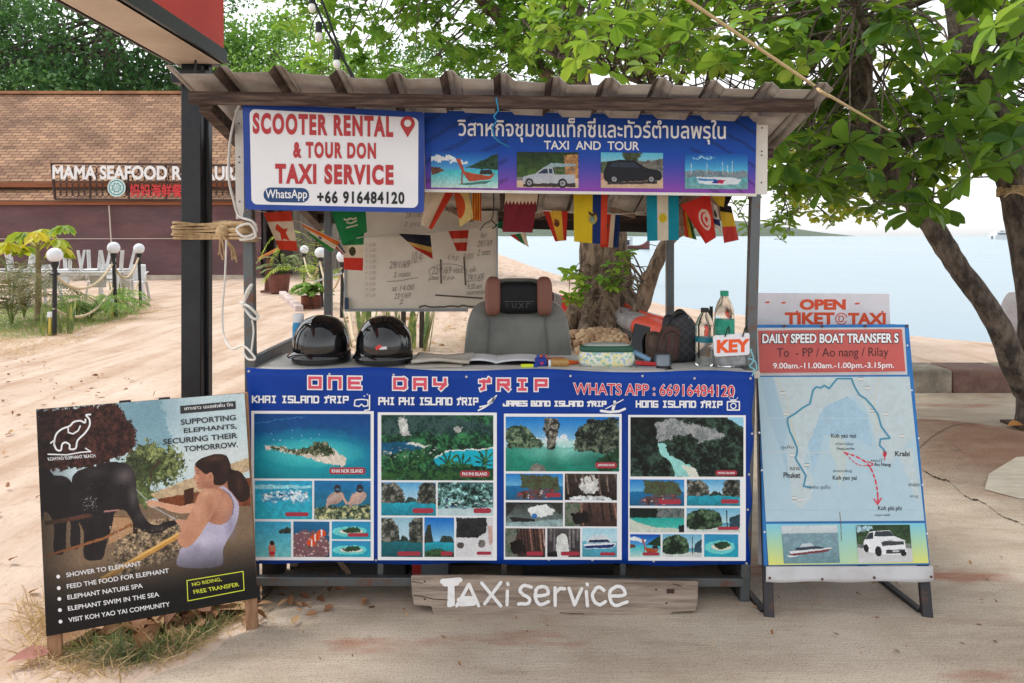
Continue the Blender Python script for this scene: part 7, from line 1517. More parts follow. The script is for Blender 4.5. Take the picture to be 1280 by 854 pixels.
# rope round the trunk
mb = MB(); c0 = V(3.975, 6.05, 1.90)
for k in range(4): mb.tube([c0 + V(.132 * math.cos(a), .132 * math.sin(a), -.03 + k * .017 + .01 * math.sin(a * 2)) for a in np.linspace(0, 6.283, 20)], .009, 6)
mb.tube(smoothpath([c0 + V(-.02, -.16, 0), c0 + V(-.06, -.2, -.05), c0 + V(-.16, -.2, -.02), c0 + V(-.24, -.22, -.06)], 4), .006, 5); mb.tube(smoothpath([c0 + V(.02, -.16, 0), c0 + V(.25, -.15, .03), c0 + V(.9, -.1, .2)], 4), .008, 5)
tag(mb.build('rope', M('coir_rope', lin(190, 164, 124)), smooth=60), 'rough brown rope wound round the almond tree trunk', 'rope')
mb = MB(); mb.tube(smoothpath([at(800, -40, 2.6), at(1026, 113, 3.02), at(1032, 117, 3.1), at(1126, 172, 5.85)], 5), .0065, 7); tag(mb.build('guy_rope', M('pale_rope', lin(196, 174, 130), .85, col2=lin(168, 146, 106), scale=60, stretch=(6, 1, 6)), smooth=60), 'pale taut rope running over the roof corner to the almond tree', 'rope')

def beach_tree():
    rng = np.random.default_rng(5); o = thing('beach_tree', (1.45, 11.4, 0), 'thick rough barked beach tree with spreading roots behind the stall', 'tree')
    tr = smoothpath([(1.42, 11.4, -.1), (1.40, 11.4, .45), (1.38, 11.4, 1.1), (1.30, 11.4, 1.9), (1.12, 11.4, 2.9), (.92, 11.4, 3.9), (.78, 11.4, 5.0), (.6, 11.5, 6.3)], 6)
    mb = MB(); mb.tube(tr, lerp_list([.52, .43, .37, .345, .29, .24, .19, .1], len(tr)), 18, jit=.08); mb.build('trunk', bark_l, o, smooth=70)
    for k, (ex, ey, h) in enumerate(((.5, 10.9, .75), (.95, 10.6, .9), (1.35, 10.45, 1.0), (1.85, 10.7, .9), (2.25, 11.0, .7), (2.2, 11.7, .6), (.6, 11.6, .6))):
        s = Vector((1.40, 11.4, 0)); e = Vector((ex, ey, 0)); d = (e - s)
        pts = smoothpath([s + d * .25 + V(0, 0, h * .95), s + d * .5 + V(0, 0, h * .55), s + d * .78 + V(0, 0, h * .2), e + V(0, 0, -.06)], 5)
        mb = MB(); mb.tube(pts, lerp_list([.16, .17, .14, .07], len(pts)), 10, jit=.1); mb.build('root', bark_l, o, smooth=70)
    st = smoothpath([at(772, 432, 10.6), at(800, 385, 10.6), at(818, 335, 10.6), at(838, 298, 10.7), at(880, 270, 10.8), at(905, 240, 10.9)], 6)
    mb = MB(); mb.tube(st, lerp_list([.13, .12, .10, .085, .07, .05], len(st)), 10, jit=.08); mb.tube(smoothpath([at(800, 385, 10.6), at(808, 350, 10.6), at(806, 345, 10.5)], 4), lerp_list([.1, .06], 9), 8); mb.build('side_stem', bark_l, o, smooth=70)
    limbs = []
    for ex in ((-2.4, 10.5, 6.0), (-1.2, 12.5, 6.2), (.2, 10.2, 6.5), (2.2, 11.4, 6.4), (-3.2, 12.5, 5.2), (1.6, 13, 6.6), (-.8, 9.8, 5.2)):
        a = tr[random.randint(26, 38)]; b = Vector(ex); pts = smoothpath([a, a.lerp(b, .4) + V(0, 0, .5), a.lerp(b, .75) + V(0, 0, .4), b], 5); limbs += pts
        mb = MB(); mb.tube(pts, lerp_list([.12, .03], len(pts)), 8, jit=.06); mb.build('limb', bark_l, o, smooth=70)
    C = np.concatenate([ellipsoid_pts(c, r, n, rng, .25) for c, r, n in (((-2.0, 11.2, 5.2), (1.2, 1.5, .8), 230), ((-.5, 11.0, 4.9), (1.2, 1.4, .95), 300), ((.9, 11.2, 5.0), (1.4, 1.5, 1.0), 330), ((-.5, 11.5, 6.6), (3.0, 2, .8), 380), ((-3.3, 11.8, 5.3), (.6, .8, .6), 60), ((-1.2, 11, 4.1), (1.9, 1.0, .36), 170), ((.4, 10.6, 4.1), (.8, .8, .45), 70), ((2.6, 11.8, 5.4), (1.4, 1.2, 1.1), 160))])
    mb = MB(); twigs_to(mb, limbs, C, .014, rng, 5); mb.build('branch', bark_d, o, smooth=60)
    C = C[rng.random(len(C)) < .9]; P, D, S, R_, U = rosettes(C, 9, .135, .5, 1, rng); gm = leaf_mat('beach_leaf', lin(52, 98, 34), lin(96, 148, 50), lin(150, 186, 70), .42, lin(160, 200, 50))
    leaves('crown', P, D, S, tmpl_obovate(), gm, o, R_, U, rng=rng)
    # sprouts low on the trunk
    C = np.concatenate([ellipsoid_pts(at(*c), r, n, rng, .2) for c, r, n in (((719, 356, 10.75), (.17, .15, .20), 13), ((768, 343, 10.75), (.19, .12, .24), 16), ((790, 375, 11.3), (.16, .2, .36), 14), ((798, 405, 10.7), (.10, .1, .14), 5), ((716, 376, 10.75), (.10, .1, .10), 5), ((783, 318, 10.7), (.14, .1, .08), 4))])
    mb = MB(); twigs_to(mb, tr[:16] + st[:10], C, .012, rng, 1); mb.build('branch', bark_l, o, smooth=60)
    P, D, S, R_, U = rosettes(C, 6, .15, .25, 1, rng); leaves('sprout', P, D, S, tmpl_obovate(), almond_s, o, R_, U, rng=rng)
beach_tree()

def far_tree(base, h, clumps, label, mat, seed, leaf=.3, per=60, trunk_r=.3):
    rng = np.random.default_rng(seed); o = thing('tree', base, label, 'tree', 'trees behind the restaurant and beach'); b = Vector(base)
    tr = smoothpath([b + V(0, 0, -.1), b + V(.1, 0, h * .3), b + V(-.1, 0, h * .6), b + V(.1, 0, h * .85)], 5); mb = MB(); mb.tube(tr, lerp_list([trunk_r, trunk_r * .7, trunk_r * .3], len(tr)), 10, jit=.08)
    mb.build('trunk', bark_d, o, smooth=70)
    C = []; mb = MB()
    for c, r, n in clumps:
        K = ellipsoid_pts(np.array(b) + np.array(c), r, n, rng, .35); C.append(K)
        for q in K[::6]: a = tr[rng.integers(8, len(tr))]; mb.tube(smoothpath([a, a.lerp(Vector(q), .6) + V(0, 0, .3), Vector(q)], 3), lerp_list([trunk_r * .2, .02], 7), 5)
    mb.build('limb', bark_d, o, smooth=60)
    C = np.concatenate(C); n = len(C); sz = leaf * 2.6
    off = rng.normal(0, 1, (n, per, 3)) * np.array([sz, sz, sz * .55]); P = (C[:, None] + off).reshape(-1, 3)
    D = rng.normal(0, 1, P.shape) + np.array([0, 0, -.25]); R_ = np.clip(np.repeat(rng.random(n), per) * .65 + .35 * rng.random(n * per), 0, 1)
    leaves('crown', P, D, leaf * rng.uniform(.7, 1.3, len(P)), tmpl_diamond(), mat, o, R_, rng=rng)
dg = leaf_mat('deep_leaf', lin(44, 84, 48), lin(72, 116, 62), lin(112, 152, 88), .3, lin(110, 160, 60), .6)
lg_ = leaf_mat('light_leaf', lin(74, 120, 44), lin(116, 160, 64), lin(160, 194, 96), .38, lin(150, 196, 70), .6)
far_tree((-22, 42, 0), 16, [((-6, 0, 11), (5, 4, 3.4), 55), ((1, 0, 12), (5, 4, 4), 70), ((6, -1, 9.5), (3.6, 3, 3), 46), ((-2, -2, 8.6), (7, 3, 1.6), 50), ((3, 0, 15.5), (6, 4, 2), 40)], 'broad dark green tree rising beyond the brown restaurant roof', dg, 31, .30, 110, .5)
far_tree((-30, 44, 0), 17, [((-2, 0, 12), (6, 4, 4), 60), ((4, 0, 10), (4, 4, 3), 40), ((0, 0, 16), (5, 4, 2), 30)], 'dark green tree beyond the far end of the restaurant roof', dg, 32, .32, 100, .5)
far_tree((-12.5, 40, 0), 13, [((0, 0, 10.5), (3.2, 3, 2.6), 60), ((1.5, 0, 7.6), (3.6, 3, 1.8), 50), ((-2, 0, 7.2), (2.6, 2, 1.5), 30)], 'light green rounded tree rising above the end of the restaurant roof', lg_, 33, .25, 100, .4)
far_tree((-7.5, 30, 0), 9.5, [((0, 0, 7.2), (2.8, 2.4, 1.8), 60), ((1.8, 0, 5.6), (2.2, 2, 1.2), 36), ((3.2, 0, 6.8), (2.0, 2, 1.6), 36)], 'thin mid green tree with sky showing through above the stall roof', lg_, 34, .17, 60, .25)
far_tree((-2.5, 34, 0), 10, [((0, 0, 7.8), (3.0, 2.6, 2.0), 50), ((2.6, 0, 8.0), (2.6, 2.4, 2.0), 40), ((-1.6, 0, 9.2), (2.4, 2, 1.2), 24)], 'hazy mid green tree seen over the middle of the stall roof', dg, 35, .18, 60, .25)

# ---------------------------------------------------------------- plants, grass, litter
def strip_leaf(mb, base, tip, w, bend=.1, m=0, k=6):
    base, tip = Vector(base), Vector(tip); d = tip - base; s = Vector((-d.y, d.x, 0)); s = s.normalized() if s.length > .01 else Vector((random.uniform(-1, 1), random.uniform(-1, 1), 0)).normalized(); rows = []
    for i in range(k + 1):
        t = i / k; ww = w * (.75 + .5 * math.sin(t * 2.6)) * (1 - t ** 3) / 2 + .001; p = base + d * t + V(0, 0, bend * 4 * t * (1 - t)); rows.append([p - s * ww, p + V(0, 0, ww * .15), p + s * ww])
    mb.loft(rows, m, caps=False, closed=False)
snk = M('snake_leaf', lin(86, 112, 62), .5, col2=lin(164, 168, 92), scale=16, lo=.45, hi=.6, stretch=(1, 1, .4))
snk2 = M('snake_leaf_pale', lin(138, 146, 84), .5, col2=lin(96, 116, 66), scale=14)
def snake_plant(pos, h, n, label, grp='clumps of snake plants in the sand'):
    mb = MB(); pos = Vector(pos)
    for k in range(n):
        a = random.uniform(0, 6.28); r = random.uniform(.02, .05 + .02 * n); b = pos + V(r * math.cos(a), r * math.sin(a), -.02); hh = h * random.uniform(.6, 1.05)
        strip_leaf(mb, b, b + V(.18 * hh * math.cos(a) * random.uniform(.3, 1.6), .18 * hh * math.sin(a), hh), .065 * h + .012, 0, random.choice((0, 0, 1)))
    o = mb.build('snake_plant', [snk, snk2], smooth=0); tag(o, label, 'plant', grp)
for (px, py, h, n, lb) in [(53, 418, .55, 5, 'small upright snake plant at the foot of the nearest globe lamp'), (84, 416, .62, 9, 'bushy yellow striped snake plant under the rope swag'), (92, 402, .5, 8, 'low snake plant clump behind the striped one'), (150, 384, .62, 9, 'tall snake plant clump between the two farther globe lamps')]:
    snake_plant(gnd(px, py), h, n, lb)
for (px, py, h, n, lb) in [(455, 436, .9, 9, 'snake plant clump under the lower edge of the whiteboard beside the helmet'), (500, 438, .8, 6, 'thin snake plant clump showing between the two helmets and papers'), (522, 440, .9, 8, 'tall snake plant clump by the dark stakes behind the whiteboard')]:
    snake_plant(gnd(px, py), h, n, lb, 'snake plants behind the whiteboard')
def frond_plant(pos, n, L_, mat, label, name='fern', cat='plant', up=.8, leafl=.11, grp=None, seed=3):
    rng = np.random.default_rng(seed); pos = Vector(pos); o = thing(name, pos, label, cat, grp); mb = MB(); P = []; D = []; S = []
    for k in range(n):
        a = rng.uniform(0, 6.28); e = rng.uniform(.35, 1.0); t = V(math.cos(a), math.sin(a), 0); pts = smoothpath([pos, pos + t * L_ * .3 * (1.2 - up * .5) + V(0, 0, L_ * .55 * up * e + .05), pos + t * L_ * .7 + V(0, 0, L_ * .72 * up * e), pos + t * L_ + V(0, 0, L_ * .45 * up * e)], 6)
        mb.tube(pts, lerp_list([.008, .002], len(pts)), 4); pp = smoothpath(pts, 1)
        for i in range(3, len(pp) - 1):
            dr = (pp[min(i + 1, len(pp) - 1)] - pp[i - 1]).normalized(); sd = dr.cross(V(0, 0, 1)).normalized()
            for j in range(2):
                for s_ in (-1, 1): P.append(pp[i].lerp(pp[i - 1], j * .5)); D.append(sd * s_ + dr * .55 + V(0, 0, -.2)); S.append(leafl * (1.1 - .6 * i / len(pp)) * rng.uniform(.8, 1.2))
    mb.build('stem', M('stem_green', lin(110, 130, 60), .6), o)
    leaves('foliage', [tuple(p) for p in P], [tuple(d) for d in D], S, tmpl_blade() if leafl > .15 else tmpl_oval(), mat, o, rng=rng); return o
fern_m = leaf_mat('fern_leaf', lin(78, 120, 52), lin(116, 158, 66), lin(160, 190, 84), .35, lin(150, 190, 60))
palm_m = leaf_mat('palm_leaf', lin(110, 150, 48), lin(160, 190, 62), lin(200, 210, 84), .4, lin(190, 210, 60))
dull_m = leaf_mat('dull_leaf', lin(84, 84, 58), lin(114, 112, 74), lin(146, 134, 92), .25, lin(150, 150, 80))
frond_plant(gnd(112, 400), 16, .85, fern_m, 'arching green fern below the rope between the globe lamps', seed=4, leafl=.2)
frond_plant(gnd(132, 392), 12, .8, fern_m, 'pale green fern in front of the stacked white chairs', seed=5, leafl=.2)
frond_plant(gnd(14, 408), 14, 1.3, dull_m, 'dull brownish palm shrub at the edge of the garden bed', 'shrub', seed=6, leafl=.26, up=1.3)
frond_plant(gnd(30, 398), 14, 1.2, dull_m, 'straggly olive shrub beside the young papaya', 'shrub', seed=7, leafl=.2, up=1.4)
def papaya():
    rng = np.random.default_rng(8); b = gnd(47, 402); o = thing('papaya_tree', b, 'young papaya tree with yellowing lobed leaves beside the white chairs', 'tree'); h = 1.38
    mb = MB(); mb.tube([b, b + V(.02, 0, h * .5), b + V(0, 0, h)], [.06, .05, .035], 9, jit=.05); mb.build('trunk', M('papaya_stem', lin(150, 136, 100), .8, col2=lin(116, 104, 74), scale=9), o, smooth=60)
    P, D, S, R_ = [], [], [], []; mb = MB()
    for k in range(11):
        a = k * 2.4; t = V(math.cos(a), math.sin(a) * .8, 0); e = b + t * rng.uniform(.35, .62) + V(0, 0, h + rng.uniform(-.12, .34)); mb.tube(smoothpath([b + V(0, 0, h - .08), (b + V(0, 0, h) + e) / 2 + V(0, 0, .08), e], 4), .009, 5)
        for j in range(9):
            q = (j - 4) * .62; dd = (t * math.cos(q) + V(-t.y, t.x, 0) * math.sin(q) + V(0, 0, -.45)); P.append(e); D.append(dd); S.append(.31 * rng.uniform(.8, 1.1)); R_.append(np.clip(k / 11 + rng.normal(0, .1), 0, 1))
    mb.build('stalk', M('papaya_stalk', lin(170, 166, 90), .6), o)
    leaves('crown', [tuple(p) for p in P], [tuple(d) for d in D], S, tmpl_oval(), leaf_mat('papaya_leaf', lin(104, 150, 56), lin(178, 190, 50), lin(226, 204, 44), .45, lin(210, 210, 40)), o, R_, rng=rng)
papaya()
def scatter_poly(poly, n, rng):
    a = np.array(poly); lo, hi = a.min(0), a.max(0); out = []
    while len(out) < n:
        q = lo + rng.random(2) * (hi - lo); ins = False
        for i in range(len(a)):
            (x1, y1), (x2, y2) = a[i], a[(i + 1) % len(a)]
            if (y1 > q[1]) != (y2 > q[1]) and q[0] < (x2 - x1) * (q[1] - y1) / (y2 - y1) + x1: ins = not ins
        if ins: out.append(q)
    return np.array(out)
def grass(name, poly, n, size, mat, label, seed, flat=.8, clump=0):
    rng = np.random.default_rng(seed); q = scatter_poly(poly, n if not clump else max(n // clump, 1), rng)
    if clump: q = np.repeat(q, clump, 0) + rng.normal(0, size * .35, (len(q) * clump, 2))
    P = np.c_[q, ground_h(q[:, 0], q[:, 1]) + .002]; D = np.c_[rng.normal(0, flat, (len(q), 2)), rng.uniform(.3, 1.1, len(q))]; S = size * rng.uniform(.4, 1.2, len(q))
    o = leaves(name, P, D, S, tmpl_grass(), mat, origin=(*q.mean(0), 0), rng=rng); tag(o, label, name.replace('_', ' '), kind='stuff'); return o
gg = leaf_mat('grass_green', lin(78, 112, 44), lin(108, 142, 60), lin(146, 166, 84), .3, lin(140, 176, 60)); gd = leaf_mat('grass_dry', lin(166, 138, 94), lin(196, 166, 116), lin(214, 190, 144), .3, lin(220, 190, 120))
G = lambda px, py: (gnd(px, py).x, gnd(px, py).y)
bed = [G(-60, 425), G(20, 425), G(80, 418), G(150, 400), G(180, 385), G(120, 380), G(-60, 378)]
grass('grass', bed, 15000, .13, gg, 'short green grass of the garden bed under the chairs', 41, .7, 3)
grass('dry_grass', [G(-60, 446), G(30, 446), G(100, 428), G(205, 388), G(195, 380), G(120, 392), G(20, 412), G(-60, 412)], 6000, .10, gd, 'straw coloured dry grass fringe round the garden bed', 42, 1.4, 3)
tuft = [G(40, 840), G(120, 845), G(200, 835), G(262, 800), G(318, 778), G(318, 748), G(250, 742), G(140, 768), G(60, 780)]
grass('grass', [G(75, 815), G(160, 835), G(230, 810), G(300, 772), G(310, 758), G(220, 765), G(110, 790)], 2600, .07, leaf_mat('grass_olive', lin(76, 92, 56), lin(104, 118, 70), lin(136, 140, 88), .3, lin(130, 150, 70)), 'straggly green grass under the elephant sign', 43, .9, 10)
grass('dry_grass', tuft, 2300, .08, gd, 'dry straw and dead grass under the elephant sign', 44, 1.6, 6)
grass('dry_grass', [G(30, 835), G(75, 838), G(70, 770), G(35, 745)], 260, .10, gd, 'dry grass stalks by the outer leg of the elephant sign', 45, .7, 5)
grass('dry_grass', [G(420, 450), G(600, 452), G(590, 405), G(430, 400)], 1800, .12, gd, 'dry straw behind the stall counter', 46, 1.5, 4)
def litter(poly, n, size, label, seed, mat):
    rng = np.random.default_rng(seed); q = scatter_poly(poly, n, rng); P = np.c_[q, np.full(n, .012) + rng.random(n) * .03]; D = np.c_[rng.normal(0, 1, (n, 2)), rng.normal(.05, .2, n)]
    o = leaves('fallen_leaves', P, D, size * rng.uniform(.6, 1.3, n), tmpl_obovate(), mat, origin=(*q.mean(0), 0), rng=rng); tag(o, label, 'fallen leaves', kind='stuff')
brown = leaf_mat('dead_leaf', lin(104, 66, 44), lin(150, 106, 74), lin(196, 160, 120), .15, lin(170, 110, 60), .7)
litter([G(110, 790), G(190, 800), G(300, 762), G(312, 742), G(240, 744), G(130, 772)], 150, .12, 'heap of curled brown leaves under the elephant sign', 51, brown)
litter([G(300, 790), G(470, 770), G(470, 742), G(330, 738), G(300, 750)], 34, .05, 'small dry leaves and scraps under the counter end', 52, brown)
litter([G(420, 452), G(600, 452), G(600, 395), G(420, 395)], 60, .12, 'brown leaves scattered on the sand behind the stall', 53, brown)
litter([G(330, 840), G(1250, 840), G(1250, 620), G(960, 700), G(330, 770)], 70, .022, 'tiny leaf scraps scattered over the concrete', 54, brown)
litter([G(5, 820), G(200, 600), G(200, 480), G(-40, 440), G(-40, 820)], 120, .05, 'small dry scraps scattered over the sand path', 55, brown)
def one_leaf(px, py, s, label, mat, rz, z=.03):
    g = gnd(px, py, z); g.z = z if px < 900 else pave_h(g.x, g.y) + .03; o = leaves('fallen_leaf', [tuple(g)], [(math.cos(rz), math.sin(rz), .15)], [s], tmpl_obovate(), mat, rnd=[.5], up=[(.1, -.3, 1)], origin=tuple(g)); tag(o, label, 'leaf')
one_leaf(8, 828, .13, 'large curled reddish dead leaf on the sand near the elephant sign', leaf_mat('red_leaf', lin(140, 90, 80), lin(164, 112, 100), lin(180, 130, 116), .1, lin(170, 110, 60), .7), .5)
one_leaf(1259, 543, .16, 'single orange brown leaf standing at the tree pit', leaf_mat('orange_leaf', lin(170, 112, 60), lin(190, 130, 74), lin(200, 140, 80), .2, lin(200, 130, 60), .7), .3)

# ---------------------------------------------------------------- rocks, kayaks
def rocks():
    rng = np.random.default_rng(9); mb = MB()
    for k in range(620):
        a = rng.uniform(0, 6.28); r = abs(rng.normal(0, .62)); x = 1.35 + r * math.cos(a) * 1.15 - .1; y = 10.6 + r * math.sin(a) * .9; s = rng.uniform(.03, .065) * (1.25 - .3 * r); z = max(0, .2 * math.exp(-r * r * 1.2)) + s * .4 - .02
        nn = 7; rm = Matrix.Rotation(rng.uniform(0, 6), 3, 'Z') @ Matrix.Rotation(rng.uniform(0, 3), 3, 'X')
        mb.blob((x, y, z), (s * rng.uniform(.8, 1.4), s, s * rng.uniform(.55, .9)), .8, .8, nn, 5, int(rng.random() < .4), lambda q: (q[0] * (1 + rng.normal(0, .1)), q[1] * (1 + rng.normal(0, .1)), q[2] * (1 + rng.normal(0, .1))), rm)
    o = mb.build('rubble', [M('rock_tan', lin(158, 128, 98), .9, col2=lin(160, 128, 98), scale=9, bump=.6, bscale=30), M('rock_pale', lin(182, 154, 122), .9, col2=lin(176, 146, 114), scale=9, bump=.6, bscale=30)], smooth=40); tag(o, 'heap of tan broken stones round the roots of the beach tree', 'rubble', kind='stuff')
rocks()
def kayak(a, b, w, h, label, mats, bands, grp='kayaks lying on the beach'):
    a, b = Vector(a), Vector(b); d = b - a; L_ = d.length; u = d.normalized(); s = u.cross(V(0, 0, 1)).normalized(); up = s.cross(u)
    o = thing('kayak', a.lerp(b, .5), label, 'kayak', grp); n = 30; rings = []
    for i in range(n + 1):
        t = i / n; k = max(.03, math.sin(math.pi * min(max(t, .012), .988)) ** .62); rise = h * .55 * abs(2 * t - 1) ** 3
        ring = []
        for j in range(18):
            g = 2 * math.pi * j / 18; cx = math.copysign(abs(math.cos(g)) ** .7, math.cos(g)); cy = math.copysign(abs(math.sin(g)) ** .8, math.sin(g))
            ring.append(a + u * (L_ * t) + s * (w / 2 * k * cx) + up * (h / 2 + h / 2 * cy * (.35 + .65 * k) + rise))
        rings.append(ring)
    mb = MB(); nn = 18
    for i in range(n):
        t = (i + .5) / n; m = 0
        for lo, hi, mi in bands:
            if lo <= t <= hi: m = mi
        vs_ = rings[i] + rings[i + 1]; mb.add(vs_, [(j, (j + 1) % nn, (j + 1) % nn + nn, j + nn) for j in range(nn)], m)
    mb.build('hull', mats, o, smooth=60)
    mb = MB(); mb.tube([a + u * (L_ * t) + up * (h * 1.0 + h * .55 * abs(2 * t - 1) ** 3 * 1.0) for t in np.linspace(.12, .88, 16)], .02, 6); mb.build('keel', mats[0], o, smooth=60)
kr_ = M('kayak_red', lin(196, 52, 44), .45, col2=lin(176, 44, 38), scale=4); ko = M('kayak_orange', lin(192, 62, 36), .5, col2=lin(170, 52, 34), scale=4); kg = M('kayak_grey', lin(138, 132, 132), .5, col2=lin(112, 106, 106), scale=5); kd = M('kayak_dark', lin(62, 52, 50), .6, col2=lin(44, 38, 38), scale=4)
def gz(px, d, z=0.02): return V((px - CX) / F * d, d, z)
kayak(gz(760, 11.4, .28), gz(890, 8.9, .12), .6, .28, 'orange and grey kayak lying upturned behind the backpack', [ko, kg], [(.2, .48, 1)])
kayak(gz(770, 11.2, .02), gz(870, 9.3, .02), .62, .34, 'dark brown kayak in the shade below the orange one', [kd], [])
kayak(gz(690, 12.6, .12), gz(770, 13.8, .14), .66, .40, 'bright red kayak half hidden behind the beach tree trunk', [kr_, kg], [(.0, .06, 1)])

# ---------------------------------------------------------------- garden lamps with rope swags, chairs, tables
lamp_b = M('lamp_black', lin(28, 29, 31), .45); globe_m = M('globe_white', lin(224, 226, 232), .25, col2=lin(214, 216, 222), scale=3)
def globe_lamp(px, py_base, py_globe, label, foot=True):
    b = gnd(px, py_base); d = b.y; H = CZ - (py_globe - HY) / F * d; o = thing('globe_lamp', b, label, 'garden lamp', 'globe lamps along the garden rope'); r = .115
    lean = random.uniform(-.05, .03)
    mb = MB(); mb.tube([b, b + V(lean, 0, H - r - .12)], .034, 10); mb.build('post', lamp_b, o)
    t = b + V(lean, 0, H - r - .14); mb = MB(); mb.lathe([(.02, -.06), (.07, -.05), (.075, -.03), (.04, -.01), (.03, .04), (.055, .1), (.06, .16), (.02, .165)], t, 16); mb.build('collar', lamp_b, o)
    mb = MB(); mb.ball(b + V(lean, 0, H), r, 0, 24); mb.build('globe', globe_m, o, smooth=80)
    if foot:
        mb = MB(); mb.tube([b + V(-.06, -.02, 0), b + V(-.055, -.02, .28)], .022, 8); mb.build('stub', M('stub_yellow', lin(206, 180, 80), .6), o); mb = MB(); mb.tube([b + V(-.055, -.02, .28), b + V(-.053, -.02, .36)], .04, 8); mb.build('socket', M('cap_white', lin(222, 226, 230), .4), o)
    return b + V(lean, 0, 0), H
LA = globe_lamp(68, 419, 319, 'globe lamp on black post nearest the camera in the garden bed'); LB = globe_lamp(145, 397, 310, 'middle globe lamp of the garden bed by the chairs'); LC = globe_lamp(176, 383, 311, 'globe lamp farthest along the garden bed before the plum tarpaulin', False)
LD = globe_lamp(380, 366, 312, 'globe lamp above the rusty barrel planter', False); LE = globe_lamp(403, 386, 316, 'globe lamp beside the rusty barrel planter seen through the stall', False); LF = globe_lamp(427, 398, 321, 'globe lamp half behind the whiteboard edge', False)
rope_m = M('garden_rope', lin(206, 190, 160), .85, col2=lin(180, 160, 128), scale=30)
def swag(A, B_, h0, h1, s, label):
    a = A[0] + V(0, -.03, h0); b = B_[0] + V(0, -.03, h1); mb = MB(); mb.tube(sag(a, b, s), .022, 7); o = mb.build('rope_swag', rope_m, smooth=70); tag(o, label, 'rope', 'rope swags between the globe lamps')
swag(LA, LB, .95, 1.02, .34, 'upper rope swag between the nearest two globe lamps'); swag(LA, LB, .42, .55, .30, 'lower rope swag between the nearest two globe lamps'); swag(LB, LC, 1.02, 1.05, .34, 'upper rope swag between the two farther globe lamps'); swag(LB, LC, .5, .55, .34, 'lower rope swag between the two farther globe lamps')
swag(LD, LE, .95, 1.0, .42, 'rope swag behind the barrel planter'); swag(LE, LF, 1.0, .95, .5, 'rope swag beside the whiteboard post')
mb = MB(); mb.tube(smoothpath([gnd(430, 398) + V(0, 0, .85), gnd(436, 415) + V(0, 0, .35), gnd(446, 440) + V(0, 0, .08), gnd(462, 436) + V(0, 0, .5), gnd(474, 440) + V(0, 0, .75), gnd(486, 440) + V(0, 0, .2), gnd(500, 436) + V(0, 0, .75)], 5), .024, 7); tag(mb.build('rope_swag', rope_m, smooth=70), 'slack rope looping over the plants under the whiteboard', 'rope', 'rope swags between the globe lamps')
for px, lb in ((504, 'dark wooden stake under the whiteboard nearer the helmets'), (527, 'dark wooden stake under the whiteboard nearer the chair')):
    g = gnd(px, 436); mb = MB(); mb.tube([g, g + V(.01, 0, 1.0)], .035, 8, jit=.05); tag(mb.build('stake', M('stake_dark', lin(70, 62, 54), .9)), lb, 'stake', 'stakes under the whiteboard')
wp = M('white_plastic', lin(216, 216, 216), .4, col2=lin(200, 200, 198), scale=3)
def plastic_chair():
    o = thing('plastic_chair', (0, 0, 0), 'white plastic chair', 'chair', 'white plastic chairs upside down on the table')
    mb = MB(); mb.blob((0, 0, .43), (.22, .22, .022), .5, .35, 28, 8); mb.build('seat', wp, o, smooth=60)
    mb = MB(); rows = []
    for j in range(8):
        t = j / 7; rows.append([V(.2 * math.sin(q) * (1 - .12 * t * t), .2 + .045 * t - .05 * (1 - math.cos(q)) , .44 + .40 * t) for q in np.linspace(-1.25, 1.25, 14)])
    mb.loft(rows, closed=False, caps=False); b = mb.build('backrest', wp, o, smooth=70); s = b.modifiers.new('Solidify', 'SOLIDIFY'); s.thickness = .012
    for sx in (-1, 1):
        for sy in (-1, 1):
            mb = MB(); t, f = V(sx * .19, sy * .19, .43), V(sx * .245, sy * .25 + .02, 0); mb.bar(t, f, .075, .02, up=(sx, sy, 0)); mb.bar(t + V(-sx * .02, 0, 0), f + V(-sx * .012, 0, 0), .016, .05, up=(sx, sy, 0)); mb.build('leg', wp, o, smooth=30)
        mb = MB(); mb.tube(smoothpath([V(sx * .235, -.2, .43), V(sx * .26, -.19, .62), V(sx * .26, -.05, .66), V(sx * .225, .2, .66)], 4), .02, 7); mb.build('armrest', wp, o, smooth=60)
    return o
def table(x, y, w, label):
    o = thing('table', (x, y, 0), label, 'table', 'long white tables with chairs on top'); mb = MB(); mb.box((x, y, .745), (w, .75, .035)); mb.build('tabletop', wp, o, bevel=.006); mb = MB(); mb.box((x, y, .70), (w - .1, .65, .05)); mb.build('apron', wp, o)
    for sx in (-1, 1):
        for sy in (-1, 1): mb = MB(); mb.bar((x + sx * (w / 2 - .1), y + sy * .3, .72), (x + sx * (w / 2 - .06), y + sy * .3, 0), .05, .05); mb.build('leg', wp, o)
ty = 17.0
T0 = at(165, 340, ty).x
table(T0 - 1.0, ty, 1.9, 'long white table end nearest the far globe lamp with chairs upturned on it'); table(T0 - 2.98, ty, 1.9, 'long white table behind the papaya tree with chairs upturned on it')
pc_ = plastic_chair(); first = True
spots = []
labs = ['first', 'second', 'third', 'fourth', 'fifth', 'sixth', 'seventh']
where = ['upturned white chair at the table end by the far globe lamp', 'upturned white chair next to the table end chair behind the middle lamp', 'upturned white chair with splayed legs behind the rope swag', 'upturned white chair beside the gap between the two tables', 'upturned white chair behind the yellow papaya leaves', 'upturned white chair behind the nearest globe lamp', 'upturned white chair at the far table end by the olive shrub']
for k in range(7):
    c = pc_ if k == 0 else copy_tree(pc_); x = T0 - .32 - k * .54; c.location = (x, ty + random.uniform(-.06, .06), .765 + .44 + .012); c.rotation_euler = (R(180), 0, R(random.choice((0, 180, 20, -25, 90)) + random.uniform(-9, 9))); c['label'] = where[k]
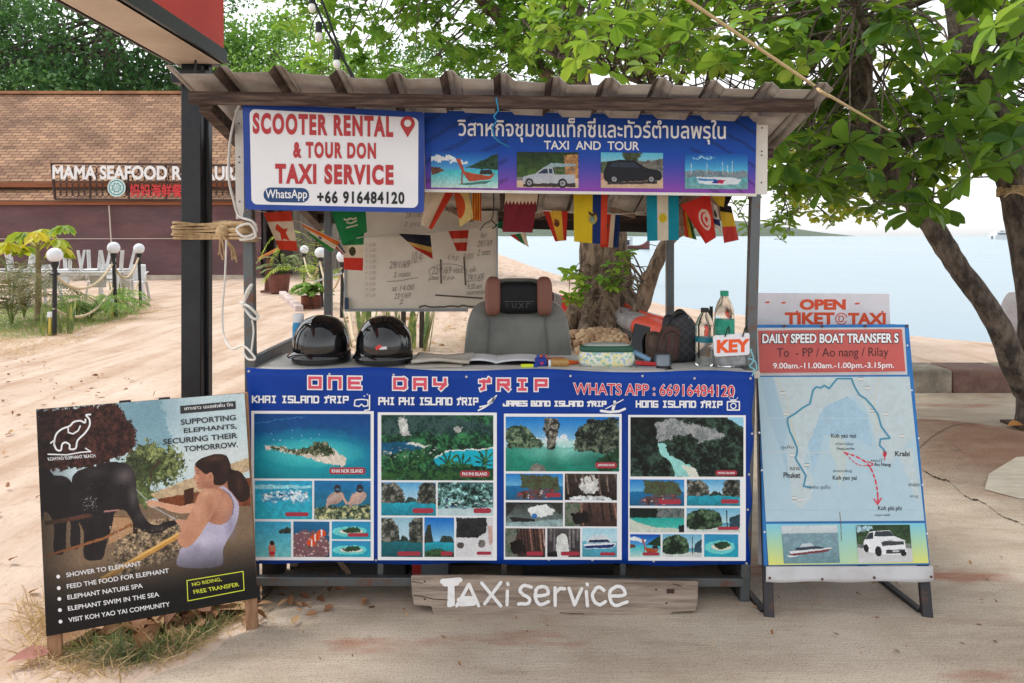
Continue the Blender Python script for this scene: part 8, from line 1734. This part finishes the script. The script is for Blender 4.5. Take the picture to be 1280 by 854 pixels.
# a pair of chairs standing behind on the sand
for k, (x, y, rz, lb) in enumerate([(T0 - .6, 18.4, 12, 'upright white chair behind the table end'), (T0 - 1.5, 18.5, -14, 'upright white chair behind the table middle'), (T0 - 2.6, 18.3, 30, 'upright white chair behind the gap of the tables')]):
    c = copy_tree(pc_); c.location = (x, y, 0); c.rotation_euler = (0, 0, R(rz)); c['label'] = lb; c['group'] = 'white plastic chairs standing behind the tables'

# planters, lectern and kerbs seen through the stall
def planters():
    rb = M('rusty_barrel', lin(120, 64, 44), .85, col2=lin(74, 44, 36), scale=7, stretch=(2, 2, .4), bump=.4, bscale=30)
    g = gnd(389, 388); o = thing('planter', g, 'rusty cut down barrel planter with bushy green shrub', 'planter', 'planters in the sand behind the stall'); mb = MB(); mb.lathe([(.001, 0), (.20, 0), (.205, .1), (.19, .11), (.205, .12), (.205, .3), (.19, .30), (.185, .24), (.001, .24)], g, 24); mb.build('barrel', rb, o); mb = MB(); mb.lathe([(.001, .262), (.18, .262), (.18, .268), (.001, .27)], g, 16); mb.build('soil', M('dark_soil', lin(52, 40, 30)), o)
    frond_plant(g + V(0, 0, .24), 26, .46, fern_m, 'bushy bright green shrub growing in the rusty barrel', 'shrub', seed=11, leafl=.09, up=1.0)
    frond_plant(gnd(396, 380), 12, 1.25, palm_m, 'tall yellow green palm fronds behind the rusty barrel', 'palm', seed=12, leafl=.2, up=1.9)
    g = gnd(349, 366); o = thing('planter', g, 'red brown round pot with thin shrub beside the lectern', 'planter', 'planters in the sand behind the stall'); mb = MB(); mb.lathe([(.001, 0), (.24, 0), (.29, .45), (.30, .5), (.27, .5), (.25, .42), (.001, .42)], g, 24); mb.build('pot', M('pot_brown', lin(116, 66, 54), .7, col2=lin(92, 52, 44), scale=4), o); mb = MB(); mb.lathe([(.001, .44), (.24, .44), (.24, .447), (.001, .45)], g, 16); mb.build('soil', M('dark_soil', lin(52, 40, 30)), o)
    frond_plant(g + V(.1, 0, .42), 22, .8, leaf_mat('grey_leaf', lin(90, 112, 70), lin(122, 142, 90), lin(150, 160, 110), .3, lin(150, 170, 90)), 'airy grey green shrub in the red brown pot', 'shrub', seed=13, leafl=.08, up=1.1)
    g = gnd(336, 366); o = thing('lectern', g, 'brown wooden menu stand with slanted orange top', 'menu stand'); bw = M('lectern_brown', lin(104, 62, 50), .7); mb = MB(); mb.prism([g + V(-.12, 0, .05), g + V(.12, 0, .05), g + V(.07, 0, .95), g + V(-.07, 0, .95)], (0, .12, 0)); mb.build('stem', bw, o); mb = MB(); mb.box(g + V(0, .06, .03), (.4, .3, .06)); mb.build('base', bw, o); mb = MB(); mb.bar(g + V(-.26, .06, .92), g + V(.28, .06, 1.2), .36, .05); mb.build('top', M('lectern_orange', lin(196, 122, 60), .6), o)
    mb = MB(); a, b = gnd(353, 372), gnd(374, 392); mb.bar(a + V(0, 0, .06), b + V(0, 0, .06), .16, .2); o = mb.build('edging_stone', M('edging_pale', lin(206, 192, 188), .85, col2=lin(180, 160, 156), scale=4), bevel=.02); tag(o, 'pale pink concrete edging block beside the rusty barrel', 'edging')
    g = gnd(409, 402); o = thing('menu_post', g, 'grey slanted board on a thin wooden post beside the back stall post', 'menu stand'); mb = MB(); mb.tube([g, g + V(0, 0, .72)], .05, 8); mb.build('post', wood_old, o); mb = MB(); mb.bar(g + V(-.2, 0, .72), g + V(.22, 0, .86), .4, .03); mb.build('board', M('board_grey', lin(186, 186, 182), .7), o)
planters()

# far bench of the beach: pale tarpaulin bundle behind the tree
b = gnd(1262, 466, .1); b = at(1262, 466, 7.95); b.z = .235
mb = MB(); mb.blob((b.x + .06, 7.85, .235 + .36), (.22, .12, .37), .5, .5, 28, 18, 0, lambda q: (q[0] * (1 - .25 * max(0, q[2]) / .37), q[1], q[2] + .01 * math.sin(q[0] * 40))); o = mb.build('covered_bundle', M('grey_cloth', lin(196, 190, 194), .85, col2=lin(176, 168, 172), scale=5, bump=.5, bscale=12), smooth=70); tag(o, 'pale grey cloth covered bundle on the kerb behind the tree', 'bundle')

# ---------------------------------------------------------------- boats on the water
def longtail():
    y = 118.0; c = V(at(785, 308, y).x, y, -.6); o = thing('longtail_boat', c, 'long wooden tour boat with canopy moored off the beach', 'boat')
    L_ = 6.6; n = 16; rings = []
    for i in range(n + 1):
        t = i / n; w = .75 * math.sin(math.pi * min(max(.06 + t * .9, 0), 1)) ** .6; z = .55 + 1.1 * max(0, (t - .72) / .28) ** 2 + .25 * max(0, (.2 - t) / .2); x = -L_ / 2 + t * L_
        rings.append([c + V(x, -w, z), c + V(x, -w * .7, .1), c + V(x, 0, -.1), c + V(x, w * .7, .1), c + V(x, w, z), c + V(x, 0, z - .15)])
    mb = MB(); mb.loft(rings); mb.build('hull', M('boat_hull', lin(92, 84, 84), .6, col2=lin(130, 70, 62), scale=.6), o)
    mb = MB(); mb.box(c + V(-1.0, 0, 1.75), (3.4, 1.5, .08)); mb.build('canopy', M('boat_canopy', lin(150, 152, 160), .7), o)
    for x in (-2.6, -1.2, .5):
        for s in (-.65, .65): mb = MB(); mb.bar(c + V(x, s, .5), c + V(x, s, 1.75), .07, .07); mb.build('post', M('boat_post', lin(80, 76, 76), .7), o)
    mb = MB(); mb.tube([c + V(-1.6, 0, 1.9), c + V(-1.6, 0, 2.5)], .25, 8); mb.box(c + V(-.5, 0, 1.0), (1.4, .8, .8)); mb.build('cabin', M('boat_dark', lin(64, 66, 74), .6), o); mb = MB(); mb.tube([c + V(2.6, 0, .9), c + V(5.0, 0, .35)], .06, 6); mb.build('prop_shaft', M('boat_post', lin(80, 76, 76), .7), o)
longtail()
def ferry():
    y = 420.0; c = V(at(1256, 303, y).x, y, -.6); o = thing('catamaran', c, 'small white catamaran ferry far out on the water', 'boat'); wt = M('boat_white', lin(220, 222, 224), .5)
    for s in (-2, 2): mb = MB(); mb.prism([c + V(-7, s - .8, .0), c + V(6, s - .8, 0), c + V(8, s - .8, 2.0), c + V(-7, s - .8, 1.8)], (0, 1.6, 0)); mb.build('hull', wt, o)
    mb = MB(); mb.prism([c + V(-6.5, -2.8, 1.8), c + V(5.5, -2.8, 1.8), c + V(3.5, -2.8, 3.8), c + V(-6, -2.8, 3.8)], (0, 5.6, 0)); mb.build('cabin', wt, o); mb = MB(); mb.box(c + V(-1.2, -2.85, 2.8), (8, .06, .7)); mb.build('window_band', M('boat_glass', lin(40, 52, 62), .2), o); mb = MB(); mb.box(c + V(-1.5, 0, 4.6), (6, 4, .25)); mb.box(c + V(0, 0, 4.2), (3, 3, .8)); mb.build('flybridge', wt, o)
ferry()

# ---------------------------------------------------------------- festoon lights over the roof
def festoon():
    o = thing('festoon_lights', at(400, 40, 5.4), 'black festoon cables with three white bulbs hanging above the roof', 'string lights'); bk = M('cable_black', lin(18, 19, 20), .6)
    for pts in ([at(372, -40, 5.4), at(392, 0, 5.4), at(412, 45, 5.4), at(446, 104, 5.4), at(470, 160, 5.4)], [at(380, -40, 5.5), at(402, 0, 5.5), at(420, 50, 5.5), at(440, 98, 5.5), at(462, 150, 5.5)]): mb = MB(); mb.tube(smoothpath(pts, 4), .009, 6); mb.build('cable', bk, o)
    for x, y, cx, cy in ((390, 10, 384, -14), (398.5, 46, 404, 24), (421, 80, 424, 66)):
        c = at(x, y, 5.4); mb = MB(); mb.tube(smoothpath([at(cx, cy, 5.4), at((cx + x) / 2, (cy + y) / 2 - 6, 5.4), c + V(0, 0, .10)], 3), .005, 5); mb.tube([c + V(0, 0, .10), c + V(0, 0, .03)], .023, 10); s = mb.build('socket', bk, o); mb = MB(); mb.blob(c, (.027, .027, .034), 1, 1, 16, 10); mb.build('bulb', M('bulb_frost', lin(232, 232, 228), .2), s, smooth=80)
festoon()

# ---------------------------------------------------------------- sea haze
mb = MB(); mb.box((0, 1240, 17), (5100, 2560, 90)); hz = mb.build('haze', [], smooth=0); tag(hz, kind='stuff')
hm = bpy.data.materials.new('haze'); hm.use_nodes = True; nt = hm.node_tree; nt.nodes.clear(); ho = nt.nodes.new('ShaderNodeOutputMaterial'); pv = nt.nodes.new('ShaderNodeVolumePrincipled'); pv.inputs['Color'].default_value = (.86, .92, 1, 1); pv.inputs['Density'].default_value = .0001; pv.inputs['Anisotropy'].default_value = .2
nt.links.new(pv.outputs[0], ho.inputs['Volume']); hz.data.materials.append(hm)
